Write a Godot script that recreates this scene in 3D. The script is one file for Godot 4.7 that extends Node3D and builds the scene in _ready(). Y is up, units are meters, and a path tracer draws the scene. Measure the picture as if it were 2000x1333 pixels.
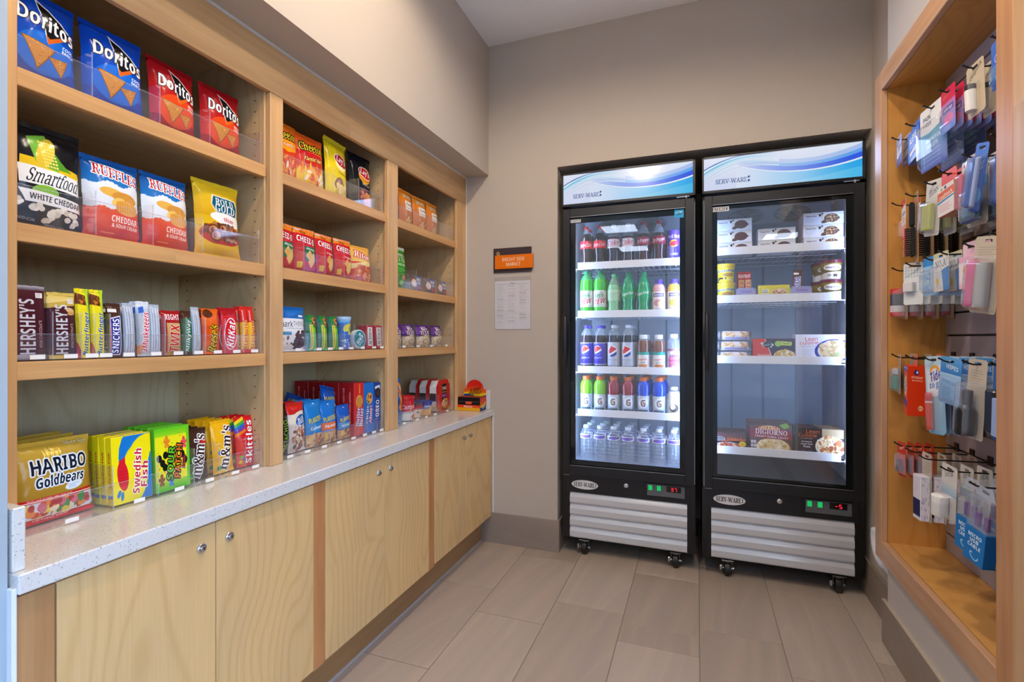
extends Node3D
# A hotel snack market: maple shelving on the left wall, two glass door coolers in a niche, a peg wall case on the right.
# x runs along the far wall, y is up, z comes towards the camera; metres.

const CAM_Z := 3.112
const FOCAL_PX := 972.0

func _ready():
	var cam := Camera3D.new()
	cam.name = "camera"
	cam.projection = Camera3D.PROJECTION_FRUSTUM
	cam.near = 0.05
	cam.far = 60.0
	cam.size = 2.0 * cam.near * 666.5 / FOCAL_PX
	cam.frustum_offset = Vector2(0, cam.near * -5.5 / FOCAL_PX)
	cam.position = Vector3(0, 1.38, CAM_Z)
	cam.rotation_degrees = Vector3(0, 20.42, 0)
	add_child(cam)
	cam.current = true
	var env := Environment.new()
	env.background_mode = Environment.BG_SKY
	env.sky = Sky.new()
	var sm := ProceduralSkyMaterial.new()
	sm.sky_top_color = Color(0.46, 0.66, 0.95)
	sm.sky_horizon_color = Color(0.78, 0.88, 0.98)
	sm.ground_bottom_color = Color(0.55, 0.55, 0.53)
	sm.ground_horizon_color = Color(0.75, 0.77, 0.78)
	sm.sun_angle_max = 1.0
	sm.sky_energy_multiplier = SKY
	env.sky.sky_material = sm
	env.tonemap_mode = Environment.TONE_MAPPER_LINEAR
	env.tonemap_exposure = EXPOSURE
	env.sdfgi_enabled = true
	env.ssao_enabled = true
	env.ssil_enabled = true
	var we := WorldEnvironment.new()
	we.name = "world_environment"
	we.environment = env
	add_child(we)
	make_art()
	make_textures()
	build_lamps()
	build_room()
	build_shelving()
	build_base_cabinets()
	build_trays()
	stock_left()
	build_coolers()
	stock_refrigerator()
	stock_freezer()
	build_peg_case()
	stock_pegs()
	build_signs()
	for k in protos:
		protos[k].free()

const SKY := 3.4
const EXPOSURE := 0.93

# ------------------------------------------------------------------ lamps
func build_lamps():
	# warm recessed downlights over the market aisle, cooler panels in the lobby behind the camera
	var spots := [[-0.62, 1.55, "nearest the coolers, on the shelf side"], [0.25, 1.95, "over the middle of the aisle"], [-0.57, 2.75, "over the shelf side, nearer the lobby"]]
	for s in spots:
		var t = thing("downlight", "round recessed warm downlight in the ceiling " + s[2], "light", Vector3(s[0], 3.36, s[1]))
		var b := MB.new()
		b.lathe(M("f2f0ea", 0.5), [[0.062, 0.0], [0.085, -0.001], [0.09, -0.006], [0.07, -0.009], [0.062, -0.004]], 28)
		part("trim_ring", b, t)
		b = MB.new()
		b.lathe(glow("ffdfb0", 6.0), [[0.0, -0.002], [0.06, -0.002]], 28)
		part("lens", b, t)
		var l := SpotLight3D.new()
		l.name = "lamp"
		l.light_color = Color("ffecd6")
		l.light_energy = DOWN
		l.spot_range = 12.0
		l.spot_attenuation = 2.0
		l.spot_angle = 84.0
		l.spot_angle_attenuation = 0.4
		l.light_size = 0.06
		l.shadow_enabled = true
		l.position = Vector3(0, -0.02, 0)
		l.rotation_degrees = Vector3(-90, 0, 0)
		t.add_child(l)
	var k := 0
	for p in [[-1.3, 5.9], [1.5, 5.2], [-1.3, 8.0], [1.5, 7.6]]:
		var t = thing("ceiling_panel_light", "square cool white ceiling panel light over the lobby, " + ["nearest on the shelf side", "nearest on the peg wall side", "farther on the shelf side", "farther on the peg wall side"][k], "light", Vector3(p[0], 3.36, p[1]))
		k += 1
		var b := MB.new()
		b.box(M("f4f4f2", 0.5), Vector3(0, -0.012, 0), Vector3(0.64, 0.024, 0.64), 0.004)
		part("frame", b, t)
		b = MB.new()
		b.box(glow("dfeaff", 2.5), Vector3(0, -0.026, 0), Vector3(0.58, 0.004, 0.58))
		part("diffuser", b, t)
		var l := AreaLight3D.new()
		l.name = "lamp"
		l.light_color = Color("d6e6ff")
		l.area_size = Vector2(0.58, 0.58)
		l.light_energy = PANEL
		l.area_range = 15.0
		l.shadow_enabled = true
		l.position = Vector3(0, -0.035, 0)
		l.rotation_degrees = Vector3(-90, 0, 0)
		t.add_child(l)

const DOWN := 1.8
const PANEL := 0.9

# ------------------------------------------------------------------ bookkeeping
var protos := {}
var taken := {}
var mats := {}
var rng := RandomNumberGenerator.new()

func numbered(n: String) -> String:
	var k: int = taken.get(n, 0)
	taken[n] = k + 1
	return n if k == 0 else "%s_%03d" % [n, k]

func tag(o: Node3D, label: String, category: String, group := ""):
	o.set_meta("label", label)
	o.set_meta("category", category)
	if group != "":
		o.set_meta("group", group)

func thing(n: String, label: String, category: String, at := Vector3.ZERO, turn := 0.0, group := "") -> Node3D:
	var o := Node3D.new()
	o.name = numbered(n)
	add_child(o)
	o.position = at
	o.rotation_degrees.y = turn
	tag(o, label, category, group)
	return o

func part(n: String, b: MB, parent: Node, label := "") -> MeshInstance3D:
	var m := MeshInstance3D.new()
	m.name = n
	m.mesh = b.mesh() if b is MB else b
	parent.add_child(m, true)
	if label != "":
		m.set_meta("label", label)
	return m

func struct(n: String, b: MB, label := "") -> MeshInstance3D:
	var m := part(n, b, self)
	m.set_meta("kind", "structure")
	m.set_meta("label", label if label != "" else n.replace("_", " ") + " of the snack market room")
	return m

# a template of a product: made once, then copied to every place it stands
func proto(key: String) -> Node3D:
	if not protos.has(key):
		protos[key] = Node3D.new()
		protos[key].name = key
	return protos[key]

func put(key: String, n: String, label: String, category: String, at: Vector3, turn := Vector3.ZERO, group := "") -> Node3D:
	var o: Node3D = protos[key].duplicate()
	o.name = numbered(n)
	add_child(o)
	o.position = at
	o.rotation_degrees = turn
	tag(o, label, category, group)
	return o

# ------------------------------------------------------------------ materials
func M(hex: String, rough := 0.6, metal := 0.0, coat := 0.0) -> StandardMaterial3D:
	var k := "%s %.2f %.2f %.2f" % [hex, rough, metal, coat]
	if not mats.has(k):
		var m := StandardMaterial3D.new()
		m.albedo_color = Color.html(hex)
		m.roughness = rough
		m.metallic = metal
		if coat > 0.0:
			m.clearcoat_enabled = true
			m.clearcoat = coat
			m.clearcoat_roughness = 0.08
		mats[k] = m
	return mats[k]

func clear(hex: String, alpha: float, rough := 0.05) -> StandardMaterial3D:
	var k := "clear %s %.2f %.2f" % [hex, alpha, rough]
	if not mats.has(k):
		var m := StandardMaterial3D.new()
		m.albedo_color = Color(Color.html(hex), alpha)
		m.transparency = BaseMaterial3D.TRANSPARENCY_ALPHA
		m.roughness = rough
		mats[k] = m
	return mats[k]

func glow(hex: String, energy: float) -> StandardMaterial3D:
	var k := "glow %s %.2f" % [hex, energy]
	if not mats.has(k):
		var m := StandardMaterial3D.new()
		m.albedo_color = Color.html(hex).darkened(0.3)
		m.emission_enabled = true
		m.emission = Color.html(hex)
		m.emission_energy_multiplier = energy
		mats[k] = m
	return mats[k]

# ------------------------------------------------------------------ mesh builder
class MB:
	var sts := {}

	func st(m: Material) -> SurfaceTool:
		if not sts.has(m):
			var s := SurfaceTool.new()
			s.begin(Mesh.PRIMITIVE_TRIANGLES)
			s.set_material(m)
			sts[m] = s
		return sts[m]

	func mesh() -> ArrayMesh:
		var a: ArrayMesh = null
		for m in sts:
			a = sts[m].commit(a)
		return a

	func tri(m: Material, p: Array, n: Array, t: Array):
		var o := [0, 1, 2]
		if (p[2] - p[0]).cross(p[1] - p[0]).dot(n[0] + n[1] + n[2]) < 0.0:
			o = [0, 2, 1]
		var s := st(m)
		for i in o:
			s.set_normal(n[i])
			s.set_uv(t[i])
			s.add_vertex(p[i])

	# corners clockwise from the top left as seen from outside
	func quad(m: Material, a: Vector3, b: Vector3, c: Vector3, d: Vector3, r := Rect2(0, 0, 1, 1)):
		var n := (d - a).cross(b - a).normalized()
		var e := r.end
		var q := r.position
		tri(m, [a, b, c], [n, n, n], [q, Vector2(e.x, q.y), e])
		tri(m, [a, c, d], [n, n, n], [q, e, Vector2(q.x, e.y)])

	# a box with chamfered edges; faces may carry printed art: {"front": [material, rect], ...}
	func box(m: Material, ctr: Vector3, size: Vector3, bev := 0.0, art := {}):
		var h := size / 2.0
		var g := Vector3(minf(bev, h.x * 0.5), minf(bev, h.y * 0.5), minf(bev, h.z * 0.5))
		var names := ["right", "left", "top", "bottom", "front", "back"]
		var ax := [Vector3(1, 0, 0), Vector3(-1, 0, 0), Vector3(0, 1, 0), Vector3(0, -1, 0), Vector3(0, 0, 1), Vector3(0, 0, -1)]
		var rt := [Vector3(0, 0, -1), Vector3(0, 0, 1), Vector3(1, 0, 0), Vector3(1, 0, 0), Vector3(1, 0, 0), Vector3(-1, 0, 0)]
		for f in 6:
			var n: Vector3 = ax[f]
			var r: Vector3 = rt[f]
			var u := n.cross(r)
			var cc := ctr + n * (h * n.abs()).length()
			var rr := r * ((h - g) * r.abs()).length()
			var uu := u * ((h - g) * u.abs()).length()
			var mm: Material = m
			var rect := Rect2(0, 0, 1, 1)
			if art.has(names[f]):
				mm = art[names[f]][0]
				rect = art[names[f]][1]
			quad(mm, cc - rr + uu, cc + rr + uu, cc + rr - uu, cc - rr - uu, rect)
		if bev <= 0.0:
			return
		for i in 3:
			var j := (i + 1) % 3
			var k := (i + 2) % 3
			for sj in [-1.0, 1.0]:
				for sk in [-1.0, 1.0]:
					var a := Vector3.ZERO
					var b := Vector3.ZERO
					a[j] = sj * h[j]
					a[k] = sk * (h[k] - g[k])
					b[j] = sj * (h[j] - g[j])
					b[k] = sk * h[k]
					var e := Vector3.ZERO
					e[i] = h[i] - g[i]
					var n := Vector3.ZERO
					n[j] = sj
					n[k] = sk
					n = n.normalized()
					var z := Vector2.ZERO
					tri(m, [ctr + a - e, ctr + a + e, ctr + b + e], [n, n, n], [z, z, z])
					tri(m, [ctr + a - e, ctr + b + e, ctr + b - e], [n, n, n], [z, z, z])
		for sx in [-1.0, 1.0]:
			for sy in [-1.0, 1.0]:
				for sz in [-1.0, 1.0]:
					var s := Vector3(sx, sy, sz)
					var n := s.normalized()
					var z := Vector2.ZERO
					tri(m, [ctr + s * Vector3(h.x, h.y - g.y, h.z - g.z), ctr + s * Vector3(h.x - g.x, h.y, h.z - g.z), ctr + s * Vector3(h.x - g.x, h.y - g.y, h.z)], [n, n, n], [z, z, z])

	# a board between two corners; texture coordinates in metres, v along the grain
	func board(m: Material, lo: Vector3, hi: Vector3, grain := 1, bev := 0.0015, off := Vector2.ZERO):
		var tmp := MB.new()
		tmp.box(m, (lo + hi) / 2.0, hi - lo, bev)
		var a: Array = tmp.mesh().surface_get_arrays(0)
		var s := st(m)
		for i in a[Mesh.ARRAY_VERTEX].size():
			var p: Vector3 = a[Mesh.ARRAY_VERTEX][i]
			var n: Vector3 = a[Mesh.ARRAY_NORMAL][i]
			var ab := n.abs()
			var k := 0 if ab.x >= ab.y and ab.x >= ab.z else (1 if ab.y >= ab.z else 2)
			var g := grain if grain != k else (k + 1) % 3
			var o := 3 - k - g
			s.set_normal(n)
			s.set_uv(Vector2(p[o] + off.x + p[k] * 0.37, (p[g] + off.y) * 0.5))
			s.add_vertex(p)

	# a smooth sheet through f(u, v)
	func grid(m: Material, nu: int, nv: int, f: Callable, r := Rect2(0, 0, 1, 1), flip := false):
		var p := []
		for j in nv + 1:
			for i in nu + 1:
				p.append(f.call(float(i) / nu, float(j) / nv))
		var nn := []
		for j in nv + 1:
			for i in nu + 1:
				var du: Vector3 = p[j * (nu + 1) + mini(i + 1, nu)] - p[j * (nu + 1) + maxi(i - 1, 0)]
				var dv: Vector3 = p[mini(j + 1, nv) * (nu + 1) + i] - p[maxi(j - 1, 0) * (nu + 1) + i]
				var n := du.cross(dv).normalized()
				nn.append(-n if flip else n)
		for j in nv:
			for i in nu:
				var q := [j * (nu + 1) + i, j * (nu + 1) + i + 1, (j + 1) * (nu + 1) + i + 1, (j + 1) * (nu + 1) + i]
				var t := []
				for w in [[i, j], [i + 1, j], [i + 1, j + 1], [i, j + 1]]:
					t.append(r.position + r.size * Vector2(float(w[0]) / nu, 1.0 - float(w[1]) / nv))
				tri(m, [p[q[0]], p[q[1]], p[q[2]]], [nn[q[0]], nn[q[1]], nn[q[2]]], [t[0], t[1], t[2]])
				tri(m, [p[q[0]], p[q[2]], p[q[3]]], [nn[q[0]], nn[q[2]], nn[q[3]]], [t[0], t[2], t[3]])

	# a turned shape; art wraps twice round, centred on +z. Sharp corners of the profile stay sharp.
	func lathe(m: Material, prof: Array, seg := 20, r := Rect2(0, 0, 1, 1), xf := Transform3D.IDENTITY):
		var total := 0.0
		var at := [0.0]
		var dirs := []
		for i in prof.size() - 1:
			var d := Vector2(prof[i + 1][0] - prof[i][0], prof[i + 1][1] - prof[i][1])
			total += d.length()
			at.append(total)
			dirs.append(d.normalized())
		for i in prof.size() - 1:
			var d0: Vector2 = dirs[i]
			var na := Vector2(d0.y, -d0.x)
			var nb := na
			if i > 0 and d0.dot(dirs[i - 1]) > 0.72:
				na = (na + Vector2(dirs[i - 1].y, -dirs[i - 1].x)).normalized()
			if i < dirs.size() - 1 and d0.dot(dirs[i + 1]) > 0.72:
				nb = (nb + Vector2(dirs[i + 1].y, -dirs[i + 1].x)).normalized()
			var v0: float = 1.0 - at[i] / maxf(total, 1e-6)
			var v1: float = 1.0 - at[i + 1] / maxf(total, 1e-6)
			for k in seg:
				var half := k * 2 / seg
				var t0 := -PI / 2 + TAU * k / seg
				var t1 := -PI / 2 + TAU * (k + 1) / seg
				var u0 := float(k * 2) / seg - half
				var u1 := float((k + 1) * 2) / seg - half
				var e0 := Vector3(sin(t0), 0, cos(t0))
				var e1 := Vector3(sin(t1), 0, cos(t1))
				var up := Vector3.UP
				var pts := [e0 * prof[i][0] + up * prof[i][1], e1 * prof[i][0] + up * prof[i][1], e1 * prof[i + 1][0] + up * prof[i + 1][1], e0 * prof[i + 1][0] + up * prof[i + 1][1]]
				var ns := [e0 * na.x + up * na.y, e1 * na.x + up * na.y, e1 * nb.x + up * nb.y, e0 * nb.x + up * nb.y]
				for q in 4:
					pts[q] = xf * pts[q]
					ns[q] = (xf.basis * ns[q]).normalized()
				var us := [r.position + r.size * Vector2(u0, v0), r.position + r.size * Vector2(u1, v0), r.position + r.size * Vector2(u1, v1), r.position + r.size * Vector2(u0, v1)]
				if prof[i][0] > 1e-6:
					tri(m, [pts[0], pts[1], pts[2]], [ns[0], ns[1], ns[2]], [us[0], us[1], us[2]])
				if prof[i + 1][0] > 1e-6:
					tri(m, [pts[0], pts[2], pts[3]], [ns[0], ns[2], ns[3]], [us[0], us[2], us[3]])

	# a round bar along a line of points
	func tube(m: Material, pts: Array, r: float, seg := 8, closed_ends := true):
		var rings := []
		var side := Vector3.ZERO
		for i in pts.size():
			var d: Vector3 = (pts[mini(i + 1, pts.size() - 1)] - pts[maxi(i - 1, 0)]).normalized()
			if side == Vector3.ZERO:
				side = d.cross(Vector3.UP if absf(d.y) < 0.9 else Vector3.RIGHT).normalized()
			side = (side - d * side.dot(d)).normalized()
			var up := side.cross(d)
			var ring := []
			for k in seg:
				ring.append(side * cos(TAU * k / seg) + up * sin(TAU * k / seg))
			rings.append(ring)
		var z := Vector2.ZERO
		for i in pts.size() - 1:
			for k in seg:
				var k2 := (k + 1) % seg
				var n := [rings[i][k], rings[i][k2], rings[i + 1][k2], rings[i + 1][k]]
				var p := [pts[i] + n[0] * r, pts[i] + n[1] * r, pts[i + 1] + n[2] * r, pts[i + 1] + n[3] * r]
				tri(m, [p[0], p[1], p[2]], [n[0], n[1], n[2]], [z, z, z])
				tri(m, [p[0], p[2], p[3]], [n[0], n[2], n[3]], [z, z, z])
		if closed_ends:
			for e in [0, pts.size() - 1]:
				var d: Vector3 = (pts[e] - pts[1 if e == 0 else e - 1]).normalized()
				for k in seg:
					tri(m, [pts[e], pts[e] + rings[e][k] * r, pts[e] + rings[e][(k + 1) % seg] * r], [d, d, d], [z, z, z])

	# a flat outline in x and y given thickness from z0 to z1; the front may carry art laid over its bounds
	func prism(m: Material, poly: PackedVector2Array, z0: float, z1: float, fm: Material = null, r := Rect2(0, 0, 1, 1)):
		var idx := Geometry2D.triangulate_polygon(poly)
		var lo := poly[0]
		var hi := poly[0]
		for p in poly:
			lo = lo.min(p)
			hi = hi.max(p)
		for i in range(0, idx.size(), 3):
			for side in 2:
				var p := []
				var t := []
				for j in 3:
					var q := poly[idx[i + j]]
					p.append(Vector3(q.x, q.y, z1 if side == 0 else z0))
					var w := (q - lo) / (hi - lo)
					t.append(r.position + r.size * Vector2(w.x, 1.0 - w.y))
				var n := Vector3(0, 0, 1 if side == 0 else -1)
				tri(fm if fm and side == 0 else m, p, [n, n, n], t)
		var area := 0.0
		for i in poly.size():
			area += poly[i].cross(poly[(i + 1) % poly.size()])
		for i in poly.size():
			var a := poly[i]
			var b := poly[(i + 1) % poly.size()]
			var e := (b - a).normalized()
			var n := Vector3(e.y, -e.x, 0) * signf(area)
			var z := Vector2.ZERO
			var c := [Vector3(a.x, a.y, z0), Vector3(b.x, b.y, z0), Vector3(b.x, b.y, z1), Vector3(a.x, a.y, z1)]
			tri(m, [c[0], c[1], c[2]], [n, n, n], [z, z, z])
			tri(m, [c[0], c[2], c[3]], [n, n, n], [z, z, z])

	func ball(m: Material, ctr: Vector3, rad: Vector3, seg := 14):
		var prof := []
		for i in 9:
			var a := -PI / 2 + PI * i / 8.0
			prof.append([cos(a) if i > 0 and i < 8 else 0.0, sin(a)])
		lathe(m, prof, seg, Rect2(0, 0, 1, 1), Transform3D(Basis.from_scale(rad), ctr))

func round_rect(w: float, h: float, r: float, cy := 0.0, n := 4) -> PackedVector2Array:
	var out := PackedVector2Array()
	for k in [[1, 1, 0.0], [-1, 1, PI / 2], [-1, -1, PI], [1, -1, 3 * PI / 2]]:
		for i in n + 1:
			var a: float = k[2] + PI / 2 * i / n
			out.append(Vector2(k[0] * (w / 2 - r) + r * cos(a), cy + k[1] * (h / 2 - r) + r * sin(a)))
	return out

func oval(rx: float, ry: float, n := 28) -> PackedVector2Array:
	var out := PackedVector2Array()
	for i in n:
		out.append(Vector2(rx * cos(TAU * i / n), ry * sin(TAU * i / n)))
	return out

# ------------------------------------------------------------------ printed art: flat print for packets, labels and signs
const SHEET := 2048
var sheets := []
var art_at := {}
var cv: Image
var cw := 0
var ch := 0
var glyphs := {}
var fonts := []
var pen := Vector2i(2, 2)
var shelf_h := 0

func c(h: String) -> Color:
	return Color.html(h)

func begin(w: int, h: int, bg: String):
	cw = w
	ch = h
	cv = Image.create(w * 2, h * 2, false, Image.FORMAT_RGB8)
	cv.fill(c(bg))

func done(key: String):
	cv.shrink_x2()
	if pen.x + cw + 2 > SHEET:
		pen = Vector2i(2, pen.y + shelf_h + 4)
		shelf_h = 0
	if sheets.is_empty() or pen.y + ch + 2 > SHEET:
		sheets.append(Image.create(SHEET, SHEET, false, Image.FORMAT_RGB8))
		pen = Vector2i(2, 2)
		shelf_h = 0
	sheets[-1].blit_rect(cv, Rect2i(0, 0, cw, ch), pen)
	art_at[key] = [sheets.size() - 1, Rect2((Vector2(pen) + Vector2(0.7, 0.7)) / SHEET, (Vector2(cw, ch) - Vector2(1.4, 1.4)) / SHEET)]
	pen.x += cw + 4
	shelf_h = maxi(shelf_h, ch)

var sheet_mats := {}
var sheet_tex := []

func A(key: String, rough := 0.35, coat := 0.0) -> StandardMaterial3D:
	var i: int = art_at[key][0]
	var k := "%d %.2f %.2f" % [i, rough, coat]
	if not sheet_mats.has(k):
		var m := StandardMaterial3D.new()
		m.albedo_texture = sheet_tex[i]
		m.metallic_specular = 0.32
		m.roughness = rough
		if coat > 0.0:
			m.clearcoat_enabled = true
			m.clearcoat = coat
			m.clearcoat_roughness = 0.1
		sheet_mats[k] = m
	return sheet_mats[k]

func U(key: String) -> Rect2:
	return art_at[key][1]

func face(key: String, rough := 0.4) -> Array:
	return [A(key, rough), U(key)]

func R(x: float, y: float, w: float, h: float, col: String):
	cv.fill_rect(Rect2i(roundi(x * 2), roundi(y * 2), roundi(w * 2), roundi(h * 2)), c(col))

func G(x: float, y: float, w: float, h: float, a: String, b: String):
	for i in int(h * 2):
		cv.fill_rect(Rect2i(roundi(x * 2), roundi(y * 2) + i, roundi(w * 2), 1), c(a).lerp(c(b), i / (h * 2)))

func E(cx: float, cy: float, rx: float, ry: float, col: String, rot := 0.0):
	var pts := []
	for i in 24:
		var p := Vector2(rx * cos(TAU * i / 24), ry * sin(TAU * i / 24)).rotated(deg_to_rad(rot))
		pts.append_array([cx + p.x, cy + p.y])
	P(pts, col)

func P(f: Array, col: String):
	var poly := PackedVector2Array()
	for i in range(0, f.size(), 2):
		poly.append(Vector2(f[i], f[i + 1]) * 2.0)
	fill(poly, c(col))

# even-odd scan fill of one outline
func fill(poly: PackedVector2Array, col: Color):
	var lo := 1e9
	var hi := -1e9
	for p in poly:
		lo = minf(lo, p.y)
		hi = maxf(hi, p.y)
	for y in range(maxi(0, int(lo)), mini(ch * 2 - 1, int(hi)) + 1):
		var xs := []
		var yy := y + 0.5
		for i in poly.size():
			var a := poly[i]
			var b := poly[(i + 1) % poly.size()]
			if (a.y <= yy) != (b.y <= yy):
				xs.append(a.x + (yy - a.y) / (b.y - a.y) * (b.x - a.x))
		xs.sort()
		for i in range(0, xs.size() - 1, 2):
			var x0 := roundi(xs[i])
			cv.fill_rect(Rect2i(x0, y, roundi(xs[i + 1]) - x0, 1), col)

func glyph(txt: String, f: int) -> Array:
	var k := txt + str(f)
	if not glyphs.has(k):
		if fonts.is_empty():
			for nm in [["Droid Sans", 400], ["Droid Sans", 700], ["Droid Serif", 700], ["Droid Sans Mono", 400], ["Droid Serif", 400]]:
				var sf := SystemFont.new()
				sf.font_names = PackedStringArray([nm[0]])
				sf.font_weight = nm[1]
				fonts.append(sf)
		var t := TextMesh.new()
		t.font = fonts[f]
		t.font_size = 32
		t.pixel_size = 1.0
		t.curve_step = 3.0
		t.depth = 0.0
		t.text = txt
		var v: PackedVector3Array = t.get_mesh_arrays()[Mesh.ARRAY_VERTEX]
		var lo := Vector2(1e9, 1e9)
		var hi := -lo
		for p in v:
			lo = lo.min(Vector2(p.x, p.y))
			hi = hi.max(Vector2(p.x, p.y))
		glyphs[k] = [v, lo, hi]
	return glyphs[k]

# lettering fitted to w x h round (cx, cy); rot in degrees anticlockwise; out = outline colour
func T(txt: String, cx: float, cy: float, w: float, h: float, col: String, rot := 0.0, out := "", ow := 2.0, f := 1, slant := 0.0):
	var g := glyph(txt, f)
	var lo: Vector2 = g[1]
	var hi: Vector2 = g[2]
	var sc := Vector2(w / (hi.x - lo.x), h / (hi.y - lo.y)) * 2.0
	var mid := (lo + hi) / 2.0
	var pts := PackedVector2Array()
	for p in g[0]:
		var q := (Vector2(p.x, p.y) - mid) * sc
		q.x += q.y * slant
		q.y = -q.y
		pts.append(q.rotated(-deg_to_rad(rot)) + Vector2(cx, cy) * 2.0)
	var passes := []
	if out != "":
		for i in 10:
			passes.append([Vector2(ow * 2, 0).rotated(TAU * i / 10), c(out)])
	passes.append([Vector2.ZERO, c(col)])
	for s in passes:
		for i in range(0, pts.size(), 3):
			tri2(pts[i] + s[0], pts[i + 1] + s[0], pts[i + 2] + s[0], s[1])

func tri2(a: Vector2, b: Vector2, d: Vector2, col: Color):
	if absf((b - a).cross(d - a)) < 1e-4:
		return
	var y0 := maxi(0, roundi(minf(a.y, minf(b.y, d.y)) - 0.0))
	var y1 := mini(ch * 2 - 1, int(maxf(a.y, maxf(b.y, d.y)) + 0.5))
	for y in range(y0, y1 + 1):
		var yy := y + 0.5
		var x0 := 1e9
		var x1 := -1e9
		for e in [[a, b], [b, d], [d, a]]:
			var p: Vector2 = e[0]
			var q: Vector2 = e[1]
			if (p.y <= yy) != (q.y <= yy):
				var x := p.x + (yy - p.y) / (q.y - p.y) * (q.x - p.x)
				x0 = minf(x0, x)
				x1 = maxf(x1, x)
		if x1 >= x0:
			var l := roundi(x0)
			cv.fill_rect(Rect2i(l, y, maxi(1, roundi(x1) - l), 1), col)

# scattered print: n blobs of food, crumbs or leaves inside an oval
func S(cx: float, cy: float, rx: float, ry: float, n: int, size: float, cols: Array, stretch := 1.6):
	for i in n:
		var a := rng.randf() * TAU
		var d := sqrt(rng.randf())
		var k := rng.randf_range(0.6, 1.2) * size
		E(cx + cos(a) * d * rx, cy + sin(a) * d * ry, k * stretch, k, cols[rng.randi() % cols.size()], rng.randf() * 180)

# small print: n grey lines
func L(x: float, y: float, w: float, n: int, step: float, col: String, th := 1.0):
	for i in n:
		R(x, y + i * step, w * rng.randf_range(0.6, 1.0), th, col)

func chip3(x: float, y: float, s: float, rot: float, col: String, dark: String):
	var f := []
	for q in [[-1.0, -0.75], [1.05, -0.6], [0.1, 1.0]]:
		var p: Vector2 = Vector2(q[0], q[1]).rotated(deg_to_rad(rot)) * s
		f.append_array([x + p.x, y + p.y])
	P(f, dark)
	for i in 6:
		f[i] = lerpf(f[i], x if i % 2 == 0 else y, 0.09) - (0.0 if i % 2 == 0 else 1.5)
	P(f, col)
	for i in 26:
		var a := rng.randf()
		var b := rng.randf() * (1.0 - a)
		E(f[0] + (f[2] - f[0]) * a + (f[4] - f[0]) * b, f[1] + (f[3] - f[1]) * a + (f[5] - f[1]) * b, 2.0, 1.4, [dark, "ffd070", "c86a18"][i % 3])

func make_art():
	rng.seed = 11
	art_bags()
	art_sweets()
	art_bottles()
	art_frozen()
	art_pegs()
	art_signs()
	for s in sheets:
		sheet_tex.append(ImageTexture.create_from_image(s))

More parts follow.
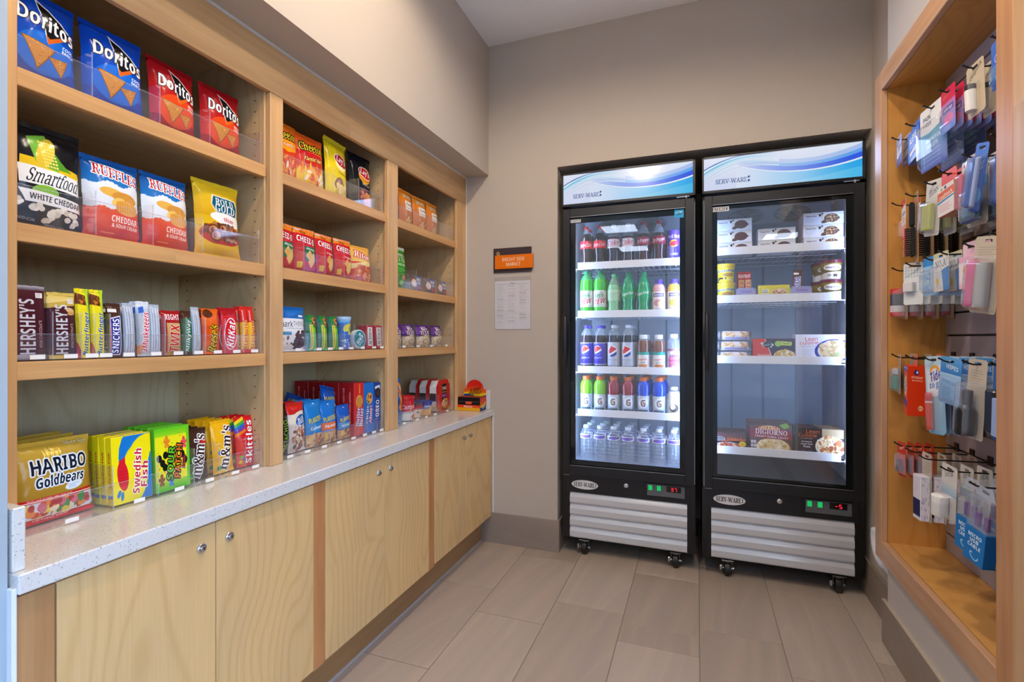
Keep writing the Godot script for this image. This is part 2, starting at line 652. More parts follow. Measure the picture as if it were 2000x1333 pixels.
func art_bags():
	for k in [["dor_blue", "0a3ea8", "0b56c8", "COOL", "RANCH"], ["dor_red", "9c1018", "d8281c", "NACHO", "CHEESE"]]:
		begin(240, 320, k[1])
		G(0, 60, 240, 190, k[1], k[2])
		E(120, 215, 95, 70, "1a6ad4" if k[0] == "dor_blue" else "e04818")
		G(0, 285, 240, 35, k[1], k[1])
		P([92, 30, 228, 118, 122, 176], "e8e4da")
		P([98, 40, 216, 116, 124, 164], "121014")
		P([118, 150, 124, 182, 216, 124, 208, 118, 132, 160], "d8641c")
		T("Doritos", 130, 108, 196, 58, "f6f6f8", -8, "101018", 3.0, 1)
		T(k[3], 200, 170, 44, 11, "ffffff", -5)
		T(k[4], 200, 185, 48, 11, "ffffff", -5)
		chip3(92, 222, 54, 4, "cf8a30", "8a4c14")
		chip3(164, 242, 36, -12, "c8822c", "84480f")
		done(k[0])
	begin(240, 380, "16161a")
	P([40, 130, 222, 152, 226, 190, 36, 168], "f0c818")
	P([62, 60, 118, 40, 150, 170, 80, 150], "78b83a")
	P([120, 66, 160, 130, 196, 160, 120, 160], "5aa02c")
	E(112, 110, 26, 62, "e8c838", 18)
	for i in 40:
		E(96 + (i % 5) * 9 + (i / 5) * 2, 70 + (i / 5) * 12, 4, 4.5, "f6e070")
	P([30, 160, 232, 178, 232, 238, 36, 226], "f4f4f2")
	T("Smartfood", 142, 198, 166, 52, "1c1c20", -3, "", 2, 4, 0.25)
	T("POPCORN", 190, 222, 62, 9, "9aa0a8", -3, "", 2, 0)
	E(110, 248, 40, 22, "86c03c")
	P([34, 246, 236, 262, 236, 300, 52, 290], "f6f6f4")
	T("WHITE CHEDDAR", 146, 274, 168, 20, "26262a", -3)
	for p in [[28, 290, 22], [84, 304, 24], [148, 318, 30], [120, 336, 22], [196, 322, 26], [214, 346, 18]]:
		for i in 7:
			E(p[0] + rng.randf_range(-0.7, 0.7) * p[2], p[1] + rng.randf_range(-0.5, 0.5) * p[2], p[2] * 0.42, p[2] * 0.38, ["ece6d6", "f8f4ea", "d8cfb8"][i % 3])
	T("NO ARTIFICIAL", 54, 348, 74, 8, "e8e8e8", -3, "", 1, 0)
	T("NET WT 2.0 OZ (56.7 g)", 70, 368, 110, 8, "e8e8e8", -3, "", 1, 0)
	T("100% WHOLE GRAIN", 150, 360, 60, 6, "d8d8d8", -3, "", 1, 0)
	T("GLUTEN FREE", 206, 366, 40, 6, "d8d8d8", -3, "", 1, 0)
	done("smart")
	begin(230, 330, "e4e8ee")
	G(0, 0, 230, 112, "0c4c98", "2c7cc4")
	for i in 16:
		E(i * 15.3 + 6, 116 + 9 * sin(i * 0.9), 11, 13, "e8ecf2")
	G(0, 214, 230, 116, "e84818", "d03010")
	for i in 16:
		E(i * 15.3, 212 + 5 * sin(i * 1.3), 10, 9, "e4501c")
	T("RUFFLES", 124, 62, 186, 44, "b01828", -7, "ffffff", 4.0, 2)
	E(96, 142, 46, 19, "e8b04c", 8)
	E(150, 156, 54, 24, "d8963a", 4)
	E(120, 176, 30, 18, "f0c468", -20)
	E(156, 194, 52, 30, "e4a648", 6)
	for i in 9:
		P([112 + i * 11, 172, 115 + i * 11, 172, 119 + i * 11, 214, 116 + i * 11, 214], "c88430")
	T("CHEDDAR", 150, 244, 114, 25, "fdf6ea", -2)
	T("& SOUR CREAM", 152, 270, 112, 14, "fdf6ea", -2)
	R(60, 298, 52, 4, "f08858")
	done("ruff")
	begin(220, 320, "e4b818")
	G(0, 0, 220, 150, "f0cc28", "d8a414")
	P([74, 58, 196, 62, 208, 96, 198, 140, 86, 134, 64, 98], "e8e0c8")
	P([80, 63, 192, 67, 202, 96, 193, 135, 90, 129, 70, 98], "0e5a78")
	T("ROLD", 134, 84, 92, 27, "f6f2e6", -2, "", 1, 2)
	T("GOLD", 136, 112, 104, 31, "f6f2e6", -2, "", 1, 2)
	E(146, 156, 88, 26, "f4f0ea", 6)
	T("thins", 148, 156, 54, 17, "c02828", -4, "", 1, 2)
	E(120, 220, 108, 46, "b83020")
	S(120, 212, 96, 34, 70, 9, ["7a4420", "9c5c2c", "5c3018", "b87840"])
	for p in [[70, 206, 26], [120, 196, 22], [86, 228, 28]]:
		E(p[0], p[1], p[2], p[2] * 0.86, "6a3818")
		E(p[0], p[1], p[2] * 0.76, p[2] * 0.62, "c89460")
		E(p[0] - 6, p[1], p[2] * 0.3, p[2] * 0.4, "8a2018")
	T("Original", 168, 240, 66, 15, "f8ecd8", -2, "", 1, 4, 0.2)
	G(0, 262, 220, 58, "e8bc20", "d09c14")
	done("rold")
	for k in [["chee_crunch", "e87018", "d83818"], ["chee_hot", "e8601c", "c01c28"]]:
		begin(190, 280, k[1])
		G(0, 96, 190, 184, k[2], "e05820")
		if k[0] == "chee_hot":
			G(0, 200, 190, 80, "f0d020", "e8c418")
			for i in 14:
				P([i * 15 - 8, 206, i * 15 + 5, 160 + 20 * sin(i * 2.2), i * 15 + 16, 206], "f4d028" if i % 2 else "f08820")
		else:
			P([18, 96, 172, 92, 186, 128, 96, 150, 8, 130], "f4a018")
			T("Crunchy", 96, 116, 92, 23, "fff4d0", 4, "b83010", 2.0, 2)
		T("Cheetos", 98, 66, 152, 42, "f8dc30", 5, "181010", 5.0, 2)
		if k[0] == "chee_hot":
			T("Flamin' Hot", 102, 128, 116, 22, "ffe87a", 6, "6a0810", 2.0, 1, 0.3)
		S(100, 216, 70, 44, 26, 9, ["f09028", "d85818", "f8e8d0", "c84010", "f4b050"], 2.4)
		done(k[0])
	for k in [["lay_classic", "e8d018", "f2e03c", "d8a860"], ["lay_bbq", "15181f", "232a38", "8a2c1c"]]:
		begin(190, 290, k[1])
		G(0, 120, 190, 150, k[1], k[2])
		E(112, 112, 58, 46, "f0c020" if k[0] == "lay_classic" else "e8a818")
		E(112, 116, 54, 34, "fff0a0" if k[0] == "lay_classic" else "d88818")
		E(112, 100, 60, 31, "f8f0e8", 12)
		E(112, 100, 55, 27, "c01c24", 12)
		T("Lay's", 112, 100, 88, 38, "ffffff", -8, "901018", 1.5, 2, 0.15)
		T("Classic" if k[0] == "lay_classic" else "Barbecue", 116, 160, 70, 13, "2a2a2a" if k[0] == "lay_classic" else "f0e8d8", -5, "", 1, 4)
		E(92, 214, 40, 30, "8a5a38" if k[0] == "lay_classic" else "7c2418", -20)
		E(86, 206, 14, 8, "c09068")
		S(126, 238, 50, 26, 16, 15, ["f0d890", "e4c060", "f8e8b0"] if k[0] == "lay_classic" else ["d87828", "b85018", "e89848"], 1.5)
		done(k[0])
	for k in [["cz_green", "c81824", "1c6c44"], ["cz_red", "cc1a22", "cc1a22"]]:
		begin(130, 180, k[1])
		P([0, 0, 130, 0, 130, 28, 0, 24], "e88420")
		T("WIN", 50, 18, 30, 11, "301010", -6)
		R(8, 6, 36, 5, "d8d8dc")
		T("CHEEZ-IT", 68, 50, 112, 24, "ffffff", -6, "8a0c14", 1.5, 1)
		P([44, 76, 128, 72, 130, 128, 50, 134], k[2])
		T("white cheddar" if k[0] == "cz_green" else "original", 88, 84, 66, 9, "ffffff", -4)
		for p in [[76, 112, 24], [104, 118, 22], [88, 136, 22]]:
			P([p[0] - p[2], p[1], p[0], p[1] - p[2], p[0] + p[2], p[1], p[0], p[1] + p[2]], ["e8b850", "f0ca70", "d89a3c"][int(p[2]) % 3])
		R(10, 138, 26, 24, "f0d848")
		L(12, 142, 22, 5, 4, "806020")
		R(0, 166, 130, 14, "a81420")
		done(k[0])
	begin(130, 180, "d83420")
	G(0, 0, 130, 84, "e8a848", "e8c868")
	T("Ritos", 66, 50, 96, 32, "fff4e0", -8, "c02018", 3.5, 2)
	P([0, 96, 130, 70, 130, 96, 0, 120], "f0d890")
	S(66, 136, 52, 30, 24, 11, ["e89060", "d87040", "f0b080", "c85830"], 1.8)
	done("ritos")
	begin(130, 200, "d8781c")
	G(0, 0, 130, 200, "e08824", "c86414")
	T("WHALES", 70, 40, 92, 22, "f0dcb0", 0, "7a4010", 1.5)
	R(36, 66, 76, 50, "f2ece0")
	T("Cheddar", 74, 82, 60, 14, "8a4a18")
	L(46, 98, 56, 3, 5, "a89888")
	S(70, 158, 46, 26, 16, 8, ["e8b060", "b8601c", "f0c880"])
	done("orange_snack")
	begin(130, 180, "9c1c30")
	T("SALSA", 66, 60, 100, 28, "f8e8e0", 0, "600818", 2.0)
	S(66, 130, 50, 34, 20, 9, ["d84830", "e87848", "7a1020"])
	done("red_snack")
	begin(140, 190, "2c9428")
	G(0, 70, 140, 120, "38a830", "1c7c20")
	R(0, 0, 140, 18, "d8e8c8")
	T("KETTLE", 72, 52, 112, 34, "e8f0c0", -3, "1c5c1c", 2.0, 2)
	T("POTATO CHIPS", 72, 84, 92, 10, "e8f4d8")
	L(24, 100, 92, 3, 7, "78c868", 2)
	E(100, 138, 18, 12, "c87838")
	E(96, 136, 9, 6, "e8b878")
	S(60, 164, 40, 12, 8, 8, ["58b848", "98d868"])
	done("kettle")
	begin(110, 100, "1c48a8")
	R(0, 0, 50, 100, "6a3c24")
	T("POP", 78, 26, 50, 24, "ffffff", 0, "102868", 2.0)
	T("tarts", 80, 48, 46, 16, "ffffff", 0, "102868", 1.5)
	E(26, 50, 22, 26, "d8b080")
	E(26, 50, 17, 20, "f0d8d8")
	E(80, 76, 24, 16, "b84838")
	done("pastry")
	begin(140, 130, "b8a888")
	G(0, 0, 140, 56, "5c2484", "743498")
	P([0, 56, 140, 48, 140, 60, 0, 70], "48186c")
	T("BIG", 66, 22, 62, 24, "fff4e8", 3, "3c1058", 2.0, 2)
	T("TEXAS", 68, 48, 96, 22, "fff4e8", 3, "3c1058", 2.0, 2)
	S(70, 98, 62, 28, 40, 9, ["c8a878", "e8dcc0", "a88050", "d8c090"])
	for i in 3:
		E(70, 98, 44 - i * 13, 22 - i * 6.5, ["e0d0b0", "b08c5c", "dccaa4"][i])
	done("roll")

func art_sweets():
	begin(280, 280, "b8902c")
	G(0, 0, 280, 280, "c8a43c", "9c7420")
	T("Share Size", 222, 20, 84, 14, "f8e8b0", -2, "6a4c10", 1.0, 2)
	for i in 12:
		P([96 + i * 5, 30 + 10 * sin(i * 1.7), 104 + i * 5, 46, 100 + i * 5, 62 + 8 * cos(i * 2.1)], ["ffe068", "f0b820", "fff0a0"][i % 3])
	T("HARIBO", 152, 88, 204, 50, "10182c", 0, "e4ecf4", 5.0, 1)
	T("Goldbears", 150, 140, 178, 38, "10182c", 0, "e4ecf4", 4.5, 1, 0.12)
	E(196, 172, 36, 14, "dce8f4", -8)
	L(172, 167, 46, 3, 5, "6890b8")
	R(0, 192, 280, 88, "c8181c")
	R(0, 206, 280, 54, "d8dce4")
	S(130, 232, 140, 22, 60, 13, ["d83828", "e88824", "3c8838", "e8d038", "d06878", "b82828", "f0d8b0"], 1.3)
	R(0, 200, 280, 3, "f4e8d8")
	T("Kids and grown-ups love it so", 110, 197, 150, 8, "ffffff", 0, "", 1, 0)
	R(0, 258, 280, 3, "f4e8d8")
	T("The Happy World", 120, 268, 120, 9, "ffffff", 0, "", 1, 0)
	done("gummy")
	begin(180, 200, "f6e410")
	E(176, 80, 150, 116, "1478c8", 18)
	E(186, 104, 124, 100, "f6e410", 18)
	P([176, 60, 180, 60, 180, 200, 120, 200], "1478c8")
	E(100, 120, 64, 92, "f6e410", 14)
	E(46, 118, 25, 46, "d81c2c", -8)
	P([28, 74, 58, 62, 58, 84, 40, 90], "d81c2c")
	for i in 5:
		R(30, 104 + i * 9, 30, 1.5, "b01424")
	T("Swedish", 110, 112, 136, 34, "c81828", 82, "ffffff", 2.5, 1)
	T("Fish", 144, 126, 78, 32, "c81828", 82, "ffffff", 2.5, 1)
	E(26, 170, 7, 13, "1478c8", 35)
	E(40, 178, 7, 14, "1478c8", 10)
	done("fish")
	begin(40, 200, "f6e410")
	T("Swedish Fish", 20, 96, 104, 14, "b81828", 90)
	R(0, 170, 40, 10, "3878b0")
	done("fish_side")
	begin(180, 200, "f0e818")
	G(0, 0, 180, 26, "58c81c", "a0dc20")
	G(0, 168, 180, 32, "a0dc20", "48b81c")
	R(164, 0, 16, 200, "6ccc20")
	S(88, 100, 84, 92, 60, 1.6, ["c83020", "e07820", "40a830", "d8b018"])
	for p in [[60, 46, "e88824"], [150, 56, "e84858"], [78, 170, "2c7cc8"], [30, 164, "8a4a28"]]:
		for q in [[0, 0, 9], [0, -13, 8], [-11, -3, 6], [11, -3, 6], [-6, 12, 6], [7, 12, 6]]:
			E(p[0] + q[0], p[1] + q[1], q[2], q[2], p[2])
	for q in [[20, 94], [36, 110], [52, 86], [48, 124], [140, 92], [154, 112]]:
		E(q[0], q[1], 13, 12, "141414")
	T("SOUR", 78, 114, 106, 32, "68c828", 80, "101010", 4.0, 1)
	T("PATCH", 118, 112, 108, 31, "f07820", 80, "101010", 4.0, 1)
	T("Kids", 148, 118, 42, 14, "d83060", 80, "101010", 2.0, 2)
	done("sour")
	for k in [["mm_brown", "42281c"], ["mm_yellow", "f0b414"]]:
		begin(120, 210, k[1])
		if k[0] == "mm_brown":
			E(96, 60, 17, 20, "d02020")
			E(36, 122, 12, 10, "208838")
		else:
			E(88, 150, 15, 12, "d8a868")
			E(32, 128, 12, 10, "2878c0")
		T("m&m's", 66, 112, 176, 58, "3c2014", 78, "ffffff", 4.0, 2)
		E(30, 188, 14, 9, "3c8838", 20)
		L(16, 196, 50, 2, 5, "e8dcc0")
		done(k[0])
	begin(120, 200, "d81c24")
	for i in 5:
		P([0, 20 + i * 12, 54, 2 + i * 12, 60, 12 + i * 12, 0, 34 + i * 12], ["f0d020", "48a838", "2868c0", "7a3c98", "e87820"][i])
	for p in [[28, 160, "58b838"], [22, 178, "f0d020"], [40, 184, "e87820"], [40, 168, "7a3c98"]]:
		E(p[0], p[1], 10, 8, p[2])
	T("Skittles", 76, 104, 170, 44, "ffffff", 86, "a01018", 2.0, 1)
	done("skit")
	for k in [["choc_plain", "4a1c24"], ["choc_almond", "4a2024"]]:
		begin(100, 230, k[1])
		if k[0] == "choc_almond":
			G(0, 0, 100, 40, "d8b850", "e8d088")
			P([0, 40, 100, 24, 100, 44, 0, 56], "c8a848")
			E(78, 62, 17, 9, "d8b078", 20)
			E(82, 72, 14, 7, "c89858", -10)
			G(0, 216, 100, 14, "c8a848", "e0c878")
		else:
			G(0, 0, 100, 14, "b8b4bc", "6a5c64")
			G(0, 214, 100, 16, "c8c4cc", "807078")
		R(72, 22, 20, 16, "e8e4e0")
		L(74, 25, 16, 3, 4, "806870")
		T("HERSHEY'S", 46, 128, 170, 42, "d4d4da", 90, "", 1, 1)
		T("MILK CHOCOLATE", 82, 150, 84, 8, "d8ccc0", 90, "", 1, 0)
		done(k[0])
	begin(60, 240, "f0dc18")
	P([0, 14, 60, 30, 60, 62, 0, 54], "6a3818")
	S(34, 42, 20, 12, 10, 4, ["c87828", "e8a848", "502810"])
	P([40, 0, 60, 0, 60, 150, 44, 120], "b8d428")
	P([0, 182, 24, 240, 0, 240], "c81c30")
	T("Butterfinger", 40, 156, 148, 27, "1848a0", 88, "f4f0c0", 1.0, 1, 0.15)
	done("butter")
	begin(60, 220, "4a2c20")
	R(4, 24, 34, 14, "e8e4e0")
	P([8, 62, 52, 50, 52, 212, 8, 212], "e4e0e4")
	P([12, 66, 48, 56, 48, 208, 12, 208], "2c2c94")
	T("SNICKERS", 30, 134, 138, 27, "ffffff", 88, "1c1c74", 1.0, 1)
	R(8, 56, 3, 152, "c02838")
	done("snick")
	begin(60, 220, "c0c4cc")
	G(0, 0, 60, 60, "e8ecf4", "a8b4c8")
	T("3Musketeers", 32, 124, 158, 28, "d02838", 86, "ffffff", 2.0, 1, 0.1)
	P([8, 26, 30, 20, 30, 46, 8, 50], "3868c0")
	P([0, 180, 20, 172, 20, 214, 0, 214], "e89040")
	done("musk")
	begin(50, 220, "b4bcc8")
	for i in 9:
		R(6 + i * 4, 20, 2, 180, ["d8dce4", "8890a4", "e8ecf0"][i % 3])
	L(12, 40, 22, 30, 5, "687088")
	done("wrap_back")
	begin(100, 210, "c8a458")
	G(0, 0, 100, 210, "d8b878", "b08840")
	R(0, 0, 100, 60, "a81c20")
	T("RIGHT", 52, 32, 74, 26, "f4ecec")
	R(0, 60, 20, 150, "a02820")
	T("TWIX", 58, 132, 130, 48, "c81820", 86, "f4e8d8", 2.0, 1, 0.1)
	done("twix")
	begin(70, 210, "4a2c1c")
	P([0, 40, 70, 30, 70, 200, 0, 196], "2a6848")
	T("MilkyWay", 36, 118, 150, 34, "e4f4ec", 86, "14402c", 1.5, 1, 0.15)
	done("milky")
	begin(90, 210, "e86414")
	E(30, 24, 26, 20, "5a2c18")
	R(0, 80, 34, 70, "d85010")
	T("Reese's", 50, 138, 126, 46, "f4d418", 82, "401c10", 3.0, 2, 0.2)
	done("reese")
	begin(90, 210, "d41c24")
	E(46, 120, 38, 74, "f4f0f0", 4)
	E(46, 120, 34, 69, "d41c24", 4)
	T("KitKat", 46, 120, 116, 42, "ffffff", 82, "a00c18", 1.0, 1, 0.15)
	R(0, 0, 90, 36, "b01820")
	done("kit")
	begin(46, 220, "d42c24")
	P([0, 78, 46, 66, 46, 200, 0, 204], "f0b820")
	T("Starburst", 24, 136, 132, 25, "c82020", 88, "f8e8a0", 1.5, 1)
	T("ORIGINAL", 12, 44, 50, 8, "f8e0d8", 90)
	done("burst")
	begin(200, 240, "eef0f6")
	G(0, 0, 200, 64, "1c74cc", "1464b8")
	R(150, 44, 34, 11, "e8f0f8")
	T("bark", 72, 94, 70, 34, "34343c", 0, "", 1, 0)
	T("THINS", 148, 92, 78, 26, "70747c", 0, "", 1, 0)
	T("snacking chocolate", 120, 118, 110, 9, "8890a0", 0, "", 1, 0)
	R(20, 136, 76, 18, "4890b8")
	S(156, 154, 32, 26, 14, 12, ["4a2c30", "5c3a3c", "382024"], 1.5)
	S(152, 204, 40, 26, 20, 13, ["4c3444", "5c4454", "3a2838"], 1.5)
	S(60, 190, 44, 24, 14, 7, ["8a6458", "d8c0b0", "a08070", "e8dcd0"])
	done("bark")
	begin(70, 220, "2c8838")
	R(0, 0, 16, 220, "1c6c5c")
	P([40, 20, 70, 10, 70, 70, 48, 60], "d8783c")
	S(58, 40, 12, 20, 10, 5, ["6a3018", "f0c878", "c84828"])
	P([18, 60, 42, 60, 46, 210, 24, 216], "e8e020")
	T("Nature Valley", 32, 136, 140, 13, "1c6c2c", 90)
	P([42, 70, 70, 90, 70, 220, 52, 220], "6cc83c")
	done("oat")
	begin(80, 180, "3c70c0")
	G(0, 0, 80, 24, "c8dcf0", "3898e0")
	E(44, 60, 28, 34, "d8c858")
	E(52, 60, 14, 20, "78a858")
	P([0, 78, 36, 74, 36, 110, 0, 110], "2868d0")
	S(40, 144, 30, 30, 36, 4, ["e8f0ff", "6890d8", "3050b0", "a8c0f0"])
	T("Crackers", 56, 104, 60, 11, "e8e0c0", 90)
	done("tube")
	begin(100, 100, "e8eef0")
	E(50, 50, 46, 46, "14808c")
	P([22, 62, 70, 24, 82, 40, 34, 78], "e8f4f4")
	T("ICE", 52, 51, 50, 15, "14606c", 38)
	E(52, 24, 7, 9, "d8f0f4")
	T("BREAKERS", 62, 70, 50, 9, "d8f0f0", 38)
	done("mint_round")
	begin(70, 120, "b02838")
	R(14, 8, 46, 98, "f0ece8")
	T("ALTOIDS", 38, 57, 88, 26, "20303c", 90, "", 1, 2)
	R(0, 110, 70, 10, "d84030")
	done("mint_tin")
	begin(120, 240, "121410")
	P([12, 40, 50, 20, 60, 60, 30, 74], "2c3028")
	T("PISTACHIO", 60, 150, 150, 34, "8ad430", 90, "", 1, 0)
	done("pistachio")
	begin(140, 240, "d8ccc4")
	G(0, 0, 140, 56, "d82c1c", "c8201c")
	E(70, 72, 70, 24, "e8dcc8", -14)
	E(88, 88, 44, 26, "1c5cb0", -12)
	T("BLUE", 88, 82, 54, 17, "ffffff", 10, "0c3470", 1.5, 1)
	T("DIAMOND", 90, 98, 66, 12, "ffffff", 10)
	S(76, 172, 54, 58, 70, 10, ["7a3c30", "a86850", "e0cc9c", "c08c74", "5c2c28", "e8dce0"], 1.5)
	done("almonds")
	for k in [["nuts_blue", "1c7cc8", "2c88c8", "Cashews"], ["nuts_orange", "1c74cc", "e87028", "Peanuts"], ["nuts_mix", "1c5cc0", "3894c4", "Nuts & Chocolate"]]:
		begin(140, 220, k[1])
		R(64, 16, 14, 4, "d8e8f4")
		T("PLANTERS", 70, 92, 104, 24, "e8d848", 6, "1c5088", 1.5, 1)
		R(6, 112, 128, 38, k[2])
		T(k[3], 74, 130, 96, 16, "f4f8f8", 3)
		P([0, 160, 140, 154, 140, 220, 0, 220], "c89458")
		S(76, 188, 62, 26, 60, 9, ["d8a868", "b87840", "8a4c28", "e8c890"], 1.7)
		E(36, 186, 14, 26, "e0b850", -8)
		done(k[0])
	begin(70, 260, "d42420")
	T("NABISCO", 40, 30, 46, 9, "f0c848", 90)
	E(38, 92, 26, 32, "e0a048")
	for i in 6:
		P([16, 78 + i * 8, 58, 70 + i * 8, 58, 73 + i * 8, 16, 81 + i * 8], "a86820")
	T("Nutter", 28, 168, 92, 24, "ffffff", 84, "5c3880", 2.0, 2)
	T("Butter", 54, 172, 92, 24, "ffffff", 84, "5c3880", 2.0, 2)
	done("nutter")
	begin(80, 260, "a81c1c")
	L(50, 24, 3, 1, 4, "d8a8a0")
	T("peanut butter cookies", 58, 120, 150, 8, "f0d8d0", 90)
	T("FAMILY SIZE", 24, 60, 70, 8, "e8c8c0", 90)
	done("nutter_side")
	begin(80, 260, "1c70c8")
	E(46, 82, 26, 30, "e0a858")
	S(46, 82, 20, 22, 10, 4, ["4a2818", "6a3c20", "c82828"])
	T("Chips", 30, 164, 92, 24, "ffffff", 86, "0c2c68", 2.5, 2)
	T("Ahoy!", 58, 168, 92, 24, "ffffff", 86, "c82838", 2.5, 2)
	done("chips")
	begin(60, 260, "1c48a0")
	E(34, 54, 22, 28, "2a2020")
	E(34, 54, 15, 19, "4a3c38")
	P([10, 20, 50, 12, 56, 36, 40, 26, 14, 34], "e8ecf4")
	T("OREO", 32, 140, 92, 28, "ffffff", 88, "0c2870", 2.0, 1)
	done("oreo")
	begin(110, 260, "1c60b0")
	G(0, 130, 110, 130, "1c3c78", "4898d8")
	for i in 7:
		E(74 + 8 * sin(i * 1.9), 40 + i * 22, 22, 13, ["e88c30", "f0a848", "d87020"][i % 3], 50)
	done("crisps")
	begin(130, 130, "f0ece8")
	R(0, 0, 130, 78, "c81c24")
	R(0, 82, 130, 3, "485898")
	T("Campbell's", 64, 52, 116, 36, "ffffff", 3, "", 1, 4, 0.3)
	S(88, 108, 30, 14, 12, 7, ["d86858", "e8b8a8", "a84838"])
	done("soup")
	begin(110, 90, "f0dcc8")
	R(0, 0, 110, 34, "b82838")
	S(70, 62, 30, 18, 16, 6, ["d89878", "48784c", "e8d0a8"])
	done("cup_red")
	begin(110, 90, "e8a848")
	G(0, 0, 110, 44, "2c48a8", "4864b8")
	E(66, 60, 26, 16, "f0c060")
	E(60, 40, 12, 12, "f4d880")
	T("Mac", 40, 24, 40, 14, "ffffff")
	done("cup_blue")
	begin(130, 220, "c82820")
	P([44, 30, 92, 30, 96, 210, 44, 210], "1c1818")
	T("THAI", 68, 60, 46, 22, "f4ecd8", 3)
	T("kitchen", 68, 86, 42, 10, "e8c860")
	R(46, 98, 46, 26, "7a3488")
	L(52, 106, 34, 3, 5, "e0c8e8")
	E(76, 164, 34, 34, "c8904c")
	S(76, 164, 30, 28, 40, 6, ["e0b068", "a8702c", "f0d090", "c08840"])
	done("thai")
	begin(200, 110, "1a1210")
	R(0, 62, 200, 26, "e84818")
	R(0, 84, 200, 26, "f0b018")
	R(12, 34, 176, 1.5, "b8a898")
	P([74, 36, 120, 32, 132, 40, 120, 56, 72, 54], "e85838")
	T("REGULAR", 96, 75, 76, 12, "ffffff", -2)
	R(144, 74, 40, 10, "f0582c")
	done("shot_front")
	begin(110, 110, "1c3878")
	G(0, 0, 110, 66, "d82818", "f07020")
	P([0, 70, 60, 60, 110, 40, 110, 62, 60, 84, 0, 80], "f0c020")
	T("ENERGY", 70, 84, 60, 12, "e8e8f0", 12)
	done("shot_side")
	begin(180, 150, "d82418")
	G(0, 30, 180, 56, "d82418", "f08818")
	P([0, 78, 50, 72, 110, 88, 180, 76, 180, 100, 0, 100], "f4d020")
	P([0, 88, 50, 84, 110, 104, 180, 90, 180, 128, 0, 128], "1c3c98")
	R(0, 116, 180, 34, "181014")
	T("5-hour", 96, 56, 84, 22, "2a1408", 14, "", 1, 1, 0.2)
	T("ENERGY", 96, 78, 100, 20, "2a1408", 8, "f4c020", 1.0)
	T("REGULAR", 96, 114, 92, 14, "f4f4f8", -3)
	T("STRENGTH", 96, 134, 92, 12, "c8c8d8", -3)
	done("shot_head")

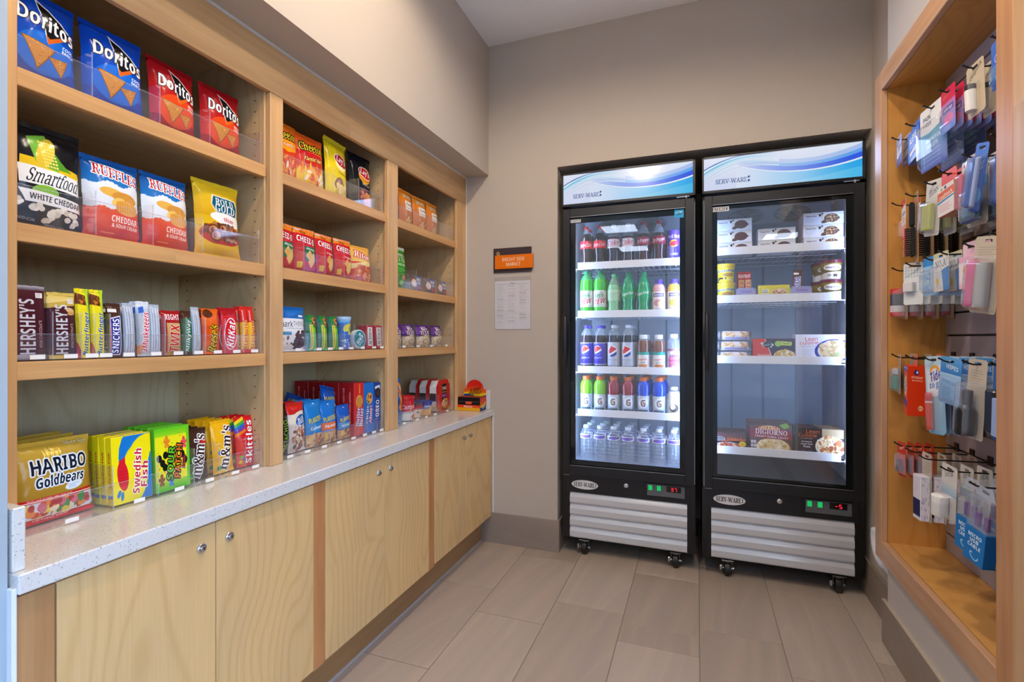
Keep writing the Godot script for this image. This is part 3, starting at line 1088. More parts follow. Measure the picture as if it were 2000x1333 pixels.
func art_bottles():
	begin(150, 70, "d42028")
	T("Coca-Cola", 75, 36, 112, 34, "ffffff", 4, "", 1, 4, 0.35)
	done("cola")
	begin(150, 80, "dcdee4")
	R(0, 0, 150, 6, "b83040")
	R(0, 62, 150, 3, "b83040")
	T("Coke", 76, 36, 84, 40, "c02438", 4, "", 1, 2, 0.2)
	done("cola_diet")
	begin(150, 70, "8c1c34")
	T("Dr Pepper", 76, 36, 104, 38, "f4e4ec", 10, "", 1, 2, 0.3)
	done("pepper")
	begin(150, 130, "dce0d4")
	for i in 26:
		P([rng.randf() * 150, rng.randf() * 130, rng.randf() * 150, rng.randf() * 130, rng.randf() * 150, rng.randf() * 130], ["c4ccb8", "e8ecdf", "b0bca8"][i % 3])
	T("Mtn", 78, 44, 62, 32, "1c7030", 8, "f0f4e8", 2.0, 1, 0.3)
	T("DEW", 82, 84, 92, 40, "c82434", 8, "f0f4e8", 2.0, 1, 0.3)
	done("dew")
	begin(150, 110, "b8dcb0")
	T("ginger", 75, 40, 70, 20, "e8f4e0", 6, "589848", 1.5, 2)
	T("ale", 78, 64, 40, 20, "e8f4e0", 6, "589848", 1.5, 2)
	S(75, 90, 50, 10, 20, 3, ["e8f8e0", "88c080"])
	done("ginger")
	begin(150, 90, "18a05c")
	T("Sprite", 78, 46, 96, 42, "f0fff4", 14, "0c6838", 2.0, 1, 0.2)
	done("sprite")
	for k in [["juice_pink", "f0dcd8", "d89898"], ["juice_gold", "f4ecd0", "d8d048"]]:
		begin(140, 140, k[1])
		R(30, 12, 80, 22, "5c4488")
		T("NAKED", 70, 23, 62, 12, "ffffff")
		E(64, 74, 28, 22, k[2])
		E(86, 80, 20, 18, "f0e0a0")
		L(36, 108, 70, 4, 7, "a89898", 1.5)
		done(k[0])
	begin(150, 160, "4a3cb4")
	G(0, 8, 150, 144, "5c50cc", "3828a8")
	R(0, 0, 150, 6, "e0e4f8")
	R(0, 154, 150, 4, "e0e4f8")
	E(70, 56, 31, 34, "f4f4f8")
	P([40, 50, 60, 24, 92, 34, 98, 44, 70, 62, 46, 74], "e04838")
	P([50, 82, 80, 70, 100, 56, 96, 76, 76, 90, 58, 88], "3848b8")
	T("pepsi", 72, 110, 58, 16, "dcdcf8", 0, "", 1, 0)
	done("pepsi")
	begin(150, 160, "c4c8d4")
	G(0, 0, 75, 160, "d4d8e0", "c0c4d0")
	E(74, 62, 34, 38, "f8f8fc")
	P([42, 58, 62, 26, 96, 38, 104, 48, 74, 66, 48, 82], "d82c38")
	P([50, 90, 82, 76, 106, 60, 104, 84, 82, 98, 60, 98], "1c3c98")
	T("diet pepsi", 75, 118, 74, 14, "8088a0", 0, "", 1, 0)
	done("pepsi_diet")
	begin(150, 130, "e8e8e4")
	R(0, 0, 150, 22, "2ca494")
	E(84, 80, 44, 42, "e8b090")
	E(78, 76, 40, 40, "f0e4dc")
	T("Tropical", 72, 58, 76, 18, "c85038", 6, "", 1, 2)
	T("juice", 74, 80, 44, 14, "2c8878", 4)
	E(76, 104, 38, 12, "d88848")
	done("tropical")
	begin(150, 130, "f0e4ec")
	E(80, 66, 58, 38, "e880a8")
	T("vita", 78, 30, 70, 18, "383040", 0, "", 1, 2)
	T("berry", 80, 66, 70, 20, "c02868", 4)
	S(80, 104, 46, 14, 14, 6, ["d86888", "b84068", "f0b0c0"])
	done("berry")
	begin(150, 120, "b8c8d4")
	G(0, 0, 150, 120, "d4dce4", "a8b8c8")
	E(78, 50, 38, 36, "f0f4f8")
	T("G", 78, 50, 36, 46, "68707c", 0, "", 1, 1)
	P([84, 30, 70, 54, 80, 52, 74, 72, 92, 46, 82, 48], "e88838")
	R(34, 94, 82, 16, "50606c")
	done("sport")
	begin(150, 120, "e4e0cc")
	E(76, 60, 34, 30, "4c3c34")
	E(66, 52, 18, 20, "f4f0e4", 30)
	T("Core", 80, 96, 56, 18, "58402c", 0, "", 1, 2)
	done("shake")
	begin(150, 66, "f0f2fa")
	E(76, 38, 46, 19, "5c34b4")
	T("NIAGARA", 76, 14, 64, 12, "2c2c6c", 0, "", 1, 1)
	T("WATER", 76, 39, 64, 15, "b8a8ec")
	P([104, 8, 120, 14, 122, 30, 110, 22], "2c2c6c")
	done("water")
	begin(120, 200, "5a3ab8")
	P([0, 110, 60, 96, 120, 116, 120, 200, 0, 200], "3c28a4")
	R(0, 96, 60, 104, "8a7cd0")
	E(60, 84, 30, 22, "f0c030")
	P([40, 74, 84, 66, 92, 88, 60, 100, 34, 96], "d83048")
	T("Red Bull", 60, 40, 92, 22, "e8d8f8")
	T("ENERGY", 60, 150, 60, 14, "d8d0f0")
	done("energy_can")

func art_frozen():
	for k in [["bars_plain", "5a2a24"], ["bars_nut", "5a3424"]]:
		begin(240, 84, "eceef4")
		R(0, 0, 240, 20, "e0dcd4")
		T("Häagen-Dazs", 46, 24, 62, 10, "402030", 0, "", 1, 2)
		R(170, 44, 70, 1.5, "a8acc0")
		L(14, 36, 56, 5, 7, "b0b0c4")
		P([100, 76, 108, 16, 140, 10, 150, 30, 120, 74], "e8e0d0")
		P([92, 12, 104, 8, 108, 24, 96, 30], "201818")
		P([110, 4, 120, 6, 118, 14, 108, 16], "201818")
		E(168, 42, 44, 31, k[1])
		E(132, 62, 26, 12, k[1], -20)
		E(206, 44, 12, 9, k[1])
		if k[0] == "bars_nut":
			S(166, 44, 40, 28, 46, 3, ["d8a868", "c08848", "8a5430", "e8c890"], 1.8)
		done(k[0])
	begin(130, 120, "f0dc38")
	R(0, 0, 130, 12, "e8d048")
	T("Butterfinger", 66, 38, 110, 26, "1c50a0", 4, "f8f0b0", 1.5, 1, 0.2)
	E(74, 66, 34, 14, "b8904c")
	S(66, 96, 52, 14, 14, 5, ["3c2818", "6a4424", "f8f0c0"])
	done("tub_yellow")
	begin(200, 120, "e0d030")
	G(0, 0, 200, 40, "ecdc38", "d4c828")
	R(24, 36, 42, 34, "e8ece0")
	T("HOT", 45, 46, 30, 10, "384828")
	T("PANINI", 45, 60, 34, 9, "384828")
	E(128, 62, 48, 28, "e8c8a0", -10)
	S(128, 62, 40, 20, 26, 6, ["d88860", "f0e0c0", "b86040", "98a048"])
	P([16, 92, 90, 84, 100, 112, 20, 116], "e05c24")
	E(136, 100, 46, 12, "f0ece4")
	done("wrap_panini")
	begin(160, 120, "8a7430")
	G(0, 0, 160, 70, "a08838", "6a5820")
	P([0, 84, 60, 70, 160, 64, 160, 120, 0, 120], "ece8e8")
	E(82, 36, 52, 24, "f8f4f0")
	T("Häagen-Dazs", 82, 36, 84, 15, "4c1c2c", 0, "", 1, 2)
	E(62, 92, 11, 10, "b0a484")
	R(82, 84, 24, 20, "4c3c38")
	L(116, 74, 36, 3, 6, "887c78")
	done("tub_cream")
	begin(130, 90, "a8a8cc")
	G(0, 0, 130, 90, "9c9cc8", "b8b4d0")
	T("Freeze", 66, 26, 70, 17, "7458c8", 0, "", 1, 2)
	T("ICE", 34, 62, 40, 24, "c86878")
	T("cream", 92, 64, 54, 18, "7878a8")
	done("bin_label")
	begin(220, 60, "6a3430")
	E(176, 26, 24, 14, "a8a438")
	S(110, 30, 100, 20, 16, 7, ["8a4c40", "582824", "a86850"])
	done("sandwich_top")
	begin(220, 60, "e0dce8")
	S(110, 22, 100, 12, 30, 8, ["e0b880", "f0dcb8", "d0a060"], 2.5)
	R(40, 40, 150, 14, "9490d0")
	for i in 16:
		R(46 + i * 9, 40, 3, 14, "d8d8f0")
	done("sandwich")
	begin(250, 140, "35293a")
	P([0, 0, 74, 0, 126, 140, 0, 140], "d83420")
	P([72, 0, 76, 0, 128, 140, 124, 140], "f4e8e0")
	P([44, 24, 100, 18, 128, 36, 110, 54, 66, 52], "e8e8f0")
	E(88, 36, 27, 18, "181c24")
	T("Stouffer's", 88, 36, 44, 14, "f0f0f4", 4, "", 1, 4, 0.3)
	T("Macaroni", 68, 100, 78, 17, "f8e0d8", 0, "", 1, 2)
	T("& Cheese", 66, 118, 74, 16, "f8e0d8", 0, "", 1, 2)
	E(152, 30, 20, 18, "a8cc50")
	P([168, 14, 232, 20, 230, 42, 170, 40], "d8e868")
	T("Classic", 198, 28, 50, 14, "486828", 0, "", 1, 2)
	E(190, 108, 66, 42, "e8d090")
	S(190, 106, 56, 34, 70, 7, ["f4e8b0", "e0c060", "f8f0d0", "d0a848"], 2.0)
	done("box_mac")
	begin(260, 160, "ececf4")
	T("Lean", 84, 26, 64, 22, "d85040", 2, "", 1, 0)
	T("cuisine", 72, 48, 98, 20, "d85040", 2, "", 1, 0)
	T("FAVORITES", 68, 68, 78, 7, "9898b8", 0, "", 1, 0)
	L(36, 84, 74, 5, 8, "b8bcd0", 2)
	E(50, 132, 13, 12, "d4d8e4")
	E(78, 132, 13, 12, "d4d8e4")
	E(200, 92, 100, 66, "3848a0", -4)
	E(204, 90, 88, 58, "e8dcc0", -4)
	S(206, 88, 80, 52, 80, 9, ["f0e4c0", "dcc490", "e8d0a8", "c8a070", "98a868", "e0b090"], 1.9)
	done("box_pasta_white")
	begin(190, 140, "40242c")
	G(0, 0, 190, 60, "5a3038", "6a4438")
	E(22, 48, 40, 15, "e0e4e8")
	E(22, 48, 36, 12, "182028")
	T("Stouffer's", 24, 48, 50, 12, "f0f0f4", 0, "", 1, 4, 0.3)
	T("CHILI", 118, 44, 84, 16, "e87838")
	P([40, 60, 190, 44, 190, 52, 40, 66], "e8703c")
	E(82, 108, 82, 36, "ecdce0")
	S(82, 104, 68, 26, 80, 6, ["c85838", "e08858", "a83828", "d8a078", "f0c8a0"])
	E(168, 82, 22, 22, "f0c820")
	L(158, 76, 22, 4, 5, "885810")
	done("box_chili")
	begin(270, 210, "5a3c34")
	G(0, 0, 270, 40, "4a2c2c", "74584c")
	E(124, 44, 70, 22, "e8d0a0")
	S(124, 42, 64, 14, 30, 6, ["d86848", "f0dca8", "e0b070"])
	P([190, 14, 236, 0, 258, 24, 220, 42], "88b840")
	P([0, 46, 270, 50, 270, 114, 0, 108], "8c1830")
	T("DIGIORNO", 138, 66, 204, 34, "f8f0ec", -2, "", 1, 2)
	T("TRADITIONAL CRUST", 140, 98, 214, 13, "f0e4e0", -2)
	E(148, 176, 118, 70, "b06c34")
	E(148, 166, 106, 60, "e8d098")
	S(148, 166, 96, 50, 60, 9, ["f0e4b0", "dcc07c", "f8f0d0", "c8a050", "e8c888"])
	R(0, 46, 270, 1, "c06878")
	P([0, 46, 270, 50, 270, 114, 0, 108], "8c1830")
	T("DIGIORNO", 138, 66, 204, 34, "f8f0ec", -2, "", 1, 2)
	T("TRADITIONAL CRUST", 140, 98, 214, 13, "f0e4e0", -2)
	for i in 6:
		R(8 + (i % 2) * 18, 126 + (i / 2) * 26, 15, 20, "d8d4d8")
	done("box_pizza")
	begin(290, 190, "32282a")
	R(160, 0, 130, 60, "b8a078")
	T("Lean", 104, 22, 80, 26, "e87028", 0, "", 1, 0)
	T("Cuisine", 72, 48, 112, 24, "e87028", 0, "", 1, 0)
	T("COMFORT", 68, 70, 74, 8, "d8c0a8", 0, "", 1, 0)
	T("Shrimp &", 66, 92, 62, 13, "f0ece8")
	T("Angel Hair", 66, 108, 74, 13, "f0ece8")
	T("Pasta", 66, 124, 42, 12, "f0ece8")
	E(50, 158, 17, 16, "584c50")
	E(92, 158, 17, 16, "584c50")
	P([118, 160, 150, 150, 240, 190, 150, 190], "5078c0")
	E(210, 118, 92, 72, "e4e0dc")
	E(210, 114, 82, 62, "e0c088")
	S(210, 112, 76, 56, 110, 9, ["f0dca8", "e0b878", "c87848", "f4e8c8", "a85838", "d8a868"], 2.0)
	done("box_pasta_dark")

func art_pegs():
	begin(100, 120, "4878d0")
	G(0, 0, 100, 120, "c0d4f4", "3c68d0")
	T("Pain Relief", 50, 36, 76, 14, "ffffff", 12)
	P([10, 60, 90, 50, 90, 76, 10, 88], "e8f0fc")
	L(20, 96, 60, 3, 6, "d8e4f8")
	done("peg_pill")
	begin(150, 130, "1868d0")
	T("ALEVE", 66, 36, 92, 30, "ffffff", 8, "0c3c90", 1.5, 1)
	L(24, 62, 90, 2, 8, "c8dcf8", 2)
	P([20, 90, 110, 72, 116, 88, 24, 106], "f0dcc8")
	E(110, 92, 16, 11, "a8d0f0")
	P([30, 116, 150, 96, 150, 130, 30, 130], "98bce8")
	done("peg_aleve")
	begin(170, 190, "ecece8")
	P([0, 74, 60, 80, 170, 66, 170, 104, 0, 110], "2c98b8")
	G(0, 96, 170, 94, "2c84b8", "3c4cb0")
	T("PAIN", 46, 32, 48, 13, "383c48")
	T("FREE", 48, 50, 52, 13, "383c48")
	E(146, 68, 18, 12, "2c3c58")
	T("IBUPROFEN", 84, 102, 96, 13, "d8ecf8")
	T("TABLETS", 76, 120, 74, 12, "d8ecf8")
	for i in 4:
		E(24, 138 + i * 12, 4, 4, "88c8e8")
		R(34, 136 + i * 12, 96, 3, "8898dc")
	done("peg_tablets")
	begin(110, 160, "d81848")
	T("Quick", 38, 26, 44, 17, "f8a040", 10, "", 1, 4)
	G(0, 52, 110, 108, "c878c0", "5c90e8")
	R(14, 66, 82, 24, "4c3c9c")
	T("allergy", 54, 78, 66, 14, "f0e8f8")
	E(56, 116, 38, 18, "e868a8")
	L(24, 140, 60, 3, 6, "e8f0fc")
	done("peg_pink")
	begin(100, 170, "c8b89c")
	T("ChapStick", 54, 30, 74, 17, "38342c", 24, "", 1, 4)
	L(64, 70, 28, 12, 7, "a89878")
	done("peg_balm")
	begin(110, 140, "3c68c8")
	G(0, 0, 110, 140, "4878d0", "2c50b0")
	T("Clear", 54, 46, 70, 22, "e8f0ff", 10, "", 1, 4)
	E(60, 106, 40, 16, "70c8e8")
	done("peg_bluecare")
	begin(90, 150, "f0eeec")
	P([0, 0, 90, 0, 90, 20, 0, 30], "e84838")
	T("Thermo", 46, 52, 62, 15, "2c3480", 5)
	T("LIP", 46, 76, 36, 14, "c83030")
	G(0, 96, 90, 54, "f0b0a0", "e84830")
	done("peg_lip")
	begin(80, 190, "b89c74")
	L(16, 30, 46, 5, 7, "7c6440")
	done("peg_kraft")
	begin(110, 170, "d8d4c8")
	T("floss", 54, 34, 62, 20, "485468", 16, "", 1, 4)
	L(24, 56, 60, 2, 7, "98a0a8")
	done("peg_floss")
	begin(130, 130, "ece4e0")
	P([0, 26, 130, 18, 130, 50, 0, 62], "e87048")
	T("CoolPatch", 64, 44, 104, 17, "ffe8d8", 6)
	P([0, 66, 130, 56, 130, 62, 0, 74], "2c88b8")
	L(14, 82, 100, 4, 9, "d8887c", 2.5)
	E(34, 14, 8, 6, "a8b848")
	E(64, 12, 9, 7, "384868")
	done("peg_patch")
	begin(110, 60, "e84c20")
	T("Quick", 40, 28, 48, 20, "f8b048", 8, "", 1, 4)
	done("peg_orange")
	begin(120, 200, "b8ac98")
	E(66, 40, 26, 22, "302c28")
	T("DEO", 66, 40, 34, 14, "e8e0d0")
	P([0, 84, 120, 70, 120, 96, 0, 110], "3c98b8")
	done("peg_deo")
	begin(110, 170, "3898dc")
	R(0, 40, 110, 130, "a8d0f0")
	S(54, 100, 40, 44, 30, 5, ["c8e4f8", "78b0e8", "e8f4fc"])
	done("peg_wipes")
	begin(130, 150, "e8e8e4")
	R(0, 0, 130, 20, "d8d4a8")
	T("NO.A", 62, 44, 90, 26, "3c4468", 3, "", 1, 4)
	L(20, 74, 70, 7, 9, "a8b8d0", 2)
	P([70, 70, 130, 60, 130, 150, 84, 150], "4088d0")
	E(36, 112, 14, 14, "e8c848")
	done("peg_bandage")
	begin(110, 140, "f0e0e4")
	R(0, 0, 110, 24, "f0b8cc")
	for i in 6:
		E(54 + 15 * cos(i * TAU / 6), 58 + 13 * sin(i * TAU / 6), 11, 9, "f0b860")
	E(54, 58, 9, 8, "f4dca0")
	T("pads", 54, 96, 54, 16, "e888a0")
	G(0, 112, 110, 28, "f4d0c8", "f0b8c0")
	done("peg_pads")
	begin(110, 110, "e0e4e4")
	for i in 6:
		for j in 4:
			E(14 + i * 16, 12 + j * 8, 5, 3, "b8c4cc")
	L(20, 52, 70, 4, 8, "a8b0b8")
	done("peg_foam")
	begin(70, 220, "e85028")
	R(0, 0, 70, 24, "3c50c0")
	R(0, 8, 70, 5, "c8d0f0")
	E(36, 90, 30, 50, "f4a838")
	E(36, 90, 24, 42, "f4e8e0")
	T("Tide", 36, 90, 62, 30, "2c3c98", 78, "", 1, 1, 0.15)
	P([0, 140, 70, 156, 70, 186, 0, 172], "3c40b0")
	L(14, 196, 44, 3, 6, "f8b890")
	done("peg_soap")
	begin(110, 220, "e83c10")
	E(52, 28, 15, 12, "2c2c78")
	E(56, 27, 6, 6, "f0e8f0")
	T("DETERGENT", 56, 50, 66, 9, "ffe0c8", -4)
	T("packets", 58, 64, 60, 9, "ffe0c8", -4)
	E(78, 186, 14, 12, "f8c8a0")
	T("6 ct", 78, 186, 18, 9, "c83010")
	done("peg_soap_side")
	begin(110, 280, "b0d4e8")
	G(0, 0, 110, 280, "c8e4f0", "88bce0")
	P([10, 50, 100, 30, 100, 140, 10, 150], "e8eef4")
	E(60, 58, 30, 26, "f4b048")
	E(60, 62, 22, 18, "f0f0f0")
	T("Tide", 62, 70, 66, 36, "3c44b0", 14, "f4f4f8", 1.5, 1, 0.2)
	T("to go", 60, 106, 74, 28, "2c6cc0", 10, "f4f4f8", 1.5, 2, 0.2)
	done("peg_pen")
	begin(120, 170, "4c98dc")
	G(0, 0, 120, 60, "68b0e8", "3c84d0")
	T("WIPES", 66, 36, 70, 16, "e8f4fc", -6)
	G(0, 60, 120, 110, "b4d8f4", "88b8e8")
	T("screen cloth", 56, 90, 84, 14, "4878b8", -8, "", 1, 0)
	L(20, 112, 76, 6, 8, "6c9cd0", 2)
	done("peg_cloth")
	begin(90, 250, "c8bca8")
	L(14, 36, 62, 6, 8, "78705c")
	done("peg_beige")
	begin(100, 170, "2c64a8")
	T("travel", 50, 40, 66, 16, "c8e0f4")
	done("peg_darkblue")
	begin(90, 150, "d83828")
	T("tape", 44, 28, 48, 16, "f8d8c0", 14)
	done("peg_redbag")
	begin(120, 180, "e0dcd4")
	T("lotus", 56, 30, 62, 18, "50545c", 12, "", 1, 4)
	G(0, 60, 120, 40, "e0dcd4", "90b8d0")
	done("peg_soapcard")
	begin(90, 180, "ece8f4")
	for i in 40:
		var x := rng.randf() * 90
		var y := rng.randf() * 180
		E(x, y, 5, 5, ["7c80b0", "a898c0", "50506c"][i % 3])
		E(x, y, 3.4, 3.4, "ece8f4")
	done("peg_rings")
	begin(60, 180, "eae6f0")
	R(0, 96, 60, 70, "2c2c58")
	L(14, 30, 34, 4, 10, "9890b0")
	done("peg_rings_side")
	begin(110, 170, "1c78c0")
	T("MICRO", 56, 34, 72, 19, "f4f8fc")
	T("USB", 54, 60, 46, 19, "f4f8fc")
	T("CABLE", 56, 86, 70, 19, "f4f8fc")
	for i in 22:
		var a := i * 0.2
		E(60 + 22 * cos(a), 136 + 16 * sin(a * 1.2), 3, 3, "b8dcf4")
	done("peg_cable")

func art_signs():
	begin(512, 128, "dce4fa")
	G(0, 0, 512, 128, "e4ecfc", "d4dcf8")
	for x in 512:
		var q := x / 511.0
		var dip := 1.0 - pow((q - 0.66) / 0.40, 2.0)
		var yt := 128.0 * (-0.06 + 0.36 * dip)
		var yw := 128.0 * (0.19 + 0.44 * (1.0 - pow((q - 0.66) / 0.50, 2.0)))
		var s := clampf((q - 0.22) / 0.78, 0.0, 1.0)
		if q > 0.22:
			for k in [[0.0, 0.35, c("dfe8fb"), c("a8c4f4")], [0.35, 0.62, c("d4e0fa"), c("5ca4f4")], [0.62, 1.0, c("cad6f8"), c("2456e8")]]:
				var y0 := lerpf(yt, yw, k[0])
				var y1 := lerpf(yt, yw, k[1])
				if y1 > y0:
					cv.fill_rect(Rect2i(x * 2, int(y0 * 2), 2, int((y1 - y0) * 2) + 1), c("dde6fb").lerp(k[3], pow(s, 0.8)))
			var yb := 128.0 * (1.02 - 0.34 * pow(maxf(0.0, (q - 0.30) / 0.70), 1.6))
			if yb > yw:
				cv.fill_rect(Rect2i(x * 2, int(yw * 2), 2, int((128.0 - yw) * 2)), c("dfe8fc").lerp(c("18a8f0"), pow(s, 1.5)))
				cv.fill_rect(Rect2i(x * 2, int(yb * 2), 2, 256), c("e2eafc").lerp(c("40bcf0"), pow(s, 1.5)))
			cv.fill_rect(Rect2i(x * 2, int(yw * 2), 2, int(4 + 9 * s)), c("f4f8ff"))
		# arcs that rise from the lower left and fall away to the right
		for k in [[0.16, 0.00, 5.0, "1c4cb0"], [0.215, 0.02, 6.0, "e8f2fc"], [0.27, 0.05, 9.0, "6cc8e4"], [0.36, 0.10, 10.0, "c4e0f8"], [0.50, 0.20, 3.0, "9cd4dc"], [0.60, 0.32, 3.0, "c4d4e8"]]:
			var ya: float = 128.0 * (k[1] + (k[0] + 0.18 - k[1]) * pow((q - 0.30) / 0.30, 2.0) * (1.0 if q < 0.30 else 0.38))
			if q < 0.5 and ya < 128.0:
				var fade := clampf(q * 2.3 - 0.15, 0.0, 1.0)
				var th: float = k[2] * (0.7 + 1.6 * q)
				cv.fill_rect(Rect2i(x * 2, int(ya * 2), 2, int(th * 2)), c(k[3]).lerp(c("e4ecfd"), fade))
	T("SERV-WARE", 96, 94, 108, 17, "28407c", 0, "", 1, 4)
	P([152, 84, 158, 80, 160, 86, 154, 90], "28407c")
	P([152, 96, 158, 94, 160, 100, 154, 104], "28407c")
	done("header")
	begin(240, 80, "101012")
	E(120, 40, 119, 39, "d8d8dc")
	E(120, 40, 114, 35, "e6e6e8")
	T("SERV-WARE", 114, 40, 186, 36, "1c1c20", 0, "", 1, 2)
	P([212, 30, 220, 26, 222, 34, 214, 38], "1c1c20")
	P([212, 44, 220, 42, 222, 50, 214, 54], "1c1c20")
	done("badge")
	begin(130, 30, "e8e8e8")
	T("REFRIGERATOR", 65, 15, 118, 18, "282828")
	done("word_fridge")
	begin(130, 36, "f0f0f0")
	T("FREEZER", 65, 18, 116, 24, "303030")
	done("word_freezer")
	begin(60, 60, "38a8dc")
	R(6, 6, 48, 40, "58c0ec")
	P([8, 38, 24, 18, 40, 26, 52, 20, 50, 42, 12, 44], "2888c0")
	T("energy", 30, 24, 40, 12, "f0faff", 10, "", 1, 4)
	done("energy_star")
	begin(240, 150, "44383c")
	for i in 40:
		var a := i * TAU / 40
		E(30 + 8 * cos(a), 32 + 8 * sin(a), 2.2, 2.2, "d8b068")
	P([32, 38, 36, 36, 42, 44, 38, 46], "d8b068")
	done("sign_back")
	begin(260, 100, "e87410")
	T("BRIGHT SIDE", 128, 32, 152, 25, "fbe8d4", 0, "", 1, 0)
	T("MARKET", 128, 68, 98, 25, "fbe8d4", 0, "", 1, 0)
	done("sign_front")
	begin(240, 330, "dcd8dc")
	R(12, 22, 212, 2, "807c84")
	R(104, 15, 30, 4, "6c6870")
	for k in 3:
		var y := 34
		while y < 312 - k * 20:
			var hd := rng.randf() < 0.12
			R(14 + k * 76, y, 30 + 34 * rng.randf() if not hd else 44.0, 2.4 if hd else 1.3, "707078" if hd else "a8a8b0")
			y += 7 if not hd else 9
			if rng.randf() < 0.1:
				y += 9
	done("menu")

# ------------------------------------------------------------------ surfaces
var tex := {}

func texture_of(w: int, h: int, f: Callable) -> ImageTexture:
	var im := Image.create(w, h, false, Image.FORMAT_RGB8)
	for y in h:
		for x in w:
			im.set_pixel(x, y, f.call(x, y))
	return ImageTexture.create_from_image(im)

func make_textures():
	var n := FastNoiseLite.new()
	n.seed = 5
	n.noise_type = FastNoiseLite.TYPE_SIMPLEX_SMOOTH
	n.fractal_type = FastNoiseLite.FRACTAL_NONE
	n.frequency = 1.0
	# 1 m x 2 m of sliced maple: broad cathedral figure, fine ticks
	tex.veneer = texture_of(512, 768, func(x, y):
		var u: float = x / 512.0
		var v: float = y / 768.0 * 2.0
		var warp: float = n.get_noise_2d(u * 2.2, v * 1.1) * 0.32 + n.get_noise_2d(u * 7.0 + 9.0, v * 2.4) * 0.06
		var rings: float = 0.5 + 0.5 * sin((u * 9.0 + warp * 6.0 + 2.0 * n.get_noise_2d(u * 1.3 + 40.0, v * 0.45)) * 9.0)
		rings = pow(rings, 4.0)
		var cloud: float = n.get_noise_2d(u * 3.0 - 20.0, v * 1.6)
		var fine: float = n.get_noise_2d(u * 160.0, v * 3.0)
		var k: float = 0.95 + 0.03 * cloud + 0.018 * fine - 0.035 * rings
		return Color(k, k * (0.985 - 0.02 * rings - 0.008 * cloud), k * (0.965 - 0.05 * rings - 0.03 * cloud)))
	# straighter, redder solid lipping
	tex.solid = texture_of(384, 768, func(x, y):
		var u: float = x / 384.0
		var v: float = y / 768.0 * 2.0
		var streak: float = n.get_noise_2d(u * 26.0, v * 1.4 + 3.0)
		var fine: float = n.get_noise_2d(u * 150.0, v * 5.0)
		var cloud: float = n.get_noise_2d(u * 4.0 + 7.0, v * 2.3)
		var k: float = 0.93 + 0.035 * streak + 0.025 * fine + 0.03 * cloud
		return Color(k, k * (0.97 + 0.02 * streak), k * (0.94 + 0.04 * streak)))
	# sandstone look porcelain: long soft veins
	tex.stone = texture_of(512, 512, func(x, y):
		var u: float = x / 512.0 * 1.4
		var v: float = y / 512.0 * 1.4
		var w: float = n.get_noise_2d(u * 1.2, v * 0.5) * 0.10
		var vein: float = n.get_noise_2d((u + w + v * 0.14) * 9.0, v * 0.8 + 5.0)
		var thin: float = pow(1.0 - absf(n.get_noise_2d((u + w * 1.4 + v * 0.2) * 5.0 + 30.0, v * 0.6)), 14.0)
		var grain: float = n.get_noise_2d(u * 210.0, v * 150.0)
		var k: float = 0.90 + 0.030 * vein + 0.035 * thin + 0.025 * grain
		return Color(k, k * (0.988 - 0.006 * vein), k * (0.975 - 0.015 * vein)))
	var im := Image.create(1024, 1024, false, Image.FORMAT_RGB8)
	im.fill(c("dedbd6"))
	rng.seed = 3
	for i in 9000:
		var s := 1 + rng.randi() % 3
		var d: String = ["d2cec8", "c8c4bc", "e8e6e2", "d6d2ca", "b4b8bc", "a8b0b4", "c4bcb2", "e6e4e0", "dcd8d2"][rng.randi() % 9]
		im.fill_rect(Rect2i(rng.randi() % 1024, rng.randi() % 1024, s * (1 + rng.randi() % 3), s), c(d))
	for i in 420:
		var p := Vector2i(rng.randi() % 1020, rng.randi() % 1020)
		var d: String = ["8c9ca4", "94a8ae", "a09c96"][rng.randi() % 3]
		im.fill_rect(Rect2i(p.x, p.y, 3 + rng.randi() % 5, 2), c(d))
		im.fill_rect(Rect2i(p.x + 2, p.y - 2, 2 + rng.randi() % 2, 5), c(d))
	tex.quartz = ImageTexture.create_from_image(im)
	tex.plaster = texture_of(256, 256, func(x, y):
		var k: float = 0.5 + 0.3 * n.get_noise_2d(x * 0.31, y * 0.31) + 0.2 * n.get_noise_2d(x * 0.83, y * 0.83)
		return Color(k, k, k))

func W(kind: String, tint: String, rough := 0.42) -> StandardMaterial3D:
	var k := "wood %s %s %.2f" % [kind, tint, rough]
	if not mats.has(k):
		var m := StandardMaterial3D.new()
		m.albedo_texture = tex[kind]
		m.albedo_color = Color.html(tint)
		m.roughness = rough
		mats[k] = m
	return mats[k]

func paint(hex: String) -> StandardMaterial3D:
	var k := "paint " + hex
	if not mats.has(k):
		var m := StandardMaterial3D.new()
		m.albedo_color = Color.html(hex)
		m.roughness = 0.75
		m.heightmap_enabled = true
		m.heightmap_texture = tex.plaster
		m.heightmap_scale = 0.03
		m.uv1_triplanar = true
		m.uv1_world_triplanar = true
		m.uv1_scale = Vector3(2.5, 2.5, 2.5)
		mats[k] = m
	return mats[k]

const WALL := "bfb3a4"
const LIP := "dfae72"

func slab(n: String, m: Material, lo: Vector3, hi: Vector3, label := ""):
	var b := MB.new()
	b.box(m, (lo + hi) / 2.0, hi - lo)
	return struct(n, b, label)

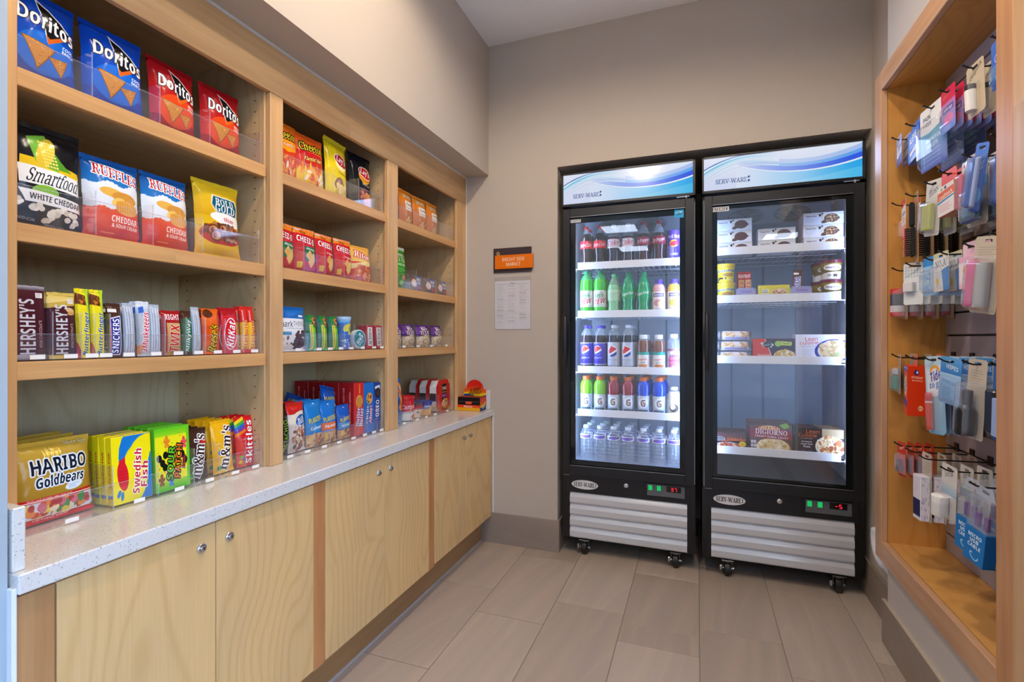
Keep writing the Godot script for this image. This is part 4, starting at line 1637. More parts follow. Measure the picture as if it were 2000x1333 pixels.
# ------------------------------------------------------------------ the room
func build_room():
	var wall := paint(WALL)
	var white := paint("f4f3f0")
	slab("wall_back", wall, Vector3(-2.2, 0, -1.0), Vector3(-0.845, 3.5, 0), "taupe far wall beside the cooler niche, with the orange sign on it")
	slab("wall_back", wall, Vector3(-0.845, 2.485, -1.0), Vector3(0.86, 3.5, 0), "taupe wall above the cooler niche")
	slab("wall_back", wall, Vector3(-0.845, 0, -1.1), Vector3(1.4, 3.5, -0.95), "dark back of the cooler niche")
	slab("wall_right", wall, Vector3(0.86, 0, -1.0), Vector3(1.4, 3.5, 0.436), "narrow right wall between the coolers and the peg case")
	var right := paint("ccc5bd")
	slab("wall_right", right, Vector3(0.80, 0, 0.436), Vector3(1.4, 0.40, 2.6), "grey right wall below the wooden peg case")
	slab("wall_right", right, Vector3(0.80, 2.55, 0.436), Vector3(1.4, 3.5, 2.6), "grey right wall above the wooden peg case")
	slab("wall_right", right, Vector3(1.03, 0.3, 0.3), Vector3(1.4, 2.7, 2.7), "wall behind the slatted peg panel")
	slab("wall_left", wall, Vector3(-2.2, 0, 0), Vector3(-2.0, 3.5, 2.6), "left wall behind the shelving")
	slab("wall_left", wall, Vector3(-2.2, 2.485, 0), Vector3(-1.328, 3.5, 2.52), "cream soffit wall above the shelving")
	slab("wall_left", paint("a9b6bf"), Vector3(-2.2, 0, 2.52), Vector3(-1.318, 3.5, 4.0), "pale wall end to the left of the shelving")
	var b := MB.new()
	b.box(M("e9edf0", 0.45), Vector3(-1.3085, 0.435, 2.5175), Vector3(0.021, 0.87, 0.009), 0.002)
	struct("trim_1", b, "white corner bead beside the near end of the base cabinets")
	b = MB.new()
	b.box(M("dcd9d4", 0.5), Vector3(-1.4935, 2.4815, 1.25), Vector3(0.008, 0.009, 2.48), 0.001)
	struct("trim_2", b, "white caulk line between shelving head and soffit")
	b = MB.new()
	b.box(M("dcd9d4", 0.5), Vector3(-1.493, 1.69, 0.003), Vector3(0.008, 1.58, 0.006), 0.001)
	b.box(M("dcd9d4", 0.5), Vector3(-1.294, 0.53, 0.003), Vector3(0.012, 0.70, 0.006), 0.001)
	struct("trim_3", b, "white caulk line where the shelving meets the far wall")
	slab("ceiling", white, Vector3(-2.2, 3.36, -1.0), Vector3(1.4, 3.55, 4.0), "white ceiling over the market")
	# floor: grout bed and porcelain planks laid in half bond
	var fl := MB.new()
	fl.box(M("8c8073", 0.8), Vector3(-0.3, -0.053, 1.5), Vector3(3.4, 0.1, 5.0))
	var floor_node := struct("floor", fl, "floor of long taupe porcelain tiles in the market")
	rng.seed = 21
	var xs := [-1.40, -1.05, -0.695, -0.343, 0.010, 0.360, 0.712, 1.065]
	for i in xs.size() - 1:
		var z0 := -0.81 if i % 2 == 0 else -0.585
		while z0 < 3.9:
			var tone: String = ["cbbcae", "c6b7a9", "d2c3b5", "c2b3a5", "cec0b2"][rng.randi() % 5]
			var tb := MB.new()
			tb.board(stone(tone), Vector3(xs[i] + 0.0015, -0.012, z0 + 0.0015), Vector3(xs[i + 1] - 0.0015, 0.0, z0 + 0.698), 2, 0.0012, Vector2(rng.randf(), rng.randf() * 2.0))
			part("tile", tb, floor_node)
			z0 += 0.70
	# tile skirting
	for k in [["baseboard_back", Vector3(-1.37, 0, 0), Vector3(-0.833, 0.203, 0.011), "tile skirting under the orange sign"], ["baseboard_niche", Vector3(-0.845, 0, -0.5), Vector3(-0.833, 0.203, 0.0), "tile skirting turning into the cooler niche"], ["baseboard_corner", Vector3(0.846, 0, -0.4), Vector3(0.86, 0.195, 0.436), "tile skirting between cooler and peg case"], ["baseboard_right", Vector3(0.787, 0, 0.40), Vector3(0.80, 0.192, 3.9), "tile skirting below the peg case"]]:
		var bb := MB.new()
		bb.board(stone("a89a8d"), k[1], k[2], 2 if k[2].z > 0.2 else 0, 0.002, Vector2(rng.randf(), rng.randf()))
		if k[0] == "baseboard_right":
			bb.box(M("c9bda8", 0.4, 0.3), Vector3(0.793, 0.194, 2.15), Vector3(0.014, 0.004, 3.5))
			bb.board(stone("a89a8d"), Vector3(0.80, 0, 0.424), Vector3(0.845, 0.192, 0.436), 0, 0.001)
		struct(k[0], bb, k[3])
	# the lobby behind the camera, which lets the daylight in
	var lob := paint("e6e3dc")
	slab("floor_lobby", M("d6cec2", 0.5), Vector3(-4.2, -0.1, 4.0), Vector3(4.2, 0, 9.8), "lobby floor behind the camera")
	slab("floor_lobby", M("d6cec2", 0.5), Vector3(1.4, -0.1, 2.6), Vector3(4.2, 0, 4.0), "lobby floor to the right of the camera")
	slab("ceiling_lobby", white, Vector3(-4.4, 3.36, 4.0), Vector3(4.4, 3.55, 9.8), "lobby ceiling behind the camera")
	slab("ceiling_lobby", white, Vector3(1.4, 3.36, 2.5), Vector3(4.4, 3.55, 4.0), "lobby ceiling to the right of the camera")
	slab("wall_lobby_left", lob, Vector3(-4.4, 0, 4.0), Vector3(-4.2, 3.5, 9.8), "lobby wall")
	slab("wall_lobby_front_left", lob, Vector3(-4.4, 0, 3.9), Vector3(-2.2, 3.5, 4.0), "lobby wall beside the market opening")
	slab("wall_lobby_front_right", lob, Vector3(1.4, 0, 2.5), Vector3(4.4, 3.5, 2.6), "lobby wall beside the market opening")
	for w in [["wall_lobby_right", 1], ["wall_lobby_back", 0]]:
		var wb := MB.new()
		if w[1] == 1:
			for q in [[2.5, 2.9, 0.0, 3.5], [9.3, 9.8, 0.0, 3.5], [2.9, 9.3, 0.0, 0.25], [2.9, 9.3, 3.0, 3.5]]:
				wb.box(lob, Vector3(4.3, (q[2] + q[3]) / 2, (q[0] + q[1]) / 2), Vector3(0.2, q[3] - q[2], q[1] - q[0]))
		else:
			for q in [[-4.4, 4.4, 0.0, 3.5]]:
				wb.box(lob, Vector3((q[0] + q[1]) / 2, (q[2] + q[3]) / 2, 9.9), Vector3(q[1] - q[0], q[3] - q[2], 0.2))
		struct(w[0], wb, "lobby wall behind the camera")
		if w[1] == 0:
			continue
		var wf := MB.new()
		var g := MB.new()
		for i in 5:
			var s := -3.4 + 1.7 * i if w[1] == 0 else 2.9 + 1.6 * i
			if w[1] == 0:
				wf.box(M("5a5854", 0.4, 0.6), Vector3(s, 1.625, 9.9), Vector3(0.06, 2.75, 0.08))
			else:
				wf.box(M("5a5854", 0.4, 0.6), Vector3(4.3, 1.625, s), Vector3(0.08, 2.75, 0.06))
		if w[1] == 0:
			g.box(clear("e8f0f0", 0.05, 0.0), Vector3(0, 1.625, 9.9), Vector3(6.8, 2.75, 0.006))
		else:
			g.box(clear("e8f0f0", 0.05, 0.0), Vector3(4.3, 1.625, 6.1), Vector3(0.006, 2.75, 6.4))
		var wn := struct("window_%d" % (w[1] + 1), wf, "large lobby window behind the camera")
		part("pane", g, wn)

func stone(tint: String) -> StandardMaterial3D:
	var k := "stone " + tint
	if not mats.has(k):
		var m := StandardMaterial3D.new()
		m.albedo_texture = tex.stone
		m.albedo_color = Color.html(tint)
		m.roughness = 0.42
		m.heightmap_enabled = true
		m.heightmap_texture = tex.stone
		m.heightmap_scale = 0.06
		mats[k] = m
	return mats[k]

func quartz() -> StandardMaterial3D:
	if not mats.has("quartz"):
		var m := StandardMaterial3D.new()
		m.albedo_texture = tex.quartz
		m.roughness = 0.16
		m.uv1_scale = Vector3(1.6, 3.2, 1)
		mats["quartz"] = m
	return mats["quartz"]

# ------------------------------------------------------------------ shelving on the left wall
const FX := -1.497
const SHELVES := [2.025, 1.655, 1.323]
const BAYS := [[2.421, 1.690, 1.682], [1.612, 0.915, 0.928], [0.826, 0.112, 0.136]]

func off() -> Vector2:
	return Vector2(rng.randf(), rng.randf() * 2.0)

func build_shelving():
	rng.seed = 8
	var t := thing("shelving_unit", "tall built-in maple shelving in three bays along the left wall, above the speckled counter", "shelving")
	var lip := W("solid", LIP)
	var pale := W("solid", "e4bb86")
	var ply := W("veneer", "dcbc8c", 0.5)
	var back := W("veneer", "d4c49c", 0.5)
	var stiles := [[2.421, 2.4925], [1.62, 1.682], [0.834, 0.928], [0.001, 0.136]]
	for i in 4:
		var b := MB.new()
		b.board(lip if i == 0 else pale, Vector3(-1.519, 0.8985, stiles[i][0]), Vector3(FX, 2.303 if i > 0 else 2.48, stiles[i][1]), 1, 0.002, off())
		part("stile", b, t)
	var b := MB.new()
	b.board(W("solid", "dfb681"), Vector3(-1.519, 2.304, 0.001), Vector3(FX, 2.48, 2.42), 2, 0.002, off())
	part("head_rail", b, t)
	for i in 3:
		var bay: Array = BAYS[i]
		b = MB.new()
		b.board(back, Vector3(-1.995, 0.8985, bay[1]), Vector3(-1.975, 2.48, bay[0]), 1, 0.0, off())
		part("back_panel", b, t)
		b = MB.new()
		b.board(ply, Vector3(-1.975, 2.44, bay[1]), Vector3(-1.52, 2.46, bay[0]), 2, 0.0, off())
		part("top_panel", b, t)
		for s in 2:
			b = MB.new()
			var z: float = bay[1] if s == 1 else bay[0] + 0.019
			b.board(ply, Vector3(-1.975, 0.8985, z - 0.019), Vector3(-1.52, 2.46, z), 1, 0.0, off())
			part("side_panel", b, t)
		b = MB.new()
		for x in [-1.565, -1.925]:
			var y := 0.99
			while y < 2.3:
				b.lathe(M("2a2018", 0.9), [[0.0, 0.0004], [0.0028, 0.0004], [0.0028, -0.002]], 8, Rect2(0, 0, 1, 1), Transform3D(Basis(Vector3.RIGHT, PI / 2), Vector3(x, y, bay[1] + 0.0002)))
				y += 0.0415
		var pins := part("pin_holes", b, t, "two columns of small dark shelf pin holes")
		pins.set_meta("kind", "stuff")
		for k in 3:
			b = MB.new()
			var y: float = SHELVES[k]
			b.board(ply, Vector3(-1.972, y - 0.022, bay[1] + 0.001), Vector3(-1.5325, y, bay[0] - 0.001), 2, 0.0, off())
			b.board(lip, Vector3(-1.532, y - 0.044, bay[1] + 0.001), Vector3(-1.509, y, bay[0] - 0.001), 2, 0.0015, off())
			part("shelf", b, t)

func build_base_cabinets():
	var top := thing("worktop", "long white quartz counter with dark specks running below the left shelving", "countertop")
	var b := MB.new()
	b.board(quartz(), Vector3(-1.99, 0.856, 0.001), Vector3(-1.29, 0.898, 2.515), 2, 0.003)
	part("counter_slab", b, top)
	b = MB.new()
	b.board(quartz(), Vector3(-1.99, 0.8985, 2.493), Vector3(-1.312, 1.03, 2.515), 1, 0.002)
	part("side_splash", b, top)
	b = MB.new()
	b.board(quartz(), Vector3(-1.494, 0.8985, 0.001), Vector3(-1.312, 1.028, 0.021), 1, 0.002)
	part("side_splash", b, top)
	rng.seed = 14
	var names := ["nearest the camera, with silver locks", "middle one of three, with silver locks", "farthest from the camera, beside the far wall"]
	var cabs := [[2.444, 2.061, 1.669, 1.608, 0.172], [1.608, 1.230, 0.841, 0.776, 0.172], [0.776, 0.402, 0.004, 0.001, 0.180]]
	for i in 3:
		var d: Array = cabs[i]
		var t := thing("base_cabinet", "maple two-door base cabinet under the counter, " + names[i], "cabinet")
		b = MB.new()
		b.board(W("solid", LIP), Vector3(-1.985, d[4] + 0.002, d[3] + 0.001), Vector3(-1.326, 0.855, (2.513 if i == 0 else d[0]) - 0.001), 1, 0.0, off())
		part("body", b, t)
		if i == 0:
			b = MB.new()
			b.board(W("solid", "c89a68"), Vector3(-1.326, 0.10, 2.446), Vector3(-1.306, 0.848, 2.512), 1, 0.001, off())
			part("filler_strip", b, t, "narrow darker filler strip at the near end")
		if i < 2:
			b = MB.new()
			b.board(W("solid", "d0935c"), Vector3(-1.326, 0.165, d[3] + 0.001), Vector3(-1.308 - 0.002 * i, 0.848, d[2] - 0.002), 1, 0.001, off())
			part("filler_strip", b, t, "reddish filler strip between two cabinets")
		for s in 2:
			b = MB.new()
			b.board(W("veneer", "efc98c"), Vector3(-1.326, d[4], d[s + 1] + 0.0015), Vector3(-1.305, 0.848, d[s] - 0.0015), 1, 0.001, off())
			var door := part("door", b, t)
			var z: float = d[1] + (0.046 if s == 0 else -0.043)
			b = MB.new()
			var chrome := M("d8d8da", 0.16, 1.0)
			var xf := Transform3D(Basis(Vector3.BACK, -PI / 2), Vector3(-1.305, 0.79, z))
			if i < 2:
				b.lathe(chrome, [[0.0145, 0.0], [0.0145, 0.003], [0.012, 0.006], [0.0085, 0.0065], [0.008, 0.004], [0.008, 0.0105], [0.0065, 0.0115], [0.0, 0.0115]], 22, Rect2(0, 0, 1, 1), xf)
				b.box(M("202020", 0.5), Vector3(-1.293, 0.79, z), Vector3(0.0012, 0.008, 0.002))
				part("lock", b, door, "round chrome cam lock")
			else:
				b.lathe(M("c4c0b8", 0.3, 1.0), [[0.006, 0.0], [0.006, 0.008], [0.013, 0.012], [0.0135, 0.018], [0.009, 0.023], [0.0, 0.024]], 20, Rect2(0, 0, 1, 1), xf)
				part("knob", b, door, "small satin metal knob")
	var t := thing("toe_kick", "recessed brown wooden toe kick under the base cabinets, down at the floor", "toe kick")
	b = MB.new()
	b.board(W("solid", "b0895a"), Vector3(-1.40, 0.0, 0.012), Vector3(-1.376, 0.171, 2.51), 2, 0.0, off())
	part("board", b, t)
	b = MB.new()
	b.box(M("c8ccd0", 0.35, 0.4), Vector3(-1.3745, 0.006, 1.262), Vector3(0.003, 0.011, 2.49))
	part("metal_edge", b, t)

# clear acrylic trays that keep the packets in line: base, front lip and dividers
func build_trays():
	var acr := clear("ccd4e4", 0.025, 0.04)
	var edge := clear("c9d2e4", 0.25, 0.1)
	var rows := [
		["the top shelf of the near bay", 2.0265, [2.415, 2.252, 2.072, 1.907, 1.70], 0.075],
		["the second shelf of the near bay", 1.6565, [2.415, 2.243, 2.092, 1.933, 1.71], 0.09],
		["the candy bar shelf of the near bay", 1.3245, [2.415, 2.339, 2.276, 2.243, 2.208, 2.126, 2.056, 1.989, 1.922, 1.85, 1.775, 1.70], 0.062],
		["the counter in the near bay", 0.9, [2.41, 2.200, 2.077, 1.962, 1.87, 1.766, 1.70], 0.07],
		["the top shelf of the middle bay", 2.0265, [1.608, 1.479, 1.30, 1.127, 0.932], 0.075],
		["the second shelf of the middle bay", 1.6565, [1.608, 1.484, 1.358, 1.233, 1.115, 0.932], 0.075],
		["the mint and bar shelf of the middle bay", 1.3245, [1.608, 1.441, 1.372, 1.302, 1.23, 1.157, 1.06, 0.976, 0.932], 0.072],
		["the counter in the middle bay", 0.9, [1.608, 1.527, 1.42, 1.326, 1.23, 1.126, 1.058, 0.979, 0.932], 0.07],
		["the top shelf of the far bay", 2.0265, [0.82, 0.71, 0.553, 0.40, 0.14], 0.08],
		["the second shelf of the far bay", 1.6565, [0.82, 0.6, 0.46, 0.29, 0.14], 0.075],
		["the pastry shelf of the far bay", 1.3245, [0.82, 0.675, 0.525, 0.36, 0.14], 0.06],
		["the counter in the far bay", 0.9, [0.82, 0.668, 0.548, 0.46, 0.335, 0.14], 0.07],
	]
	for r in rows:
		var zs: Array = r[2]
		var y: float = r[1]
		var t := thing("acrylic_tray", "clear acrylic divider tray on " + r[0], "tray", Vector3.ZERO, 0.0, "")
		var b := MB.new()
		var zl: float = zs[-1]
		var zh: float = zs[0]
		b.box(acr, Vector3(-1.74, y + 0.001, (zl + zh) / 2), Vector3(0.44, 0.002, zh - zl))
		part("base_sheet", b, t)
		b = MB.new()
		b.box(acr, Vector3(-1.5205, y + 0.003 + r[3] / 2, (zl + zh) / 2), Vector3(0.002, r[3], zh - zl))
		b.box(edge, Vector3(-1.5205, y + 0.004 + r[3], (zl + zh) / 2), Vector3(0.0025, 0.0012, zh - zl))
		part("front_lip", b, t)
		for i in zs.size():
			if i == 0:
				continue
			b = MB.new()
			b.box(acr, Vector3(-1.73, y + 0.003 + 0.06, zs[i]), Vector3(0.41, 0.12, 0.002))
			b.box(edge, Vector3(-1.5246, y + 0.063, zs[i]), Vector3(0.001, 0.12, 0.0024))
			part("divider", b, t)
			if y < 1.4:
				b = MB.new()
				b.box(M("f4f1ea", 0.6), Vector3(-1.5185, y + 0.009, (zs[i] + zs[i - 1]) / 2 - 0.004), Vector3(0.0012, 0.011, 0.03))
				part("price_tag", b, t)

# ------------------------------------------------------------------ packets (fronts face +z, origin at the middle of the foot)
# a crimped film packet: puffed body, flat top and bottom seals
func bag(key: String, art: String, w: float, h: float, d: float, o := {}):
	var t := proto(key)
	var n := FastNoiseLite.new()
	n.seed = hash(key) % 1000
	n.frequency = 1.0
	var m := A(art, o.get("rough", 0.19))
	var r := U(art)
	var seal: float = o.get("seal", 0.05)
	var pinch: float = o.get("pinch", 0.05)
	var boxy: float = o.get("boxy", 2.4)
	var wr: float = o.get("wrinkle", 0.10)
	var back_m: StandardMaterial3D = M(o.get("back", "b8b8c0"), 0.3, 0.0)
	var shape := func(u: float, v: float, sgn: float) -> Vector3:
		var a: float = absf(2.0 * u - 1.0)
		var across: float = pow(maxf(0.0, 1.0 - pow(a, boxy)), 0.62)
		var along: float = pow(maxf(0.0, sin(PI * clampf(v, 0.0, 1.0))), 0.42)
		var ends: float = pow(absf(2.0 * v - 1.0), 3.0)
		var z: float = d / 2.0 * across * along
		z += d * wr * (n.get_noise_2d(u * 5.0 + sgn * 3.0, v * 5.0) * 0.6 + n.get_noise_2d(u * 13.0, v * 5.5 + sgn) * (0.25 + 0.9 * ends)) * across * along
		z += d * 0.045 * sin(u * 40.0 + 4.0 * n.get_noise_2d(u * 3.0, 2.0)) * ends * across * along
		var x: float = (u - 0.5) * w * (1.0 - pinch * along) + w * 0.012 * n.get_noise_2d(v * 4.0, 9.0 + signf(u - 0.5)) * along
		return Vector3(x, h * (seal + (1.0 - 2.0 * seal) * v), sgn * z)
	var b := MB.new()
	var rs := Rect2(r.position + Vector2(0, r.size.y * seal), Vector2(r.size.x, r.size.y * (1.0 - 2.0 * seal)))
	b.grid(m, 16, 18, func(u, v): return shape.call(u, v, 1.0), rs)
	b.grid(back_m, 10, 12, func(u, v): return shape.call(u, v, -1.0), Rect2(0, 0, 1, 1), true)
	part("film_body", b, t)
	for s in 2:
		b = MB.new()
		var y0 := 0.0 if s == 0 else h * (1.0 - seal)
		var lean: float = o.get("curl", 0.0) * s
		b.grid(m, 22, 6, func(u, v):
			var wav: float = 0.0012 * sin(v * PI * 6.0) + 0.0022 * n.get_noise_2d(u * 6.0, s * 7.0 + 1.0) + 0.0009
			return Vector3((u - 0.5) * w, y0 + h * seal * v + 0.002 * n.get_noise_2d(u * 5.0, 3.0) * (v if s == 1 else 0.0), wav + lean * v), Rect2(r.position + Vector2(0, r.size.y * (1.0 - seal) if s == 0 else 0.0), Vector2(r.size.x, r.size.y * seal)))
		b.grid(back_m, 8, 2, func(u, v): return Vector3((u - 0.5) * w, y0 + h * seal * v, -0.0012 + lean * v), Rect2(0, 0, 1, 1), true)
		part("bottom_seal" if s == 0 else "top_seal", b, t)

# a printed carton; side colours or side art, a darker tuck flap line on top
func carton(key: String, art: String, w: float, h: float, d: float, side: String, o := {}):
	var t := proto(key)
	var b := MB.new()
	var faces := {"front": face(art, o.get("rough", 0.34))}
	if o.has("left"):
		faces["left"] = face(o.left, 0.34)
	if o.has("right"):
		faces["right"] = face(o.right, 0.34)
	if o.has("top"):
		faces["top"] = [M(o.top, 0.4), Rect2(0, 0, 1, 1)]
	b.box(M(side, 0.4), Vector3(0, h / 2, 0), Vector3(w, h, d), 0.0012, faces)
	part("carton", b, t)
	b = MB.new()
	b.box(M(o.get("top", side), 0.42), Vector3(0, h + 0.0003, d * 0.1), Vector3(w * 0.96, 0.0008, d * 0.72), 0.0003)
	part("tuck_flap", b, t)

# a straight tub or can with a lid
func tub(key: String, art: String, r0: float, r1: float, h: float, lid: String, base: String, o := {}):
	var t := proto(key)
	var lh: float = o.get("lid_h", 0.01)
	var b := MB.new()
	b.lathe(A(art, 0.4), [[r0, 0.002], [r1, h - lh]], 28, U(art))
	b.lathe(M(base, 0.4), [[0.0, 0.003], [r0 * 0.92, 0.003], [r0 * 0.96, 0.0], [r0, 0.002]], 28)
	part("tub_body", b, t)
	b = MB.new()
	b.lathe(M(lid, 0.35), [[r1, h - lh - 0.002], [r1 + 0.003, h - lh - 0.002], [r1 + 0.003, h - 0.001], [r1 + 0.001, h], [r1 - 0.004, h], [r1 - 0.005, h - 0.003], [0.0, h - 0.003]], 28)
	part("lid", b, t)

const ORD := ["front", "second", "third", "fourth", "fifth", "sixth", "seventh", "eighth"]

# e = [template, name, label, category, z, y, x of the front, tilt, yaw, how many in the lane, step, group]
func lane(e: Array):
	for i in e[9]:
		var lab: String = e[2] if e[9] == 1 else ("%s, %s" % [e[2], "front" if i == 0 else ORD[i] + " back"])
		var jit := 0.0 if i == 0 else rng.randf_range(-1.0, 1.0)
		put(e[0], e[1], lab, e[3], Vector3(e[6] - e[10] * i, e[5], e[4] + jit * 0.004), Vector3(-e[7] + jit, 90.0 + e[8] + jit * 1.5, 0), e[11] if e[9] > 1 else "")

func stock_left():
	rng.seed = 77
	var Y1 := 2.029
	var Y2 := 1.659
	var Y3 := 1.327
	var Y4 := 0.9025
	bag("chips_blue", "dor_blue", 0.162, 0.240, 0.062, {"back": "0c3c94"})
	bag("chips_red", "dor_red", 0.155, 0.232, 0.060, {"back": "901018"})
	bag("popcorn", "smart", 0.172, 0.272, 0.07, {"back": "16161a"})
	bag("ridged", "ruff", 0.152, 0.236, 0.058, {"back": "0c4c98"})
	bag("pretzel", "rold", 0.176, 0.268, 0.05, {"back": "d8a818", "pinch": 0.08})
	bag("puffs", "chee_crunch", 0.150, 0.236, 0.055, {"back": "d86018"})
	bag("puffs_hot", "chee_hot", 0.168, 0.232, 0.055, {"back": "c83018"})
	bag("crisps_yellow", "lay_classic", 0.166, 0.272, 0.055, {"back": "d8c018", "pinch": 0.09, "curl": 0.008})
	bag("crisps_black", "lay_bbq", 0.160, 0.268, 0.055, {"back": "15181f", "pinch": 0.09})
	bag("cracker_green", "cz_green", 0.122, 0.192, 0.045, {"back": "c01820"})
	bag("cracker_red", "cz_red", 0.118, 0.190, 0.045, {"back": "c01820"})
	bag("cracker_gold", "ritos", 0.145, 0.185, 0.05, {"back": "c83020", "curl": -0.006})
	bag("snack_red", "red_snack", 0.100, 0.196, 0.045, {"back": "901828"})
	bag("snack_orange", "orange_snack", 0.148, 0.206, 0.05, {"back": "c86414", "pinch": 0.1})
	bag("kettle_green", "kettle", 0.175, 0.240, 0.06, {"back": "1c7c20"})
	bag("pastry_pack", "pastry", 0.124, 0.094, 0.03, {"back": "1c48a8", "seal": 0.08})
	bag("roll_pack", "roll", 0.138, 0.134, 0.055, {"back": "5c2484", "seal": 0.07, "wrinkle": 0.16})
	var r1 := "tortilla chip bags on the top shelf of the near bay"
	for e in [
		["chips_blue", "chip_bag", "blue cool ranch tortilla chip bag on the top shelf, cut by the shelving's near end", "chip bag", 2.334, Y1, -1.585, 3, 3, 1, 0, r1],
		["chips_blue", "chip_bag", "blue cool ranch tortilla chip bag beside the first red chip bag", "chip bag", 2.163, Y1, -1.583, 4, -2, 1, 0, r1],
		["chips_red", "chip_bag", "red nacho cheese tortilla chip bag right beside a blue chip bag", "chip bag", 1.989, Y1, -1.583, 4, 2, 1, 0, r1],
		["chips_red", "chip_bag", "red nacho cheese tortilla chip bag at the end of the near bay's top shelf", "chip bag", 1.818, Y1, -1.583, 3, -2, 1, 0, r1],
		["popcorn", "popcorn_bag", "black white cheddar popcorn bag with a corn cob picture", "popcorn bag", 2.327, Y2, -1.588, 3, 0, 1, 0, ""],
		["ridged", "chip_bag", "blue, white and orange ridged chip bag beside the black popcorn bag", "chip bag", 2.167, Y2, -1.582, 4, 0, 1, 0, ""],
		["ridged", "chip_bag", "blue, white and orange ridged chip bag beside the yellow pretzel bag", "chip bag", 2.012, Y2, -1.582, 4, 2, 1, 0, ""],
		["pretzel", "pretzel_bag", "yellow pretzel thins bag with a dark blue emblem", "pretzel bag", 1.832, Y2, -1.578, 4, -2, 1, 0, ""],
		["puffs", "cheese_puff_bag", "orange and red crunchy cheese puff bag half behind the first stile", "chip bag", 1.532, Y1, -1.582, 3, 3, 1, 0, ""],
		["puffs_hot", "cheese_puff_bag", "red and yellow hot cheese puff bag with flames", "chip bag", 1.388, Y1, -1.582, 4, -3, 1, 0, ""],
		["crisps_yellow", "chip_bag", "bright yellow potato chip bag with a red oval emblem", "chip bag", 1.217, Y1, -1.582, 3, 4, 1, 0, ""],
		["crisps_black", "chip_bag", "black barbecue potato chip bag with a red oval emblem", "chip bag", 1.038, Y1, -1.582, 3, -4, 1, 0, ""],
		["cracker_green", "cracker_bag", "red cheese cracker bag with green panel, half behind the first stile", "cracker bag", 1.542, Y2, -1.576, 4, 2, 1, 0, ""],
		["cracker_green", "cracker_bag", "red cheese cracker bag with green panel, fully in view", "cracker bag", 1.421, Y2, -1.576, 4, -2, 1, 0, ""],
		["cracker_red", "cracker_bag", "all red cheese cracker bag next to the green panelled one", "cracker bag", 1.296, Y2, -1.576, 5, 3, 1, 0, ""],
		["cracker_red", "cracker_bag", "all red cheese cracker bag next to the orange and gold bag", "cracker bag", 1.175, Y2, -1.576, 4, -2, 1, 0, ""],
		["cracker_gold", "cracker_bag", "orange and gold bag of toasted chips beside the red cracker bags", "chip bag", 1.038, Y2, -1.578, 6, -5, 1, 0, ""],
		["snack_red", "snack_bag", "dark red snack bag half behind the second stile on the top shelf", "snack bag", 0.762, Y1, -1.576, 3, 0, 1, 0, ""],
		["snack_orange", "snack_bag", "orange snack bag with white panel beside the dark red bag", "snack bag", 0.632, Y1, -1.578, 3, 2, 1, 0, "orange snack bags in the far bay"],
		["snack_orange", "snack_bag", "middle one of the three orange snack bags in the far bay", "snack bag", 0.476, Y1, -1.578, 4, -3, 1, 0, "orange snack bags in the far bay"],
		["snack_orange", "snack_bag", "orange snack bag at the far end of the far bay's top shelf", "snack bag", 0.328, Y1, -1.578, 3, 2, 1, 0, "orange snack bags in the far bay"],
		["kettle_green", "chip_bag", "green kettle potato chip bag in the far bay", "chip bag", 0.712, Y2, -1.583, 3, 0, 1, 0, ""],
		["pastry_pack", "pastry_packet", "small blue pastry packet beside the green chip bag", "pastry packet", 0.53, Y2, -1.57, 6, 0, 1, 0, "blue pastry packets in the far bay"],
		["pastry_pack", "pastry_packet", "middle one of the three small blue pastry packets", "pastry packet", 0.363, Y2, -1.57, 6, 0, 1, 0, "blue pastry packets in the far bay"],
		["pastry_pack", "pastry_packet", "small blue pastry packet nearest the far wall", "pastry packet", 0.21, Y2, -1.57, 6, 0, 1, 0, "blue pastry packets in the far bay"],
		["roll_pack", "roll_packet", "purple topped cinnamon roll packet half behind the second stile", "pastry packet", 0.745, Y3, -1.579, 4, 0, 1, 0, "purple topped roll packets"],
		["roll_pack", "roll_packet", "purple topped cinnamon roll packet, second from the stile", "pastry packet", 0.603, Y3, -1.579, 4, 4, 1, 0, "purple topped roll packets"],
		["roll_pack", "roll_packet", "purple topped cinnamon roll packet, third from the stile", "pastry packet", 0.435, Y3, -1.579, 5, -5, 1, 0, "purple topped roll packets"],
		["roll_pack", "roll_packet", "purple topped cinnamon roll packet at the far end of its shelf", "pastry packet", 0.268, Y3, -1.579, 4, 3, 1, 0, "purple topped roll packets"],
	]:
		lane(e)
	# candy bars standing on end
	var bar := {"boxy": 5.0, "pinch": 0.02, "seal": 0.045, "wrinkle": 0.07, "rough": 0.22}
	for k in [["bar_plain", "choc_plain", 0.072, 0.184, 0.013, "4a1c24"], ["bar_almond", "choc_almond", 0.061, 0.172, 0.014, "4a2024"], ["bar_butter", "butter", 0.032, 0.187, 0.02, "f0dc18"], ["bar_nougat", "snick", 0.038, 0.152, 0.022, "4a2c20"], ["bar_silver", "musk", 0.038, 0.163, 0.022, "c0c4cc"], ["bar_back", "wrap_back", 0.030, 0.156, 0.022, "a8b0bc"], ["bar_wafer", "twix", 0.060, 0.140, 0.024, "b88c48"], ["bar_caramel", "milky", 0.034, 0.142, 0.022, "4a2c1c"], ["bar_peanut", "reese", 0.060, 0.153, 0.022, "e86414"], ["bar_kit", "kit", 0.062, 0.160, 0.016, "d41c24"], ["bar_chew", "burst", 0.028, 0.170, 0.022, "d42c24"]]:
		var o := bar.duplicate()
		o.back = k[5]
		bag(k[0], k[1], k[2], k[3], k[4], o)
	var cb := "candy bars on the third shelf of the near bay"
